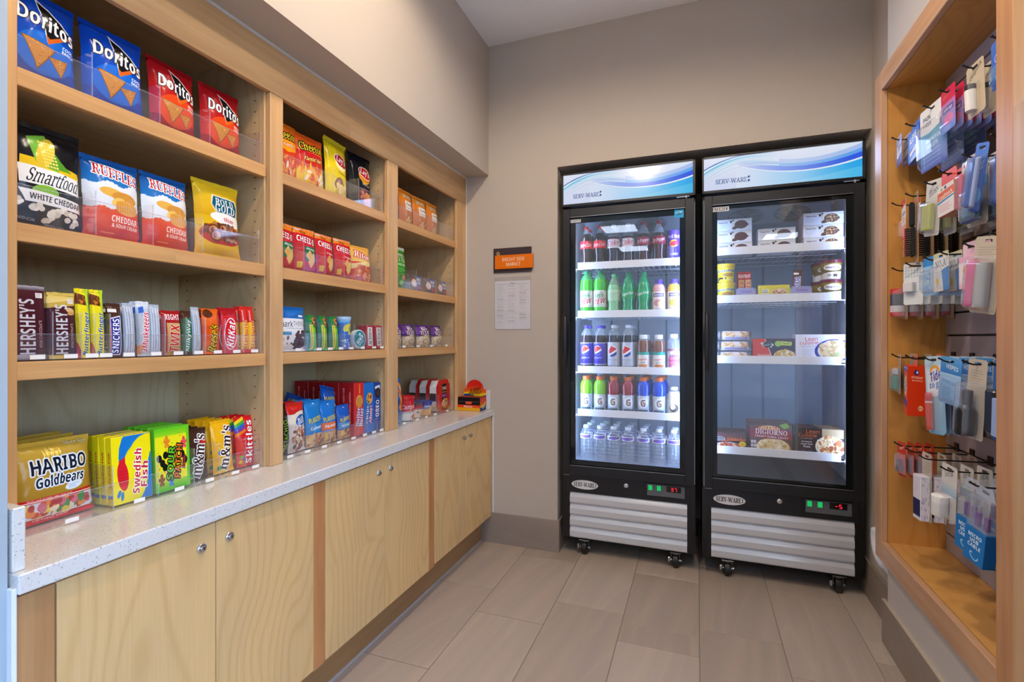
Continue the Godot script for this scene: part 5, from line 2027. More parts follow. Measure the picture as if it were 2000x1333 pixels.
	for e in [
		["bar_plain", "chocolate_bar", "large dark brown milk chocolate bar at the shelf's near end", "candy bar", 2.377, 1, 2, 0.016],
		["bar_almond", "chocolate_bar", "brown almond chocolate bar with a gold top", "candy bar", 2.307, 0, 2, 0.018],
		["bar_butter", "candy_bar", "yellow and blue crisp peanut bar beside the gold topped bar", "candy bar", 2.260, 2, 1, 0.0],
		["bar_butter", "candy_bar", "yellow and blue crisp peanut bar, second of the pair", "candy bar", 2.226, -2, 1, 0.0],
		["bar_nougat", "candy_bar", "brown nougat bar with blue parallelogram lettering on the shelf", "candy bar", 2.184, 0, 2, 0.026],
		["bar_back", "candy_bar", "grey bar turned backwards beside the nougat bar", "candy bar", 2.145, 4, 2, 0.028],
		["bar_silver", "candy_bar", "silver candy bar with red and blue script", "candy bar", 2.105, 0, 2, 0.026],
		["bar_back", "candy_bar", "grey bar turned backwards beside the silver bar", "candy bar", 2.072, -5, 2, 0.028],
		["bar_wafer", "candy_bar", "gold caramel wafer bar with red lettering on the shelf", "candy bar", 2.021, 0, 2, 0.028],
		["bar_caramel", "candy_bar", "dark brown caramel bar with green band", "candy bar", 1.970, 0, 2, 0.026],
		["bar_back", "candy_bar", "grey bar turned backwards beside the green banded bar", "candy bar", 1.938, 6, 1, 0.0],
		["bar_peanut", "candy_bar", "orange peanut butter bar with yellow script", "candy bar", 1.886, 0, 2, 0.026],
		["bar_kit", "candy_bar", "red wafer bar with white oval", "candy bar", 1.812, 0, 2, 0.02],
		["bar_chew", "candy_bar", "red and yellow fruit chew stick beside the red wafer bar", "candy bar", 1.753, 0, 2, 0.026],
		["bar_chew", "candy_bar", "red and yellow fruit chew stick at the far end of its shelf", "candy bar", 1.723, 3, 2, 0.026],
	]:
		lane([e[0], e[1], e[2], e[3], e[4], Y3, -1.545, 4, e[5], e[6], e[7], cb])
	# sweets on the counter, near bay
	bag("gummy", "gummy", 0.182, 0.208, 0.05, {"back": "a07820", "wrinkle": 0.16})
	bag("candy_brown", "mm_brown", 0.080, 0.172, 0.034, {"back": "42281c"})
	bag("candy_yellow", "mm_yellow", 0.086, 0.186, 0.034, {"back": "e0a414"})
	bag("candy_red", "skit", 0.078, 0.186, 0.03, {"back": "c01820"})
	carton("fish_box", "fish", 0.108, 0.192, 0.024, "f0dc18", {"left": "fish_side", "top": "e8d418"})
	carton("sour_box", "sour", 0.110, 0.196, 0.026, "60c020", {"top": "58b81c"})
	var cs := "sweets in the counter tray of the near bay"
	for e in [
		["gummy", "gummy_candy_bag", "large gold gummy candy bag with dark blue lettering", "candy bag", 2.302, -1.585, 6, 4, 3, 0.062],
		["fish_box", "candy_box", "yellow and blue candy box with a red fish", "candy box", 2.136, -1.552, 4, 0, 4, 0.027],
		["sour_box", "candy_box", "lime green sour candy box", "candy box", 2.018, -1.552, 3, 0, 5, 0.029],
		["candy_brown", "candy_bag", "dark brown chocolate candy bag standing in the counter tray", "candy bag", 1.919, -1.572, 5, -4, 3, 0.036],
		["candy_yellow", "candy_bag", "yellow peanut candy bag standing in the counter tray", "candy bag", 1.816, -1.572, 6, 4, 4, 0.036],
		["candy_red", "candy_bag", "red fruit candy bag with white vertical lettering", "candy bag", 1.724, -1.572, 5, -3, 3, 0.034],
	]:
		lane([e[0], e[1], e[2], e[3], e[4], Y4 + 0.002, e[5], e[6], e[7], e[8], e[9], cs])
	# middle bay, third shelf
	bag("bark_pouch", "bark", 0.172, 0.182, 0.04, {"back": "1464b8", "seal": 0.04, "pinch": 0.02})
	bag("oat_bar", "oat", 0.058, 0.152, 0.022, {"boxy": 5.0, "pinch": 0.02, "back": "2c8838"})
	tub("cracker_tube", "tube", 0.031, 0.031, 0.154, "a8ccf0", "3c70c0", {"lid_h": 0.012})
	tub("mint_tin_round", "mint_round", 0.046, 0.046, 0.026, "0c5c68", "0c5c68", {"lid_h": 0.004})
	var t := proto("mint_disc")
	var b := MB.new()
	b.prism(M("e4eaec", 0.3), oval(0.046, 0.046, 36), -0.012, 0.010)
	part("tin", b, t)
	b = MB.new()
	b.prism(M("14808c", 0.3), oval(0.044, 0.044, 36), 0.010, 0.012, A("mint_round", 0.3), U("mint_round"))
	part("printed_lid", b, t)
	carton("mint_box", "mint_tin", 0.060, 0.116, 0.022, "b02838", {"rough": 0.3})
	for e in [
		["bark_pouch", "chocolate_pouch", "white chocolate bark pouch with a bright blue top", "snack bag", 1.521, -1.565, 3, 0, 1, 0.0, ""],
		["oat_bar", "granola_bar", "green granola bar beside the white bark pouch", "granola bar", 1.407, -1.556, 4, 0, 1, 0.0, "green granola bars"],
		["oat_bar", "granola_bar", "middle one of the three green granola bars", "granola bar", 1.337, -1.556, 4, 3, 1, 0.0, "green granola bars"],
		["oat_bar", "granola_bar", "green granola bar beside the blue tube", "granola bar", 1.267, -1.556, 4, -2, 1, 0.0, "green granola bars"],
		["cracker_tube", "cracker_tube", "blue and yellow tube standing beside the granola bars", "tube", 1.193, -1.56, 0, 0, 1, 0.0, ""],
		["mint_disc", "mint_tin", "round teal and white mint tin standing on edge", "mint tin", 1.108, -1.545, 3, 0, 1, 0.0, ""],
		["mint_box", "mint_tin", "red and white mint tin next to the round teal tin", "mint tin", 1.019, -1.548, 3, 0, 2, 0.026, "red and white mint tins"],
		["mint_box", "mint_tin", "red and white mint tin at the far end of its shelf", "mint tin", 0.934 + 0.012, -1.548, 3, 0, 2, 0.026, "red and white mint tins"],
	]:
		var y: float = Y3 + (0.048 if e[0] == "mint_disc" else 0.0)
		lane([e[0], e[1], e[2], e[3], e[4], y, e[5], e[6], e[7], e[8], e[9], e[10]])
	# middle bay, counter
	bag("pistachio_bag", "pistachio", 0.104, 0.206, 0.05, {"back": "121410"})
	bag("almond_bag", "almonds", 0.104, 0.206, 0.045, {"back": "c8201c"})
	bag("nut_blue", "nuts_blue", 0.098, 0.205, 0.042, {"back": "1c6cb8"})
	bag("nut_orange", "nuts_orange", 0.097, 0.190, 0.042, {"back": "1c6cb8"})
	bag("nut_mix", "nuts_mix", 0.092, 0.160, 0.042, {"back": "1c50b0"})
	carton("nutter_box", "nutter", 0.072, 0.258, 0.088, "a81c1c", {"left": "nutter_side"})
	carton("chips_box", "chips", 0.078, 0.252, 0.088, "1c60b0", {"top": "1c4890"})
	carton("oreo_box", "oreo", 0.060, 0.246, 0.088, "1c3c90", {"top": "183880"})
	for e in [
		["pistachio_bag", "nut_bag", "black pistachio bag with green vertical lettering", "nut bag", 1.552, -1.572, 4, 18, 1, 0.0, ""],
		["almond_bag", "nut_bag", "red and white almond bag with a blue diamond emblem", "nut bag", 1.471, -1.575, 4, 4, 2, 0.05, ""],
		["nut_blue", "nut_bag", "all blue cashew bag beside the almond bag", "nut bag", 1.371, -1.574, 4, 0, 2, 0.046, ""],
		["nut_orange", "nut_bag", "blue peanut bag with an orange band", "nut bag", 1.279, -1.574, 4, -4, 2, 0.046, ""],
		["nut_mix", "nut_bag", "blue mixed nut bag standing in the tray below the tilted one", "nut bag", 1.177, -1.572, 4, 2, 1, 0.0, ""],
		["nutter_box", "cookie_box", "red peanut butter cookie box", "cookie box", 1.096, -1.592, 0, 0, 4, 0.092, ""],
		["chips_box", "cookie_box", "blue chocolate chip cookie box", "cookie box", 1.018, -1.592, 0, 0, 2, 0.092, ""],
		["oreo_box", "cookie_box", "dark blue sandwich cookie box at the far end", "cookie box", 0.948, -1.592, 0, 0, 2, 0.092, ""],
	]:
		lane([e[0], e[1], e[2], e[3], e[4], Y4 + 0.002, e[5], e[6], e[7], e[8], e[9], "nuts and cookies on the counter of the middle bay" if e[8] > 1 else ""])
	put("nut_mix", "nut_bag", "tilted blue mixed nut bag lying on top of the other nut bags", "nut bag", Vector3(-1.605, 1.005, 1.238), Vector3(-20, 90, -16))
	put("nut_mix", "nut_bag", "blue nut bag fallen over behind the tilted one", "nut bag", Vector3(-1.70, 1.03, 1.38), Vector3(-50, 80, -40))
	# far bay, counter
	bag("crisps_blue", "crisps", 0.105, 0.250, 0.05, {"back": "1c60b0"})
	tub("soup_cup", "soup", 0.050, 0.054, 0.138, "c81c24", "e8e4e0", {"lid_h": 0.012})
	tub("cup_small_red", "cup_red", 0.036, 0.042, 0.088, "3c3c58", "e8d8c8")
	tub("cup_small_blue", "cup_blue", 0.040, 0.046, 0.086, "2c3c98", "e8a848")
	var th := proto("noodle_pack")
	b = MB.new()
	var oct := PackedVector2Array([Vector2(-0.050, 0), Vector2(0.050, 0), Vector2(0.080, 0.035), Vector2(0.080, 0.165), Vector2(0.050, 0.205), Vector2(-0.050, 0.205), Vector2(-0.080, 0.165), Vector2(-0.080, 0.035)])
	b.prism(M("c82820", 0.35), oct, 0.008, 0.020, A("thai", 0.35), U("thai"))
	part("sleeve_front", b, th)
	b = MB.new()
	var oct2 := PackedVector2Array()
	for p in oct:
		oct2.append(Vector2(p.x * 0.92, 0.004 + p.y * 0.95))
	b.prism(M("e8e4de", 0.4), oct2, -0.045, 0.0085)
	part("tray", b, th, "white plastic bowl behind the sleeve")
	b = MB.new()
	b.box(M("3a1c18", 0.4), Vector3(-0.0755, 0.095, -0.02), Vector3(0.003, 0.05, 0.045), 0.0005)
	part("side_band", b, th)
	for e in [
		["crisps_blue", "snack_bag", "blue snack bag with orange picture, half behind the second stile", "snack bag", 0.728, -1.576, 3, 0, 1, 0.0, ""],
		["soup_cup", "soup_cup", "red and white soup cup on the counter", "soup cup", 0.605, -1.60, 0, 0, 2, 0.115, "red soup cups"],
		["cup_small_red", "meal_cup", "small red lidded meal cup beside the soup cup", "meal cup", 0.502, -1.59, 0, -30, 2, 0.092, "small meal cups"],
		["cup_small_blue", "meal_cup", "small blue and orange meal cup", "meal cup", 0.402, -1.59, 0, 0, 2, 0.098, "small meal cups"],
		["noodle_pack", "noodle_pack", "red noodle pack with black stripe", "noodle pack", 0.222, -1.57, 0, 0, 3, 0.075, "red noodle packs in the far bay"],
	]:
		lane([e[0], e[1], e[2], e[3], e[4], Y4 + 0.002, e[5], e[6], e[7], e[8], e[9], e[10]])
	# counter display of energy shots, in the far corner
	var d := thing("energy_shot_display", "black, red and yellow energy shot display box on the counter in the far corner", "display box", Vector3(-1.4175, 0.8985, 0.078))
	b = MB.new()
	b.box(M("181012", 0.4), Vector3(0, 0.045, 0), Vector3(0.165, 0.09, 0.098), 0.001, {"front": face("shot_front", 0.35), "right": face("shot_side", 0.35)})
	part("tray_box", b, d)
	b = MB.new()
	b.box(M("a81c1c", 0.4), Vector3(0.0, 0.0905, 0.012), Vector3(0.155, 0.001, 0.066), 0.0002)
	part("inner_tray", b, d, "red top of the tray")
	b = MB.new()
	var hp := PackedVector2Array([Vector2(-0.084, 0.03), Vector2(0.084, 0.03), Vector2(0.084, 0.135)])
	for i in 17:
		var a := PI * i / 16.0
		hp.append(Vector2(0.064 * cos(a), 0.137 + 0.062 * sin(a)))
	hp.append(Vector2(-0.084, 0.135))
	b.prism(M("d82818", 0.4), hp, -0.050, -0.0475, A("shot_head", 0.35), U("shot_head"))
	part("header_card", b, d, "arched red header card")

# ------------------------------------------------------------------ glass door coolers in the niche
const DECKS := [[1.829, 1.513, 1.153, 0.872], [1.873, 1.589, 1.231, 0.694]]

func build_coolers():
	cooler(0, -0.813, "refrigerator", "black glass door refrigerator full of bottled drinks, on casters in the niche")
	cooler(1, 0.026, "freezer", "black glass door freezer with boxed meals and ice cream, on casters in the niche")

func cooler(k: int, x0: float, n: String, label: String):
	var t := thing("display_" + n, label, n, Vector3(x0, 0, 0))
	var blk := M("0e0e10", 0.3)
	var blk2 := M("131316", 0.36)
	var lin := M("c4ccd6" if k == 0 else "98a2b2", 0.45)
	var b := MB.new()
	var w := 0.803
	# outer case round the cold compartment
	for q in [[0.0, 0.042, 0.10, 2.428], [w - 0.042, w, 0.10, 2.428]]:
		b.box(blk, Vector3((q[0] + q[1]) / 2, (q[2] + q[3]) / 2, -0.385), Vector3(q[1] - q[0], q[3] - q[2], 0.71), 0.002)
	b.box(blk, Vector3(w / 2, 2.32, -0.39), Vector3(w - 0.084, 0.216, 0.70))
	b.box(blk, Vector3(w / 2, 0.335, -0.39), Vector3(w - 0.084, 0.47, 0.70))
	b.box(blk, Vector3(w / 2, 1.39, -0.735), Vector3(w, 1.7, 0.02))
	part("case", b, t)
	b = MB.new()
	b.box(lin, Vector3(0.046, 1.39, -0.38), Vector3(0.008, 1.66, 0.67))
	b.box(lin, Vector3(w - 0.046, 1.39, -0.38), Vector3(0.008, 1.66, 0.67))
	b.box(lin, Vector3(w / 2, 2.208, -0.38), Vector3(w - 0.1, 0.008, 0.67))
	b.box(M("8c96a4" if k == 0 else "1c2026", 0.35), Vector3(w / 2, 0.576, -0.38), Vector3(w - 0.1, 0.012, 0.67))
	b.box(lin, Vector3(w / 2, 1.39, -0.72), Vector3(w - 0.1, 1.66, 0.008))
	for i in 3:
		b.box(M("78828f", 0.5), Vector3(0.20 + 0.2 * i, 1.39, -0.7125), Vector3(0.012, 1.6, 0.008))
	part("liner", b, t, "pale grey inner liner")
	# evaporator housing with two fan guards under the ceiling
	b = MB.new()
	b.box(M("9aa4b2", 0.45), Vector3(w / 2, 2.15, -0.53), Vector3(0.66, 0.11, 0.34), 0.006)
	var evap := part("evaporator_box", b, t)
	b = MB.new()
	for fx in [0.26, 0.52]:
		for i in 7:
			var ring := []
			for j in 25:
				ring.append(Vector3(fx + (0.014 + 0.014 * i) * cos(TAU * j / 24), 2.150 + (0.005 + 0.0068 * i) * sin(TAU * j / 24), -0.355))
			b.tube(M("5a6470", 0.4), ring, 0.0022, 5, false)
		for j in 6:
			var a := TAU * j / 6
			b.tube(M("5a6470", 0.4), [Vector3(fx, 2.15, -0.357), Vector3(fx + 0.098 * cos(a), 2.15 + 0.046 * sin(a), -0.357)], 0.002, 5)
	part("fan_guard", b, evap, "two round wire fan guards")
	# light strips inside the door posts
	for s in 2:
		b = MB.new()
		var lx: float = 0.064 if s == 0 else w - 0.064
		b.box(M("dfe6ee", 0.4), Vector3(lx, 1.37, -0.052), Vector3(0.022, 1.50, 0.012), 0.002)
		var strip := part("light_strip", b, t)
		b = MB.new()
		for i in 30:
			b.box(glow("e4eeff", 9.0), Vector3(lx, 0.66 + i * 0.049, -0.0585), Vector3(0.010, 0.016, 0.003))
		var led := part("led", b, strip, "row of cold white light diodes")
		led.set_meta("kind", "stuff")
		var l := AreaLight3D.new()
		l.name = "lamp"
		l.light_color = Color("a8c6ff")
		l.area_size = Vector2(0.02, 1.46)
		l.light_energy = COLD[k]
		l.area_range = 3.0
		l.shadow_enabled = true
		l.position = Vector3(lx + (0.004 if s == 0 else -0.004), 1.37, -0.064)
		l.rotation_degrees = Vector3(0, -28 if s == 0 else 28, 0)
		t.add_child(l)
	# wire shelves with white ticket rails
	for i in 4:
		var y: float = DECKS[k][i]
		b = MB.new()
		b.box(M("f0f3f6", 0.4), Vector3(w / 2 - 0.003, y + 0.023, -0.100), Vector3(0.640, 0.046, 0.006), 0.0015)
		var sh := part("shelf", b, t, "white ticket rail of a wire shelf")
		b = MB.new()
		var wire := M("d8dee6", 0.35)
		for j in 20:
			b.tube(wire, [Vector3(0.082 + j * 0.0335, y + 0.008, -0.105), Vector3(0.082 + j * 0.0335, y + 0.008, -0.69)], 0.0022, 5)
		for z in [-0.108, -0.30, -0.50, -0.69]:
			b.tube(wire, [Vector3(0.060, y + 0.003, z), Vector3(w - 0.060, y + 0.003, z)], 0.0032, 6)
		part("wire_deck", b, sh)
		b = MB.new()
		for x in [0.054, w - 0.054]:
			b.tube(wire, [Vector3(x, y + 0.003, -0.105), Vector3(x, y - 0.03, -0.13), Vector3(x, y + 0.002, -0.16)], 0.003, 5)
		part("shelf_clip", b, sh)
	# lit header sign
	b = MB.new()
	for q in [[0.0, w, 2.216, 2.232], [0.0, w, 2.419, 2.428], [0.0, 0.010, 2.216, 2.428], [w - 0.014, w, 2.216, 2.428]]:
		b.box(blk, Vector3((q[0] + q[1]) / 2, (q[2] + q[3]) / 2, -0.005), Vector3(q[1] - q[0], q[3] - q[2], 0.05), 0.001)
	var hd := part("header_frame", b, t)
	b = MB.new()
	var hm := StandardMaterial3D.new()
	hm.albedo_color = Color(0.05, 0.05, 0.05)
	hm.emission_enabled = true
	hm.emission_texture = sheet_tex[art_at["header"][0]]
	hm.emission_energy_multiplier = HEAD
	hm.roughness = 0.15
	b.box(blk, Vector3(w / 2 - 0.002, 2.3255, 0.004), Vector3(w - 0.024, 0.188, 0.01), 0.0, {"front": [hm, U("header")]})
	part("lightbox_sign", b, hd, "glowing blue and white wave sign")
	var hl := AreaLight3D.new()
	hl.name = "header_lamp"
	hl.light_color = Color("b8ccff")
	hl.area_size = Vector2(0.75, 0.17)
	hl.light_energy = 0.25
	hl.area_range = 6.0
	hl.shadow_enabled = true
	hl.position = Vector3(w / 2, 2.3255, 0.03)
	hl.rotation_degrees = Vector3(0, 180, 0)
	t.add_child(hl)
	# door
	b = MB.new()
	for q in [[0.012, 0.056, 0.517, 2.198], [0.747, 0.796, 0.517, 2.198], [0.056, 0.747, 2.146, 2.198], [0.056, 0.747, 0.517, 0.575]]:
		b.box(blk2, Vector3((q[0] + q[1]) / 2, (q[2] + q[3]) / 2, 0.002), Vector3(q[1] - q[0], q[3] - q[2], 0.056), 0.0015)
	var door := part("door", b, t, "black framed glass door")
	b = MB.new()
	var gin := [0.090, 0.716, 0.611, 2.108] if k == 0 else [0.082, 0.714, 0.597, 2.121]
	var mask := M("0d1418", 0.08)
	for q in [[0.056, gin[0], 0.575, 2.146], [gin[1], 0.747, 0.575, 2.146], [gin[0], gin[1], gin[3], 2.146], [gin[0], gin[1], 0.575, gin[2]]]:
		b.box(mask, Vector3((q[0] + q[1]) / 2, (q[2] + q[3]) / 2, 0.013), Vector3(q[1] - q[0], q[3] - q[2], 0.006))
	part("glass_border", b, door, "dark printed border of the pane")
	b = MB.new()
	b.box(clear("dcecf4", 0.03, 0.0), Vector3((gin[0] + gin[1]) / 2, (gin[2] + gin[3]) / 2, 0.0135), Vector3(gin[1] - gin[0], gin[3] - gin[2], 0.005))
	part("pane", b, door)
	b = MB.new()
	b.box(M("a0a4aa", 0.25, 0.8), Vector3(0.4015, 2.1445, 0.0285), Vector3(0.69, 0.003, 0.005))
	b.box(M("a0a4aa", 0.25, 0.8), Vector3(0.4015, 0.5765, 0.0285), Vector3(0.69, 0.003, 0.005))
	part("glazing_bead", b, door)
	b = MB.new()
	b.box(M("9ea6ac", 0.5), Vector3(0.7985, 1.35, -0.004), Vector3(0.005, 1.66, 0.02))
	b.box(M("b4b8bc", 0.4), Vector3(0.0105, 1.35, 0.006), Vector3(0.003, 1.66, 0.02))
	part("gasket", b, door, "pale grey door gasket")
	b = MB.new()
	var hp := []
	for i in 15:
		var s := i / 14.0
		hp.append(Vector2(1.172 + 0.365 * s, 0.028 + 0.036 * pow(sin(PI * s), 0.8)))
	b.grid(M("202024", 0.3), 10, 28, func(u, v):
		var a: float = PI * u
		var bow: float = 0.030 + 0.036 * pow(maxf(0.0, sin(PI * v)), 0.8)
		var wd: float = 0.006 + 0.0115 * pow(maxf(0.0, sin(PI * v)), 0.6)
		return Vector3(0.026 - wd * cos(a), 1.172 + 0.368 * v, bow - 0.012 + 0.012 * sin(a)))
	b.grid(M("202024", 0.3), 2, 28, func(u, v):
		var bow: float = 0.030 + 0.036 * pow(maxf(0.0, sin(PI * v)), 0.8)
		var wd: float = 0.006 + 0.0115 * pow(maxf(0.0, sin(PI * v)), 0.6)
		return Vector3(0.026 - wd * (1.0 - 2.0 * u), 1.172 + 0.368 * v, bow - 0.012), Rect2(0, 0, 1, 1), true)
	for y in [1.185, 1.525]:
		b.box(M("202024", 0.3), Vector3(0.026, y, 0.030), Vector3(0.014, 0.018, 0.02), 0.002)
	part("handle", b, door, "black bow handle")
	b = MB.new()
	if k == 0:
		b.box(M("e8e8e8", 0.5), Vector3(0.091, 2.122, 0.0165), Vector3(0.066, 0.018, 0.001), 0.0, {"front": face("word_fridge", 0.5)})
		part("word_label", b, door, "white label reading REFRIGERATOR")
		b = MB.new()
		b.box(M("38a8dc", 0.5), Vector3(0.712, 2.116, 0.0165), Vector3(0.052, 0.050, 0.001), 0.0, {"front": face("energy_star", 0.5)})
		part("energy_sticker", b, door, "blue energy saving sticker")
	else:
		b.box(M("f0f0f0", 0.5), Vector3(0.097, 2.121, 0.0165), Vector3(0.092, 0.026, 0.001), 0.0, {"front": face("word_freezer", 0.5)})
		part("word_label", b, door, "white label reading FREEZER")
	b = MB.new()
	b.box(M("c8ccd0", 0.2, 1.0), Vector3(0.735, 2.207, 0.022), Vector3(0.07, 0.005, 0.03), 0.001)
	b.lathe(M("d8d8d8", 0.2, 1.0), [[0.0, 2.2135], [0.007, 2.2135], [0.007, 2.2]], 10, Rect2(0, 0, 1, 1), Transform3D(Basis.IDENTITY, Vector3(0.752, 0, 0.026)))
	b.box(M("c8ccd0", 0.2, 1.0), Vector3(0.033, 0.513, 0.012), Vector3(0.04, 0.004, 0.03), 0.001)
	part("hinge", b, t)
	# machine panel with louvres
	b = MB.new()
	b.box(blk2, Vector3(w / 2, 0.455, -0.01), Vector3(w - 0.06, 0.112, 0.02), 0.002)
	b.box(blk, Vector3(0.025, 0.31, -0.01), Vector3(0.05, 0.40, 0.018), 0.001)
	b.box(blk, Vector3(w - 0.0225, 0.31, -0.01), Vector3(0.045, 0.40, 0.018), 0.001)
	var kick := part("kick_panel", b, t)
	for i in 4:
		b = MB.new()
		var y0: float = 0.3985 - 0.0722 * i
		var prof := [Vector2(-0.012, y0), Vector2(0.000, y0 - 0.022), Vector2(0.004, y0 - 0.030), Vector2(0.0045, y0 - 0.062), Vector2(0.001, y0 - 0.0695), Vector2(-0.012, y0 - 0.0722)]
		var pr := PackedVector2Array()
		for p in prof:
			pr.append(p)
		var lv := MB.new()
		lv.prism(M("d4d6da", 0.22, 0.25), pr, 0.0, 0.707)
		var src: Array = lv.mesh().surface_get_arrays(0)
		var s := b.st(M("d4d6da", 0.22, 0.25))
		for w3 in range(0, src[Mesh.ARRAY_VERTEX].size(), 3):
			for q in [w3, w3 + 2, w3 + 1]:
				var p: Vector3 = src[Mesh.ARRAY_VERTEX][q]
				var nn: Vector3 = src[Mesh.ARRAY_NORMAL][q]
				s.set_normal(Vector3(nn.z, nn.y, nn.x))
				s.set_uv(Vector2.ZERO)
				s.add_vertex(Vector3(0.05 + p.z, p.y, p.x))
		part("louvre_slat", b, kick, "silver grey louvre slat")
	b = MB.new()
	b.prism(M("a8a8ac", 0.3, 0.4), shift(oval(0.0855, 0.0295, 40), Vector2(0.146, 0.452)), 0.0, 0.0025, A("badge", 0.3), U("badge"))
	part("badge", b, kick, "oval white name badge")
	b = MB.new()
	b.lathe(M("d8dade", 0.2, 0.9), [[0.0135, 0.0], [0.0135, 0.0025], [0.011, 0.0042], [0.0045, 0.0042], [0.004, 0.002], [0.0, 0.002]], 20, Rect2(0, 0, 1, 1), Transform3D(Basis(Vector3.RIGHT, PI / 2), Vector3(0.403, 0.473, 0.0)))
	part("door_lock", b, kick)
	b = MB.new()
	b.box(M("0c0c0e", 0.4), Vector3(0.632, 0.466, 0.001), Vector3(0.236, 0.082, 0.004), 0.001)
	b.box(M("6c7074", 0.35, 0.5), Vector3(0.636, 0.464, 0.0035), Vector3(0.216, 0.068, 0.003), 0.001)
	var ctl := part("control_panel", b, kick)
	for x in [0.547, 0.597]:
		b = MB.new()
		b.box(glow("18c868", 0.75), Vector3(x, 0.478, 0.006), Vector3(0.022, 0.030, 0.005), 0.001)
		part("switch_light", b, ctl)
	b = MB.new()
	b.box(M("140c10", 0.1), Vector3(0.682, 0.478, 0.0055), Vector3(0.082, 0.034, 0.003), 0.001)
	seven(b, "37" if k == 0 else "-5", Vector3(0.682, 0.478, 0.0075))
	part("temperature_display", b, ctl, "red digital temperature display")
	# casters
	for q in [[0.138, -0.04], [0.690, -0.045], [0.138, -0.62], [0.690, -0.62]]:
		caster(t, Vector3(q[0], 0, q[1]))

const COLD := [0.55, 0.26]
const HEAD := 0.95

func shift(p: PackedVector2Array, by: Vector2) -> PackedVector2Array:
	var out := PackedVector2Array()
	for q in p:
		out.append(q + by)
	return out

# seven-segment digits
func seven(b: MB, txt: String, at: Vector3):
	var on := {"3": "abgcd", "7": "abc", "5": "afgcd", "-": "g"}
	var m := glow("ff2840", 1.6)
	for i in txt.length():
		var o := at + Vector3((i - 0.5) * 0.019, 0, 0)
		for s in on[txt[i]]:
			match s:
				"a": b.box(m, o + Vector3(0, 0.0095, 0), Vector3(0.010, 0.0025, 0.0008))
				"g": b.box(m, o, Vector3(0.010, 0.0025, 0.0008))
				"d": b.box(m, o + Vector3(0, -0.0095, 0), Vector3(0.010, 0.0025, 0.0008))
				"b": b.box(m, o + Vector3(0.006, 0.0048, 0), Vector3(0.0025, 0.008, 0.0008))
				"c": b.box(m, o + Vector3(0.006, -0.0048, 0), Vector3(0.0025, 0.008, 0.0008))
				"f": b.box(m, o + Vector3(-0.006, 0.0048, 0), Vector3(0.0025, 0.008, 0.0008))

func caster(t: Node3D, at: Vector3):
	var b := MB.new()
	var met := M("8c9094", 0.3, 0.9)
	b.box(met, at + Vector3(0, 0.097, 0), Vector3(0.066, 0.005, 0.07), 0.001)
	b.lathe(met, [[0.024, 0.083], [0.026, 0.095]], 16, Rect2(0, 0, 1, 1), Transform3D(Basis.IDENTITY, at))
	for s in [-1.0, 1.0]:
		b.box(met, at + Vector3(s * 0.023, 0.062, -0.006), Vector3(0.003, 0.05, 0.034), 0.001)
	b.box(met, at + Vector3(0, 0.085, -0.004), Vector3(0.049, 0.003, 0.04), 0.001)
	b.tube(M("c8ccd0", 0.2, 1.0), [at + Vector3(-0.034, 0.042, 0), at + Vector3(0.034, 0.042, 0)], 0.0075, 10)
	b.box(M("b8bcc0", 0.25, 0.9), at + Vector3(-0.036, 0.052, 0.02), Vector3(0.014, 0.028, 0.022), 0.003)
	var fork := part("caster", b, t, "steel swivel fork with brake lever")
	b = MB.new()
	var xf := Transform3D(Basis(Vector3.BACK, -PI / 2), at + Vector3(-0.0185, 0.0415, 0))
	b.lathe(M("18181a", 0.45), [[0.012, 0.0], [0.034, 0.001], [0.040, 0.005], [0.0415, 0.0185], [0.040, 0.032], [0.034, 0.036], [0.012, 0.037]], 24, Rect2(0, 0, 1, 1), xf)
	part("wheel", b, fork, "black rubber wheel")

# ------------------------------------------------------------------ bottles
# liquid = colour of the drink; label = [from, to] as shares of the height
func bottle(key: String, art: String, r: float, h: float, body: Array, drink: String, cap: String, label: Array, o := {}):
	var t := proto(key)
	var prof := []
	for p in body:
		prof.append([p[0] * r, p[1] * h])
	var fill: float = o.get("fill", 0.84)
	var lo := []
	var hi := []
	for i in prof.size():
		var p: Array = prof[i]
		if p[1] <= fill * h:
			lo.append(p)
		else:
			if hi.is_empty() and i > 0:
				var q: Array = prof[i - 1]
				var s: float = (fill * h - q[1]) / (p[1] - q[1])
				var mid := [lerpf(q[0], p[0], s), fill * h]
				lo.append(mid)
				hi.append(mid)
			hi.append(p)
	var b := MB.new()
	var dm: StandardMaterial3D = o.get("drink_mat", M(drink, 0.1, 0.0, 0.6))
	b.lathe(dm, lo, 24)
	if not o.has("drink_mat"):
		b.lathe(dm, [[lo[-1][0], lo[-1][1]], [0.0, lo[-1][1] + 0.0005]], 24)
	part("drink", b, t)
	if hi.size() > 1:
		b = MB.new()
		b.lathe(o.get("neck_mat", clear("dfe8ec", 0.18, 0.06)), hi, 20)
		part("neck", b, t)
	var top: Array = prof[-1]
	var cr: float = o.get("cap_r", top[0] + 0.0022)
	var c0: float = top[1] - o.get("cap_h", 0.016)
	b = MB.new()
	var cap_prof := [[cr, c0]]
	b.lathe(M(cap, 0.4), [[cr * 0.98, c0], [cr, c0 + 0.002], [cr, top[1]], [cr * 0.92, top[1] + 0.003], [0.0, top[1] + 0.0035]], 20)
	for i in 16:
		var a := TAU * i / 16
		b.box(M(cap, 0.4), Vector3(sin(a) * cr, (c0 + top[1]) / 2, cos(a) * cr), Vector3(0.0014, (top[1] - c0) * 0.8, 0.0014))
	part("cap", b, t)
	if art != "":
		b = MB.new()
		var lp := []
		for i in 7:
			var y: float = h * lerpf(label[0], label[1], i / 6.0)
			lp.append([radius_at(prof, y) + 0.0006, y])
		b.lathe(A(art, 0.3), lp, 28, U(art))
		part("label", b, t)

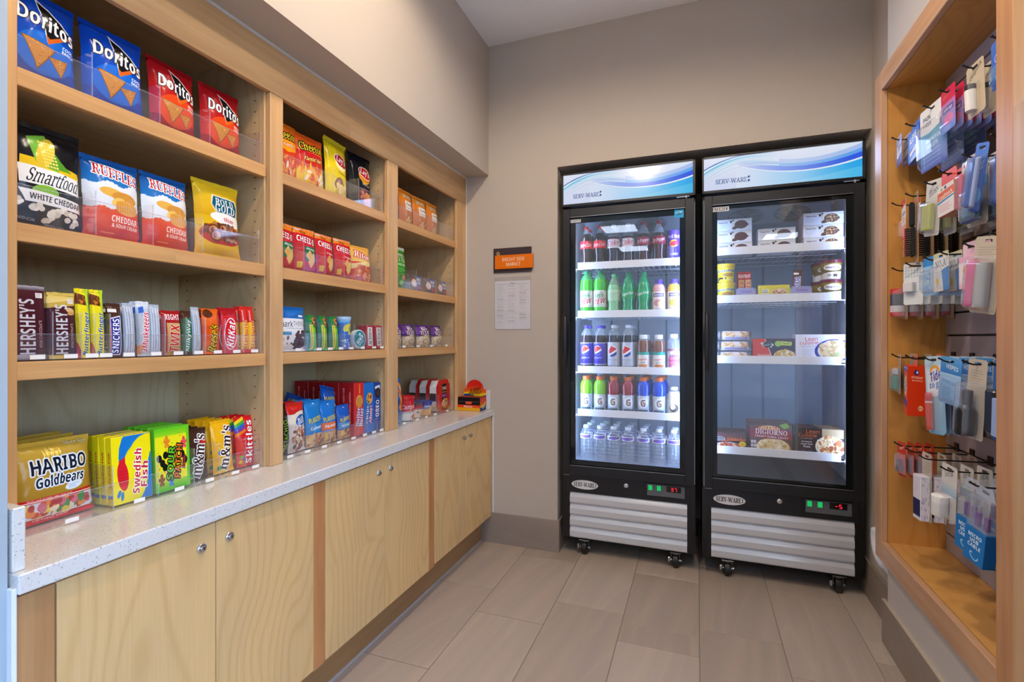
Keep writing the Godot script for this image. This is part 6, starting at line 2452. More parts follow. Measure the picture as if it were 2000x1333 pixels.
func radius_at(prof: Array, y: float) -> float:
	for i in prof.size() - 1:
		if y >= prof[i][1] and y <= prof[i + 1][1]:
			return lerpf(prof[i][0], prof[i + 1][0], (y - prof[i][1]) / maxf(1e-6, prof[i + 1][1] - prof[i][1]))
	return prof[-1][0]

const CONTOUR := [[0.0, 0.012], [0.45, 0.0], [0.80, 0.004], [0.93, 0.03], [0.97, 0.10], [0.92, 0.18], [0.84, 0.26], [0.88, 0.32], [0.97, 0.38], [1.0, 0.46], [1.0, 0.60], [0.97, 0.65], [0.86, 0.73], [0.66, 0.81], [0.42, 0.885], [0.31, 0.915], [0.30, 0.99]]
const STRAIGHT := [[0.0, 0.012], [0.5, 0.0], [0.86, 0.006], [0.98, 0.03], [1.0, 0.08], [0.99, 0.12], [0.99, 0.66], [1.0, 0.69], [0.97, 0.74], [0.86, 0.81], [0.62, 0.88], [0.38, 0.92], [0.33, 0.935], [0.33, 0.99]]
const WIDE := [[0.0, 0.012], [0.5, 0.0], [0.88, 0.006], [0.97, 0.03], [0.98, 0.07], [0.95, 0.09], [0.95, 0.55], [1.0, 0.57], [0.95, 0.60], [1.0, 0.63], [1.0, 0.72], [0.96, 0.79], [0.80, 0.86], [0.57, 0.90], [0.54, 0.92], [0.54, 0.99]]
const SQUAT := [[0.0, 0.012], [0.5, 0.0], [0.92, 0.006], [1.0, 0.03], [1.0, 0.70], [0.97, 0.76], [0.80, 0.84], [0.55, 0.90], [0.50, 0.92], [0.50, 0.99]]

func stock_refrigerator():
	rng.seed = 31
	var rib := []
	for i in 11:
		var y := 0.03 + i * 0.052
		rib.append([0.96 if i % 2 == 0 else 1.0, y])
		rib.append([0.93 if i % 2 == 0 else 1.0, y + 0.026])
	var water := [[0.0, 0.02], [0.5, 0.0], [0.85, 0.006]] + rib + [[0.98, 0.62], [0.98, 0.74], [0.92, 0.79], [0.72, 0.87], [0.44, 0.93], [0.40, 0.945], [0.40, 0.99]]
	var r := 0.041
	bottle("cola_bottle", "cola", r, 0.278, CONTOUR, "240c10", "d02030", [0.46, 0.64], {"fill": 0.82})
	bottle("cola_diet_bottle", "cola_diet", r, 0.278, CONTOUR, "2a2430", "dfe4ea", [0.44, 0.66], {"fill": 0.70})
	bottle("pepper_bottle", "pepper", r, 0.282, CONTOUR, "38141c", "a01c34", [0.46, 0.64], {"fill": 0.72})
	bottle("dew_bottle", "dew", r * 1.03, 0.300, STRAIGHT, "38c020", "18a060", [0.20, 0.56], {"fill": 0.80, "neck_mat": clear("50d070", 0.5, 0.08)})
	bottle("ginger_bottle", "ginger", r, 0.272, CONTOUR, "8cc890", "78d898", [0.36, 0.62], {"fill": 0.74, "neck_mat": clear("a8e0b0", 0.4, 0.08)})
	bottle("sprite_bottle", "sprite", r, 0.278, CONTOUR, "0c9858", "12a068", [0.40, 0.60], {"fill": 0.76, "neck_mat": clear("20b878", 0.6, 0.08)})
	bottle("juice_pink_bottle", "juice_pink", r * 0.95, 0.224, SQUAT, "e8b0b0", "5838a0", [0.06, 0.66], {"fill": 0.86, "cap_h": 0.03})
	bottle("juice_gold_bottle", "juice_gold", r * 0.95, 0.224, SQUAT, "f0c040", "5838a0", [0.06, 0.66], {"fill": 0.86, "cap_h": 0.03})
	bottle("pepsi_bottle", "pepsi", r, 0.300, STRAIGHT, "281418", "5038c8", [0.14, 0.62], {"fill": 0.78})
	bottle("pepsi_diet_bottle", "pepsi_diet", r, 0.300, STRAIGHT, "20202c", "dce2ea", [0.12, 0.63], {"fill": 0.78})
	bottle("tropical_bottle", "tropical", r, 0.236, WIDE, "7c4a34", "eef2f6", [0.08, 0.54], {"fill": 0.85, "cap_h": 0.024})
	bottle("berry_bottle", "berry", r * 0.97, 0.240, WIDE, "b87888", "eef2f6", [0.08, 0.56], {"fill": 0.62, "cap_h": 0.024})
	bottle("sport_green_bottle", "sport", r, 0.246, WIDE, "88d818", "f07828", [0.08, 0.53], {"fill": 0.9, "cap_h": 0.022})
	bottle("sport_red_bottle", "sport", r, 0.246, WIDE, "981428", "f07828", [0.08, 0.53], {"fill": 0.9, "cap_h": 0.022})
	bottle("sport_blue_bottle", "sport", r, 0.246, WIDE, "0848d0", "f07828", [0.08, 0.53], {"fill": 0.9, "cap_h": 0.022})
	bottle("shake_bottle", "shake", r * 0.96, 0.190, SQUAT, "e4dcc4", "e8ecf0", [0.06, 0.60], {"fill": 0.86})
	bottle("water_bottle", "water", r, 0.222, water, "e8f2fc", "e8f0f8", [0.62, 0.745], {"fill": 0.84, "drink_mat": clear("e4f0fc", 0.10, 0.03), "neck_mat": clear("e4f0fc", 0.12, 0.03)})
	var t := proto("energy_can")
	var b := MB.new()
	b.lathe(A("energy_can", 0.25), [[0.034, 0.012], [0.036, 0.02], [0.036, 0.200], [0.033, 0.212]], 28, U("energy_can"))
	part("can_body", b, t)
	b = MB.new()
	b.lathe(M("c0c4c8", 0.2, 1.0), [[0.0, 0.006], [0.026, 0.004], [0.029, 0.0], [0.034, 0.012]], 24)
	b.lathe(M("c0c4c8", 0.2, 1.0), [[0.033, 0.212], [0.031, 0.217], [0.029, 0.217], [0.028, 0.213], [0.0, 0.213]], 24)
	part("can_ends", b, t)
	# [template, name, label, category, rows in depth]
	var xs := [-0.690, -0.600, -0.511, -0.419, -0.322, -0.228, -0.137]
	var rows := [
		[1.829 + 0.012, "top shelf", [["cola_bottle", "cola bottle with red cap and red label", "cola bottle", 2], ["cola_bottle", "cola bottle with red cap and red label", "cola bottle", 2], ["cola_diet_bottle", "diet cola bottle with white cap and silver label", "cola bottle", 2], ["cola_diet_bottle", "diet cola bottle with white cap and silver label", "cola bottle", 1], ["pepper_bottle", "soda bottle with dark red label and red cap", "soda bottle", 2], ["pepper_bottle", "soda bottle with dark red label and red cap", "soda bottle", 2], ["energy_can", "tall purple and silver energy drink can", "drink can", 2]]],
		[1.513 + 0.012, "second shelf", [["dew_bottle", "green soda bottle with white jagged label", "soda bottle", 2], ["dew_bottle", "green soda bottle with white jagged label", "soda bottle", 2], ["ginger_bottle", "pale green soda bottle with light green cap", "soda bottle", 2], ["sprite_bottle", "emerald green lemon soda bottle", "soda bottle", 2], ["sprite_bottle", "emerald green lemon soda bottle", "soda bottle", 2], ["juice_pink_bottle", "small pink juice bottle with purple cap", "juice bottle", 2], ["juice_gold_bottle", "small yellow juice bottle with purple cap", "juice bottle", 2]]],
		[1.153 + 0.012, "third shelf", [["pepsi_bottle", "violet labelled cola bottle with violet cap", "cola bottle", 2], ["pepsi_bottle", "violet labelled cola bottle with violet cap", "cola bottle", 2], ["pepsi_diet_bottle", "silver labelled cola bottle with white cap", "cola bottle", 2], ["pepsi_diet_bottle", "silver labelled cola bottle with white cap", "cola bottle", 3], ["tropical_bottle", "brown juice bottle with wide white cap and teal label", "juice bottle", 2], ["tropical_bottle", "brown juice bottle with wide white cap and teal label", "juice bottle", 1], ["berry_bottle", "pink labelled drink bottle with white cap", "juice bottle", 1]]],
		[0.872 + 0.012, "fourth shelf", [["sport_green_bottle", "lime green sports drink bottle with orange cap", "sports drink", 3], ["sport_green_bottle", "lime green sports drink bottle with orange cap", "sports drink", 3], ["sport_red_bottle", "dark red sports drink bottle with orange cap", "sports drink", 3], ["sport_red_bottle", "dark red sports drink bottle with orange cap", "sports drink", 3], ["sport_blue_bottle", "blue sports drink bottle with orange cap", "sports drink", 3], ["sport_blue_bottle", "blue sports drink bottle with orange cap", "sports drink", 3], ["shake_bottle", "cream coloured shake bottle with white lid", "shake bottle", 1]]],
		[0.583, "floor", [["water_bottle", "clear water bottle with purple label", "water bottle", 3], ["water_bottle", "clear water bottle with purple label", "water bottle", 3], ["water_bottle", "clear water bottle with purple label", "water bottle", 3], ["water_bottle", "clear water bottle with purple label", "water bottle", 3], ["water_bottle", "clear water bottle with purple label", "water bottle", 3], ["water_bottle", "clear water bottle with purple label", "water bottle", 2], ["water_bottle", "clear water bottle with purple label", "water bottle", 2]]],
	]
	for rw in rows:
		for i in 7:
			var e: Array = rw[2][i]
			var same := []
			for j in 7:
				if rw[2][j][0] == e[0]:
					same.append(j)
			var which := ""
			if same.size() == 2:
				which = ", the one nearer the handle" if i == same[0] else ", the one farther from the handle"
			elif same.size() > 2:
				which = ", %s column from the handle side" % ["first", "second", "third", "fourth", "fifth", "sixth", "seventh"][i]
			for d in e[3]:
				var depth: String = "" if e[3] == 1 else (" front" if d == 0 else (" behind it" if d == 1 else " third back"))
				var lab: String = e[1] + which
				if e[3] > 1:
					lab += ", " + ["front row", "second row", "third row"][d]
				var nm: String = {"cola bottle": "cola_bottle", "soda bottle": "soda_bottle", "juice bottle": "juice_bottle", "sports drink": "sports_drink_bottle", "shake bottle": "shake_bottle", "water bottle": "water_bottle", "drink can": "energy_drink_can"}[e[2]]
				put(e[0], nm, lab, e[2], Vector3(xs[i] + 0.004 * d, rw[0], -0.162 - 0.098 * d), Vector3(0, rng.randf_range(-9, 9), 0), e[1].split(" with")[0] + "s on the refrigerator " + rw[1])

func stock_freezer():
	rng.seed = 41
	carton("ice_bars_plain", "bars_plain", 0.196, 0.070, 0.15, "dcdce2", {"top": "e4e4ea"})
	carton("ice_bars_nut", "bars_nut", 0.200, 0.070, 0.15, "dcdce2", {"top": "e4e4ea"})
	tub("butter_tub", "tub_yellow", 0.042, 0.049, 0.112, "f0d838", "e8d030", {"lid_h": 0.014})
	tub("cream_tub", "tub_cream", 0.044, 0.053, 0.108, "6c1c30", "e8e4e4", {"lid_h": 0.015})
	bag("panini_pack", "wrap_panini", 0.165, 0.092, 0.045, {"back": "d8cc30", "seal": 0.02, "boxy": 3.0, "pinch": -0.02})
	bag("ice_wafer", "twix", 0.044, 0.176, 0.024, {"boxy": 5.0, "pinch": 0.02, "back": "b88c48"})
	bag("ice_nougat", "snick", 0.046, 0.176, 0.024, {"boxy": 5.0, "pinch": 0.02, "back": "4a2c20"})
	carton("mac_box", "box_mac", 0.222, 0.134, 0.042, "8c2c28", {"top": "4c2428"})
	carton("pasta_white_box", "box_pasta_white", 0.246, 0.158, 0.042, "dcdce8", {"top": "e4e4ec"})
	carton("chili_box", "box_chili", 0.172, 0.105, 0.036, "30202c", {"top": "58382c"})
	carton("pizza_box", "box_pizza", 0.222, 0.180, 0.032, "40282c", {"top": "74584c"})
	carton("pasta_dark_box", "box_pasta_dark", 0.236, 0.162, 0.034, "281e22", {"top": "4c3428"})
	var y := 1.873 + 0.012
	for st in [["ice_bars_plain", 0.208, 3, "plain chocolate bar carton, stack nearest the handle"], ["ice_bars_plain", 0.436, 2, "plain chocolate bar carton, middle stack"], ["ice_bars_nut", 0.672, 3, "nutty chocolate bar carton, stack nearest the hinge"]]:
		for i in st[2]:
			var lev: String = ["bottom one", "middle one" if st[2] == 3 else "top one", "top one"][i]
			put(st[0], "ice_cream_bar_carton", "white %s, %s" % [st[3], lev], "ice cream box", Vector3(st[1] + rng.randf_range(-0.002, 0.002), y + 0.0712 * i, -0.235), Vector3(0, rng.randf_range(-0.8, 0.8), 0), "ice cream bar cartons on the top freezer shelf")
	y = 1.589 + 0.012
	for i in 2:
		put("butter_tub", "ice_cream_tub", "yellow peanut butter ice cream tub, " + ["lower one of two", "upper one of two"][i], "ice cream tub", Vector3(0.162, y + 0.113 * i, -0.165), Vector3(0, 4 * i, 0), "yellow ice cream tubs")
		put("cream_tub", "ice_cream_tub", "brown and white ice cream tub with dark red lid, " + ["lower front one", "upper front one"][i], "ice cream tub", Vector3(0.712, y + 0.110 * i, -0.165), Vector3(0, -3 * i, 0), "dark red lidded ice cream tubs")
		put("cream_tub", "ice_cream_tub", "brown and white ice cream tub with dark red lid, " + ["lower rear one", "upper rear one"][i], "ice cream tub", Vector3(0.690, y + 0.110 * i, -0.285), Vector3(0, 20, 0), "dark red lidded ice cream tubs")
		put("ice_wafer", "ice_cream_bar", "gold ice cream wafer bar in the freezer bin, " + ["beside the yellow tubs", "farther from the yellow tubs"][i], "ice cream bar", Vector3(0.243 + 0.045 * i, y + 0.004, -0.185), Vector3(-4, 0, -2 + 4 * i), "ice cream wafer bars in the bin")
	put("ice_nougat", "ice_cream_bar", "brown ice cream bar with blue lettering leaning in the freezer bin", "ice cream bar", Vector3(0.538, y + 0.004, -0.185), Vector3(-4, 0, -4))
	put("panini_pack", "panini_packet", "yellow panini packet lying between the two bins in the freezer", "packet", Vector3(0.420, y, -0.15), Vector3(-8, 0, 0))
	for i in 2:
		var bin := thing("shelf_bin", "clear plastic bin with a violet printed front, holding " + ["the two gold wafer bars", "the single brown bar"][i], "bin", Vector3(0.268 + 0.286 * i, y, -0.125))
		var b := MB.new()
		var acr := clear("d0d8ec", 0.12, 0.05)
		b.box(acr, Vector3(0, 0.001, -0.06), Vector3(0.104, 0.002, 0.14))
		for s in [-1.0, 1.0]:
			b.box(acr, Vector3(s * 0.052, 0.035, -0.06), Vector3(0.002, 0.068, 0.14))
		part("bin_body", b, bin)
		b = MB.new()
		b.prism(clear("b0b0d8", 0.6, 0.1), round_rect(0.106, 0.074, 0.016, 0.038), 0.009, 0.011, A("bin_label", 0.3), U("bin_label"))
		part("printed_front", b, bin)
	y = 1.231 + 0.012
	var sp := proto("sandwich_pack")
	var b := MB.new()
	b.grid(A("sandwich", 0.3), 16, 8, func(u, v):
		var q := 1.0 - pow(absf(2 * u - 1), 6.0)
		return Vector3((u - 0.5) * 0.175, 0.002 + 0.052 * v, 0.045 * q * (0.75 + 0.25 * sin(PI * v))), U("sandwich"))
	b.grid(A("sandwich_top", 0.35), 10, 6, func(u, v): return Vector3((u - 0.5) * 0.174, 0.054 + 0.006 * sin(PI * u), 0.034 - 0.09 * v), U("sandwich_top"))
	b.grid(M("d8d0d8", 0.35), 8, 3, func(u, v): return Vector3((u - 0.5) * 0.174, 0.002 + 0.052 * v, -0.056), Rect2(0, 0, 1, 1), true)
	for s in [-1.0, 1.0]:
		b.grid(M("d8d0d8", 0.35), 6, 3, func(u, v): return Vector3(s * (0.0872 + 0.010 * sin(PI * v) * sin(PI * u)), 0.002 + 0.052 * v, 0.0 + (u - 0.5) * 0.11), Rect2(0, 0, 1, 1), s < 0.0)
	part("wrapped_sandwich", b, sp)
	for i in 3:
		put("sandwich_pack", "sandwich_packet", "wrapped toasted sandwich packet on the third freezer shelf, " + ["bottom one", "middle one", "top one"][i], "sandwich", Vector3(0.206 + 0.003 * i, y + 0.0625 * i, -0.18 - 0.01 * i), Vector3(0, 2 * i, 0), "stacked sandwich packets")
	for i in 3:
		put("mac_box", "meal_box", "red and black macaroni box on the third freezer shelf, " + ["front one", "second back", "third back"][i], "frozen meal", Vector3(0.417 + 0.002 * i, y, -0.165 - 0.045 * i), Vector3(0, 1.2 - i, 0), "macaroni boxes")
		put("pasta_white_box", "meal_box", "white pasta meal box with blue bowl, " + ["front one", "second back", "third back"][i], "frozen meal", Vector3(0.654, y, -0.165 - 0.045 * i), Vector3(0, -1.0 + i, 0), "white pasta meal boxes")
	y = 0.694 + 0.012
	for i in 5:
		put("chili_box", "meal_box", "dark chili meal box on the lowest freezer shelf, %s one" % ORD[i], "frozen meal", Vector3(0.186 + 0.002 * i, y, -0.150 - 0.040 * i), Vector3(-3, 0.6 * i, 0), "chili meal boxes")
	for i in 4:
		put("pizza_box", "pizza_box", "dark red and cheese coloured pizza box, %s one" % ORD[i], "pizza box", Vector3(0.402 - 0.003 * i, y, -0.150 - 0.038 * i), Vector3(-4, -1.0 + 0.8 * i, 0), "pizza boxes")
		put("pasta_dark_box", "meal_box", "black pasta meal box with orange lettering, %s one" % ORD[i], "frozen meal", Vector3(0.648 - 0.006 * i, y, -0.140 - 0.040 * i), Vector3(-3, -1.5 + 1.0 * i, 0), "black pasta meal boxes")

# ------------------------------------------------------------------ peg case on the right wall
const PEG_ROWS := [2.232, 1.95, 1.67, 1.298, 0.924]
const PEG_Z := [0.53, 0.68, 0.845, 0.973, 1.137, 1.30]

func build_peg_case():
	rng.seed = 51
	var t := thing("peg_case", "wall mounted wooden case with a grey slatted back for hanging packets, on the right wall", "display case")
	var orange := W("veneer", "dc9f50", 0.45)
	var face_w := W("solid", "d9ae88")
	var b := MB.new()
	b.board(face_w, Vector3(0.77, 0.383, 0.372), Vector3(0.795, 2.575, 0.452), 1, 0.002, off())
	part("stile", b, t)
	b = MB.new()
	b.board(W("solid", "d4a070"), Vector3(0.77, 0.383, 1.364), Vector3(0.795, 2.575, 1.4435), 1, 0.002, off())
	part("stile", b, t)
	b = MB.new()
	b.board(W("solid", "dcb88e"), Vector3(0.769, 0.383, 1.4455), Vector3(0.795, 2.575, 1.54), 1, 0.002, off())
	part("stile", b, t)
	b = MB.new()
	b.board(face_w, Vector3(0.77, 2.491, 0.4525), Vector3(0.795, 2.575, 1.3635), 2, 0.002, off())
	part("head_rail", b, t)
	b = MB.new()
	b.board(face_w, Vector3(0.77, 0.383, 0.4525), Vector3(0.795, 0.471, 1.3635), 2, 0.002, off())
	part("sill_rail", b, t)
	b = MB.new()
	b.board(orange, Vector3(0.796, 0.40, 0.437), Vector3(1.022, 2.55, 0.4505), 1, 0.0, off())
	part("side_panel", b, t)
	b = MB.new()
	b.board(orange, Vector3(0.796, 0.40, 1.43), Vector3(1.022, 2.55, 1.445), 1, 0.0, off())
	part("side_panel", b, t)
	b = MB.new()
	b.board(orange, Vector3(0.796, 2.492, 0.4512), Vector3(1.022, 2.51, 1.429), 2, 0.0, off())
	part("top_panel", b, t)
	b = MB.new()
	b.board(W("veneer", "e2aa5e", 0.4), Vector3(0.796, 0.452, 0.4512), Vector3(1.022, 0.4705, 1.429), 2, 0.0, off())
	part("bottom_panel", b, t)
	var y := 0.4715
	var g := 0.546
	while y < 2.485:
		var top := minf(g - 0.004, 2.491)
		b = MB.new()
		b.box(M("a39a9c", 0.5), Vector3(1.012, (y + top) / 2, 0.940), Vector3(0.02, top - y, 0.976), 0.002)
		part("slat", b, t)
		if top < 2.48:
			b = MB.new()
			b.box(M("1c1a1c", 0.6), Vector3(1.0165, g, 0.940), Vector3(0.009, 0.008, 0.976))
			part("groove", b, t)
		y = g + 0.004
		g += 0.094
	# hooks
	for r in 5:
		for i in 6:
			if r == 4 and i == 2:
				continue
			var hz: float = PEG_Z[i]
			if r == 4:
				hz = [0.556, 0.68, 0, 0.808, 0.987, 1.182][i]
			var h := thing("peg_hook", "black wire peg hook in %s row from the top, %s from the coolers" % [["the first", "the second", "the third", "the fourth", "the lowest"][r], ["first", "second", "third", "third", "fourth", "last"][i] if r == 4 else ["first", "second", "third", "fourth", "fifth", "sixth"][i]], "hook", Vector3(1.002, PEG_ROWS[r], hz), 0, "peg hooks")
			var blk := M("161617", 0.4)
			b = MB.new()
			b.tube(blk, [Vector3(-0.004, 0.002, 0), Vector3(-0.15, -0.001, 0), Vector3(-0.188, -0.001, 0), Vector3(-0.200, 0.003, 0), Vector3(-0.214, 0.012, 0)], 0.0028, 8)
			part("prong", b, h)
			b = MB.new()
			b.box(blk, Vector3(-0.003, 0.008, 0), Vector3(0.006, 0.034, 0.03), 0.001)
			part("back_plate", b, h)
			b = MB.new()
			b.ball(blk, Vector3(-0.214, 0.012, 0), Vector3(0.0042, 0.0042, 0.0042), 10)
			part("tip", b, h)
	# the white drain pipe that bends out below the near corner
	var p := thing("drain_pipe", "white plastic pipe elbow bending out between the freezer and the peg case", "pipe")
	b = MB.new()
	var pts := []
	for i in 13:
		var a := lerpf(-0.35, 2.05, i / 12.0)
		pts.append(Vector3(0.832, 0.395 - 0.095 * sin(a), 0.268 - 0.115 * cos(a)))
	pts.append(Vector3(0.834, 0.303, 0.40))
	pts.append(Vector3(0.834, 0.300, 0.434))
	b.tube(M("dcdde2", 0.35), pts, 0.020, 14)
	part("bent_tube", b, p)
	b = MB.new()
	b.tube(M("d0d2d8", 0.35), [Vector3(0.834, 0.3015, 0.412), Vector3(0.834, 0.300, 0.434)], 0.026, 14)
	part("collar", b, p)

# a hanging card with a euro slot; the hook passes through the origin
func card(key: String, art: String, w: float, h: float, o := {}) -> Node3D:
	var t := proto(key)
	var top := 0.014
	var hw := 0.014
	var hh := 0.0045
	var poly := PackedVector2Array()
	var cut: float = o.get("cut", 0.006)
	for q in [[-0.0004, top], [-0.0004, hh], [-hw, hh], [-hw, -hh], [hw, -hh], [hw, hh], [0.0004, hh], [0.0004, top], [w / 2 - cut, top], [w / 2, top - cut], [w / 2, top - h + cut], [w / 2 - cut, top - h], [-w / 2 + cut, top - h], [-w / 2, top - h + cut], [-w / 2, top - cut], [-w / 2 + cut, top]]:
		poly.append(Vector2(q[0], q[1]))
	var b := MB.new()
	b.prism(M(o.get("back", "c8b89c"), 0.6), poly, -0.0009, 0.0, A(art, o.get("rough", 0.4)), U(art))
	part("card", b, t)
	return t

# a clear moulded bubble on a card: y0..y1 below the hook
func bubble(t: Node3D, w: float, y0: float, y1: float, d: float, tint := "dce2ec", alpha := 0.08):
	var b := MB.new()
	var m := clear(tint, alpha, 0.06)
	var hgt := y0 - y1
	b.grid(m, 12, 14, func(u, v):
		var e: float = minf(1.0, 6.0 * minf(minf(u, 1.0 - u), minf(v, 1.0 - v) * hgt / w))
		return Vector3((u - 0.5) * w, y1 + hgt * v, 0.0008 + d * pow(e, 0.5)))
	part("blister", b, t, "clear plastic blister")

# a hanging carton
func hang_box(key: String, art: String, w: float, y0: float, y1: float, d: float, side: String, o := {}) -> Node3D:
	var t := proto(key)
	var b := MB.new()
	var faces := {"front": face(art, 0.35)}
	if o.has("right"):
		faces["right"] = face(o.right, 0.35)
	b.box(M(side, 0.4), Vector3(0, (y0 + y1) / 2, 0), Vector3(w, y0 - y1, d), 0.001, faces)
	part("box", b, t)
	b = MB.new()
	var flap := PackedVector2Array([Vector2(-0.0004, 0.016), Vector2(-0.0004, 0.0045), Vector2(-0.013, 0.0045), Vector2(-0.013, -0.0045), Vector2(0.013, -0.0045), Vector2(0.013, 0.0045), Vector2(0.0004, 0.0045), Vector2(0.0004, 0.016), Vector2(w * 0.38, 0.016), Vector2(w * 0.46, 0.006), Vector2(w * 0.46, y0), Vector2(-w * 0.46, y0), Vector2(-w * 0.46, 0.006), Vector2(-w * 0.38, 0.016)])
	b.prism(M(o.get("flap", side), 0.45), flap, -0.001, 0.0)
	part("hang_flap", b, t)
	return t

func cyl(t: Node3D, n: String, m: Material, prof: Array, at: Vector3, label := ""):
	var b := MB.new()
	b.lathe(m, prof, 18, Rect2(0, 0, 1, 1), Transform3D(Basis.IDENTITY, at))
	part(n, b, t, label)

func make_pegs():
	var t: Node3D
	var b: MB
	t = card("pill_card", "peg_pill", 0.088, 0.125, {"back": "6a2430"})
	bubble(t, 0.07, -0.03, -0.105, 0.010)
	hang_box("pain_box", "peg_aleve", 0.135, -0.014, -0.138, 0.020, "1860c0")
	t = card("tablet_pack", "peg_tablets", 0.168, 0.236, {"back": "d8d4d0"})
	bubble(t, 0.160, -0.045, -0.215, 0.028, "e0e6f4", 0.12)
	t = card("allergy_card", "peg_pink", 0.094, 0.150, {"back": "d81848"})
	bubble(t, 0.086, -0.045, -0.132, 0.012)
	t = card("balm_card", "peg_balm", 0.086, 0.168, {"back": "c0ac8c"})
	bubble(t, 0.044, -0.048, -0.148, 0.020)
	cyl(t, "balm_tube", M("e8e6e4", 0.35), [[0.0, -0.138], [0.015, -0.138], [0.015, -0.072], [0.013, -0.071]], Vector3(-0.008, 0, 0.010), "white balm tube")
	cyl(t, "cap", M("2c2830", 0.35), [[0.015, -0.071], [0.015, -0.055], [0.0, -0.054]], Vector3(-0.008, 0, 0.010))
	t = card("care_card", "peg_bluecare", 0.098, 0.142, {"back": "2c50b0"})
	bubble(t, 0.08, -0.06, -0.122, 0.016, "88c8f0", 0.25)
	t = card("lip_card", "peg_lip", 0.078, 0.168, {"back": "e0dcd8"})
	bubble(t, 0.05, -0.075, -0.148, 0.018, "f0c8c0", 0.25)
	# brush on a long kraft card
	t = card("brush_card", "peg_kraft", 0.072, 0.285, {"back": "b89c74"})
	b = MB.new()
	b.box(M("1c1c20", 0.3), Vector3(-0.006, -0.075, 0.014), Vector3(0.024, 0.10, 0.018), 0.007)
	part("brush_handle", b, t, "black brush handle")
	b = MB.new()
	b.box(M("141416", 0.4), Vector3(-0.006, -0.185, 0.012), Vector3(0.042, 0.12, 0.014), 0.006)
	part("brush_head", b, t)
	b = MB.new()
	for i in 13:
		for j in 3:
			b.tube(M("2a2a2e", 0.5), [Vector3(-0.020 + 0.014 * j, -0.132 - i * 0.0088, 0.018), Vector3(-0.020 + 0.014 * j, -0.132 - i * 0.0088, 0.036)], 0.0014, 5)
			b.ball(M("e8d0d0" if j == 0 else "c83030", 0.4), Vector3(-0.020 + 0.014 * j, -0.132 - i * 0.0088, 0.037), Vector3(0.0026, 0.0026, 0.0026), 6)
	var br := part("bristles", b, t, "ball tipped bristles")
	br.set_meta("kind", "stuff")
	t = card("floss_pack", "peg_floss", 0.092, 0.205, {"back": "b8b09c"})
	bubble(t, 0.088, -0.058, -0.182, 0.030, "e0e6f2", 0.18)
	b = MB.new()
	for i in 7:
		b.box(M("c8c838" if i % 2 else "b0b42c", 0.35), Vector3(-0.026 + i * 0.0085, -0.122, 0.014), Vector3(0.005, 0.096, 0.016), 0.002)
	part("floss_picks", b, t, "row of yellow green floss picks")
	hang_box("patch_box", "peg_patch", 0.112, -0.034, -0.140, 0.022, "d8805c", {"flap": "e84c20"})
	t = card("pink_brush_pack", "peg_foam", 0.056, 0.165, {"back": "d8b8c0"})
	bubble(t, 0.05, -0.02, -0.146, 0.022, "e8c8d8", 0.25)
	b = MB.new()
	b.box(M("d83868", 0.35), Vector3(0, -0.085, 0.011), Vector3(0.016, 0.12, 0.014), 0.005)
	part("travel_brush", b, t, "pink folding brush")
	t = card("deodorant_card", "peg_deo", 0.104, 0.232, {"back": "b8a88c"})
	bubble(t, 0.092, -0.095, -0.212, 0.034, "dce4f0", 0.15)
	b = MB.new()
	b.box(M("1c6c84", 0.35), Vector3(0, -0.165, 0.016), Vector3(0.066, 0.062, 0.024), 0.008)
	part("teal_stick", b, t, "teal deodorant stick")
	b = MB.new()
	b.box(M("1c3070", 0.35), Vector3(0, -0.200, 0.016), Vector3(0.068, 0.012, 0.025), 0.005)
	part("blue_base", b, t)
	t = card("toothbrush_pack", "peg_bluecare", 0.06, 0.20, {"back": "4868b0"})
	bubble(t, 0.056, -0.02, -0.18, 0.026, "88a8e8", 0.35)
	b = MB.new()
	b.box(M("3058b8", 0.3), Vector3(-0.01, -0.10, 0.012), Vector3(0.016, 0.150, 0.014), 0.005)
	b.box(M("e0e8f8", 0.3), Vector3(0.012, -0.10, 0.012), Vector3(0.012, 0.146, 0.012), 0.004)
	part("toothbrush", b, t, "blue and white folding toothbrush")
	t = card("glue_card", "peg_kraft", 0.074, 0.225, {"back": "c8b490"})
	bubble(t, 0.070, -0.075, -0.206, 0.048, "e8e8f4", 0.14)
	cyl(t, "red_cap", M("d82c28", 0.3), [[0.026, -0.100], [0.026, -0.079], [0.022, -0.077], [0.0, -0.077]], Vector3(-0.002, 0, 0.027), "red cap")
	cyl(t, "dark_label", M("3c3a40", 0.4), [[0.026, -0.150], [0.026, -0.1005]], Vector3(-0.002, 0, 0.027), "dark printed band")
	cyl(t, "white_label", M("d8d4d4", 0.4), [[0.026, -0.178], [0.026, -0.1505]], Vector3(-0.002, 0, 0.027), "pale label with bars")
	cyl(t, "red_foot", M("c82430", 0.35), [[0.0, -0.196], [0.026, -0.196], [0.026, -0.1785]], Vector3(-0.002, 0, 0.027))
	t = card("foam_card", "peg_foam", 0.072, 0.170, {"back": "d8ccb4"})
	b = MB.new()
	b.box(M("dcd8dc", 0.5), Vector3(-0.008, -0.085, 0.012), Vector3(0.038, 0.040, 0.020), 0.003)
	part("white_block", b, t, "small white block")
	t = card("wipes_card", "peg_wipes", 0.122, 0.146, {"back": "3080c8"})
	bubble(t, 0.112, -0.032, -0.124, 0.022, "b8d8f4", 0.3)
	t = card("bandage_card", "peg_bandage", 0.106, 0.138, {"back": "d8d8d4"})
	bubble(t, 0.096, -0.03, -0.12, 0.020)
	hang_box("pads_box", "peg_pads", 0.084, -0.030, -0.132, 0.020, "e890a8", {"flap": "f0c8d4"})
	t = card("tube_case_pack", "peg_beige", 0.108, 0.232, {"back": "c8c0a8"})
	bubble(t, 0.104, -0.045, -0.212, 0.036, "e4e4f0", 0.2)
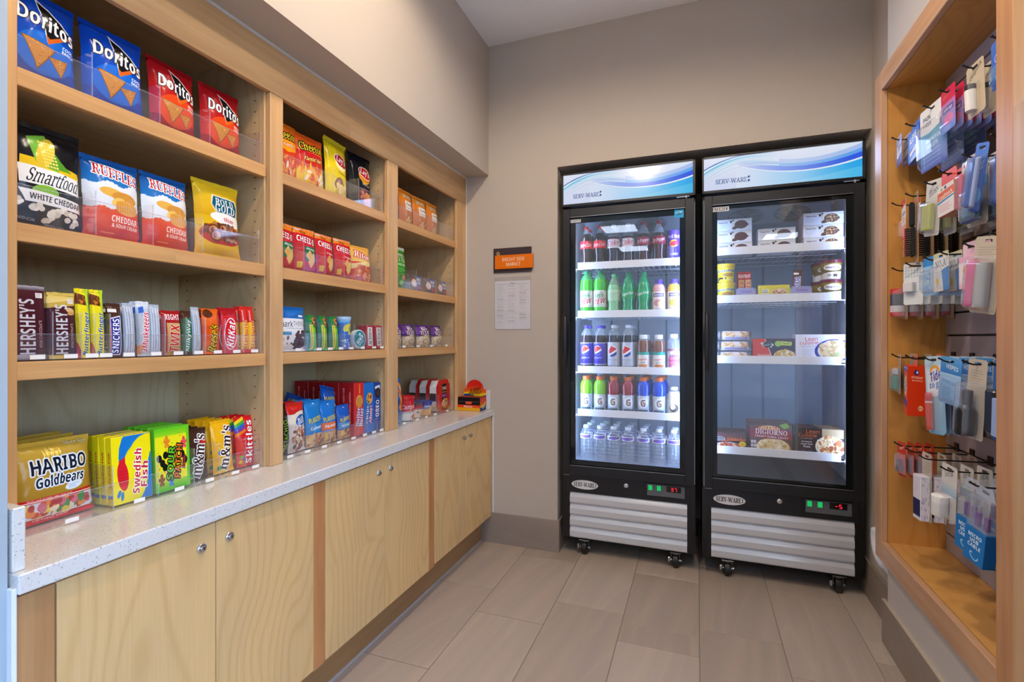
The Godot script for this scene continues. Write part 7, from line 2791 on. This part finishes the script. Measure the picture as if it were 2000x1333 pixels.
	cyl(t, "pink_tube", M("d83888", 0.35), [[0.0, -0.198], [0.015, -0.197], [0.017, -0.07], [0.008, -0.055], [0.0, -0.054]], Vector3(-0.026, 0, 0.017), "magenta case")
	cyl(t, "grey_tube", M("b0b4b0", 0.3), [[0.0, -0.198], [0.018, -0.197], [0.018, -0.065], [0.0, -0.064]], Vector3(0.018, 0, 0.018), "grey case")
	t = card("green_floss_card", "peg_beige", 0.092, 0.175, {"back": "c8c4b4"})
	bubble(t, 0.09, -0.045, -0.152, 0.034, "dce8f0", 0.18)
	b = MB.new()
	b.box(M("10806c", 0.3), Vector3(0.008, -0.112, 0.017), Vector3(0.052, 0.062, 0.026), 0.008)
	part("green_case", b, t, "green plastic case")
	b = MB.new()
	b.box(M("c8c8d0", 0.4), Vector3(0.002, -0.064, 0.014), Vector3(0.064, 0.024, 0.018), 0.003)
	part("insert", b, t)
	hang_box("soap_box", "peg_soap", 0.058, -0.030, -0.232, 0.062, "e83c10", {"right": "peg_soap_side", "flap": "f07858"})
	t = card("pen_card", "peg_pen", 0.098, 0.286, {"back": "9cc8e0", "cut": 0.014})
	bubble(t, 0.044, -0.115, -0.262, 0.024, "f0e0e4", 0.14)
	cyl(t, "pen_cap", M("c81828", 0.3), [[0.011, -0.152], [0.010, -0.124], [0.008, -0.121], [0.0, -0.121]], Vector3(-0.016, 0, 0.0125), "red cap")
	cyl(t, "pen_ring", M("f0e0dc", 0.35), [[0.0115, -0.158], [0.0115, -0.1522]], Vector3(-0.016, 0, 0.0125))
	cyl(t, "pen_barrel", M("e84c30", 0.3), [[0.0, -0.258], [0.0105, -0.257], [0.0115, -0.158]], Vector3(-0.016, 0, 0.0125), "orange red pen")
	t = card("cloth_pack", "peg_cloth", 0.112, 0.162, {"back": "2c70b8"})
	bubble(t, 0.104, -0.05, -0.142, 0.012, "a8d0f4", 0.25)
	t = card("spray_card", "peg_beige", 0.076, 0.255, {"back": "c8b89c"})
	bubble(t, 0.074, -0.055, -0.236, 0.044, "e0e4f0", 0.12)
	cyl(t, "spray_bottle", M("17171a", 0.3), [[0.0, -0.228], [0.024, -0.227], [0.026, -0.22], [0.026, -0.152], [0.020, -0.138], [0.013, -0.130]], Vector3(0, 0, 0.024), "black spray bottle")
	cyl(t, "spray_cap", M("242428", 0.25), [[0.0145, -0.130], [0.0145, -0.086], [0.012, -0.084], [0.0, -0.084]], Vector3(0, 0, 0.024))
	t = card("blue_case_card", "peg_darkblue", 0.092, 0.235, {"back": "244c80"})
	b = MB.new()
	b.box(M("18181c", 0.3), Vector3(-0.012, -0.135, 0.014), Vector3(0.05, 0.13, 0.022), 0.006)
	part("black_case", b, t)
	b = MB.new()
	b.box(M("9cb4e0", 0.35), Vector3(0.026, -0.145, 0.022), Vector3(0.028, 0.11, 0.012), 0.002)
	part("pale_sleeve", b, t, "pale blue sleeve")
	t = card("tape_bag", "peg_redbag", 0.074, 0.145, {"back": "c02820"})
	bubble(t, 0.070, -0.035, -0.122, 0.018, "d8c8d8", 0.3)
	b = MB.new()
	b.box(M("38343c", 0.4), Vector3(0, -0.085, 0.009), Vector3(0.044, 0.05, 0.010), 0.003)
	part("grey_roll", b, t)
	t = card("ring_card", "peg_beige", 0.070, 0.262, {"back": "c8bca0"})
	b = MB.new()
	b.box(M("e4e0ec", 0.4), Vector3(0, -0.158, 0.017), Vector3(0.058, 0.170, 0.032), 0.002, {"front": face("peg_rings_side"), "right": face("peg_rings")})
	part("ring_box", b, t, "white carton printed with small rings")
	t = card("soap_card", "peg_soapcard", 0.088, 0.190, {"back": "c8bca0"})
	bubble(t, 0.084, -0.085, -0.172, 0.034, "e4e4f0", 0.14)
	cyl(t, "soap_bottle", M("e8e6e0", 0.35), [[0.0, -0.166], [0.022, -0.165], [0.024, -0.158], [0.024, -0.118]], Vector3(0, 0, 0.025), "small white bottle")
	cyl(t, "soap_cap", M("f2f0ec", 0.3), [[0.0245, -0.118], [0.0245, -0.096], [0.02, -0.092], [0.0, -0.091]], Vector3(0, 0, 0.025))
	t = proto("cable_pack")
	b = MB.new()
	b.box(M("1868a8", 0.4), Vector3(0, -0.168, 0.018), Vector3(0.082, 0.104, 0.034), 0.001, {"front": face("peg_cable")})
	part("blue_box", b, t, "blue printed box")
	b = MB.new()
	b.box(clear("d8e0f0", 0.16, 0.05), Vector3(0, -0.067, 0.018), Vector3(0.080, 0.096, 0.032), 0.002)
	part("window", b, t, "clear plastic upper half")
	b = MB.new()
	b.prism(clear("dce4f4", 0.35, 0.1), PackedVector2Array([Vector2(-0.0004, 0.014), Vector2(-0.0004, 0.0045), Vector2(-0.013, 0.0045), Vector2(-0.013, -0.0045), Vector2(0.013, -0.0045), Vector2(0.013, 0.0045), Vector2(0.0004, 0.0045), Vector2(0.0004, 0.014), Vector2(0.026, 0.014), Vector2(0.040, -0.018), Vector2(-0.040, -0.018), Vector2(-0.026, 0.014)]), 0.017, 0.0178)
	part("hang_tab", b, t)
	b = MB.new()
	for s in [-1.0, 1.0]:
		b.box(M("6c1c8c", 0.35), Vector3(s * 0.017, -0.090, 0.018), Vector3(0.016, 0.044, 0.012), 0.003)
		b.box(M("c8ccd0", 0.25, 0.8), Vector3(s * 0.017, -0.060, 0.018), Vector3(0.011, 0.018, 0.006), 0.001)
	part("plugs", b, t, "purple cable plugs")

func stock_pegs():
	make_pegs()
	rng.seed = 61
	# [template, name, label, category, row, z, x of the front one, how many, step, yaw, roll, group]
	for e in [
		["pill_card", "medicine_card", "small blue and white pill card on the top row, first hook", "medicine", 0, 0.53, 0.812, 6, 0.027, -6, 3],
		["pain_box", "medicine_box", "bright blue pain relief box on the top row", "medicine", 0, 0.68, 0.822, 5, 0.026, -4, 2],
		["tablet_pack", "medicine_pack", "large white and blue tablet pack on the top row", "medicine", 0, 0.845, 0.815, 3, 0.058, 6, 2],
		["allergy_card", "medicine_card", "pink and blue allergy card on the top row", "medicine", 0, 0.973, 0.812, 7, 0.024, 2, 2],
		["balm_card", "lip_balm_card", "beige card with white balm tube on the top row", "lip balm", 0, 1.137, 0.818, 4, 0.040, 5, 4],
		["care_card", "eye_drops_card", "blue card on the top row, partly behind the near stile", "medicine", 0, 1.285, 0.815, 3, 0.040, 0, 3],
		["lip_card", "lip_balm_card", "white card with red stripe on the second row, first hook", "lip balm", 1, 0.56, 0.818, 3, 0.045, -8, 0],
		["brush_card", "hairbrush_card", "kraft card with a black hairbrush on the second row", "hairbrush", 1, 0.68, 0.822, 4, 0.044, -10, 1],
		["floss_pack", "floss_pack", "clear pack of yellow green floss picks", "floss", 1, 0.845, 0.820, 3, 0.048, 8, -6],
		["patch_box", "patch_box", "orange and white patch box with an orange hang tab", "medicine", 1, 0.955, 0.822, 4, 0.028, 2, 2],
		["pink_brush_pack", "travel_brush_pack", "narrow clear pack with a pink brush beside the orange box", "toothbrush", 1, 1.04, 0.835, 2, 0.06, 0, -4],
		["deodorant_card", "deodorant_card", "beige deodorant card with a teal stick in its blister", "deodorant", 1, 1.137, 0.824, 3, 0.052, 4, 0],
		["toothbrush_pack", "toothbrush_pack", "slanting blue travel toothbrush pack on the second row", "toothbrush", 1, 1.225, 0.800, 3, 0.05, 6, -14],
		["glue_card", "glue_card", "card with a red and dark tube on the third row", "glue", 2, 0.505, 0.842, 4, 0.052, -6, 0],
		["foam_card", "foam_card", "thin white card with a small white block on the third row", "toiletry card", 2, 0.66, 0.818, 5, 0.038, 40, 0],
		["wipes_card", "wipes_pack", "light blue wipes card on the third row", "wipes", 2, 0.825, 0.818, 5, 0.034, 2, 0],
		["bandage_card", "bandage_card", "white and blue bandage card on the third row", "bandage", 2, 0.925, 0.810, 4, 0.040, 2, 1],
		["pads_box", "pads_box", "pink box with an orange flower on the third row", "pads", 2, 1.115, 0.815, 3, 0.036, 4, 1],
		["tube_case_pack", "travel_case_pack", "clear pack with magenta and grey cases on the third row", "travel case", 2, 1.225, 0.815, 3, 0.055, 10, -8],
		["green_floss_card", "floss_card", "card with a green floss case on the fourth row, first hook", "floss", 3, 0.50, 0.822, 3, 0.05, -12, -3],
		["soap_box", "detergent_box", "tall orange detergent box on the fourth row", "detergent", 3, 0.655, 0.828, 2, 0.075, -8, -4],
		["pen_card", "stain_pen_card", "tall pale blue card with an orange red stain pen", "stain pen", 3, 0.845, 0.818, 6, 0.032, 12, 4],
		["cloth_pack", "cloth_pack", "light blue screen cloth pack on the fourth row", "cloth", 3, 0.99, 0.815, 3, 0.045, 8, -6],
		["spray_card", "spray_card", "beige card with a black spray bottle", "spray", 3, 1.137, 0.826, 3, 0.055, 12, -5],
		["blue_case_card", "case_card", "dark blue card with a black case, beside the near stile", "case", 3, 1.285, 0.82, 2, 0.05, 0, -3],
		["tape_bag", "tape_bag", "small red topped clear bag on the lowest row", "tape", 4, 0.556, 0.812, 4, 0.032, 4, 2],
		["ring_card", "ring_carton_card", "white carton with a ring pattern on the lowest row", "toiletry card", 4, 0.765, 0.826, 4, 0.046, 4, 0],
		["soap_card", "soap_card", "cream card with a small white bottle on the lowest row", "soap", 4, 0.965, 0.82, 4, 0.048, 6, -4],
		["cable_pack", "cable_pack", "blue micro cable pack with purple plugs on the lowest row", "cable", 4, 1.140, 0.828, 2, 0.062, 8, -4],
		["cable_pack", "cable_pack", "blue cable pack at the near stile on the lowest row", "cable", 4, 1.255, 0.812, 2, 0.06, 10, -8],
	]:
		for i in e[7]:
			var lab: String = e[2] + ", %s" % ["front one", "second back", "third back", "fourth back", "fifth back", "sixth back", "seventh back"][i]
			var j := 0.0 if i == 0 else rng.randf_range(-2.0, 2.0)
			put(e[0], e[1], lab, e[3], Vector3(e[6] + e[8] * i, PEG_ROWS[e[4]] + 0.0015, e[5]), Vector3(0, -90 + (e[9] if i == 0 else e[9] * 0.3) + j, (e[10] if i == 0 else 0.0) + j * 0.4), e[1].replace("_", " ") + "s on one peg hook")

# ------------------------------------------------------------------ signs on the far wall
func build_signs():
	var t := thing("market_sign", "grey and orange wall sign reading BRIGHT SIDE MARKET on the far wall", "sign", Vector3(-1.154, 1.901, 0.0))
	var b := MB.new()
	b.box(M("44383c", 0.4), Vector3(0, 0, 0.006), Vector3(0.268, 0.164, 0.010), 0.001, {"front": face("sign_back", 0.4)})
	part("back_plate", b, t)
	b = MB.new()
	b.box(M("d06408", 0.4), Vector3(0.016, -0.0135, 0.0185), Vector3(0.268, 0.092, 0.013), 0.001, {"front": face("sign_front", 0.4)})
	part("front_plate", b, t, "orange plate with white lettering")
	t = thing("price_list", "white price list in a clear wall holder below the orange sign", "notice", Vector3(-1.154, 1.60, 0.0))
	b = MB.new()
	b.box(M("dcd8dc", 0.6), Vector3(0, 0.002, 0.0035), Vector3(0.252, 0.322, 0.001), 0.0, {"front": face("menu", 0.5)})
	part("printed_sheet", b, t)
	b = MB.new()
	b.box(clear("e8ecf0", 0.06, 0.03), Vector3(0, 0.014, 0.006), Vector3(0.258, 0.352, 0.002))
	b.box(clear("e8ecf0", 0.06, 0.03), Vector3(0, 0.014, 0.0015), Vector3(0.258, 0.352, 0.002))
	part("clear_holder", b, t)
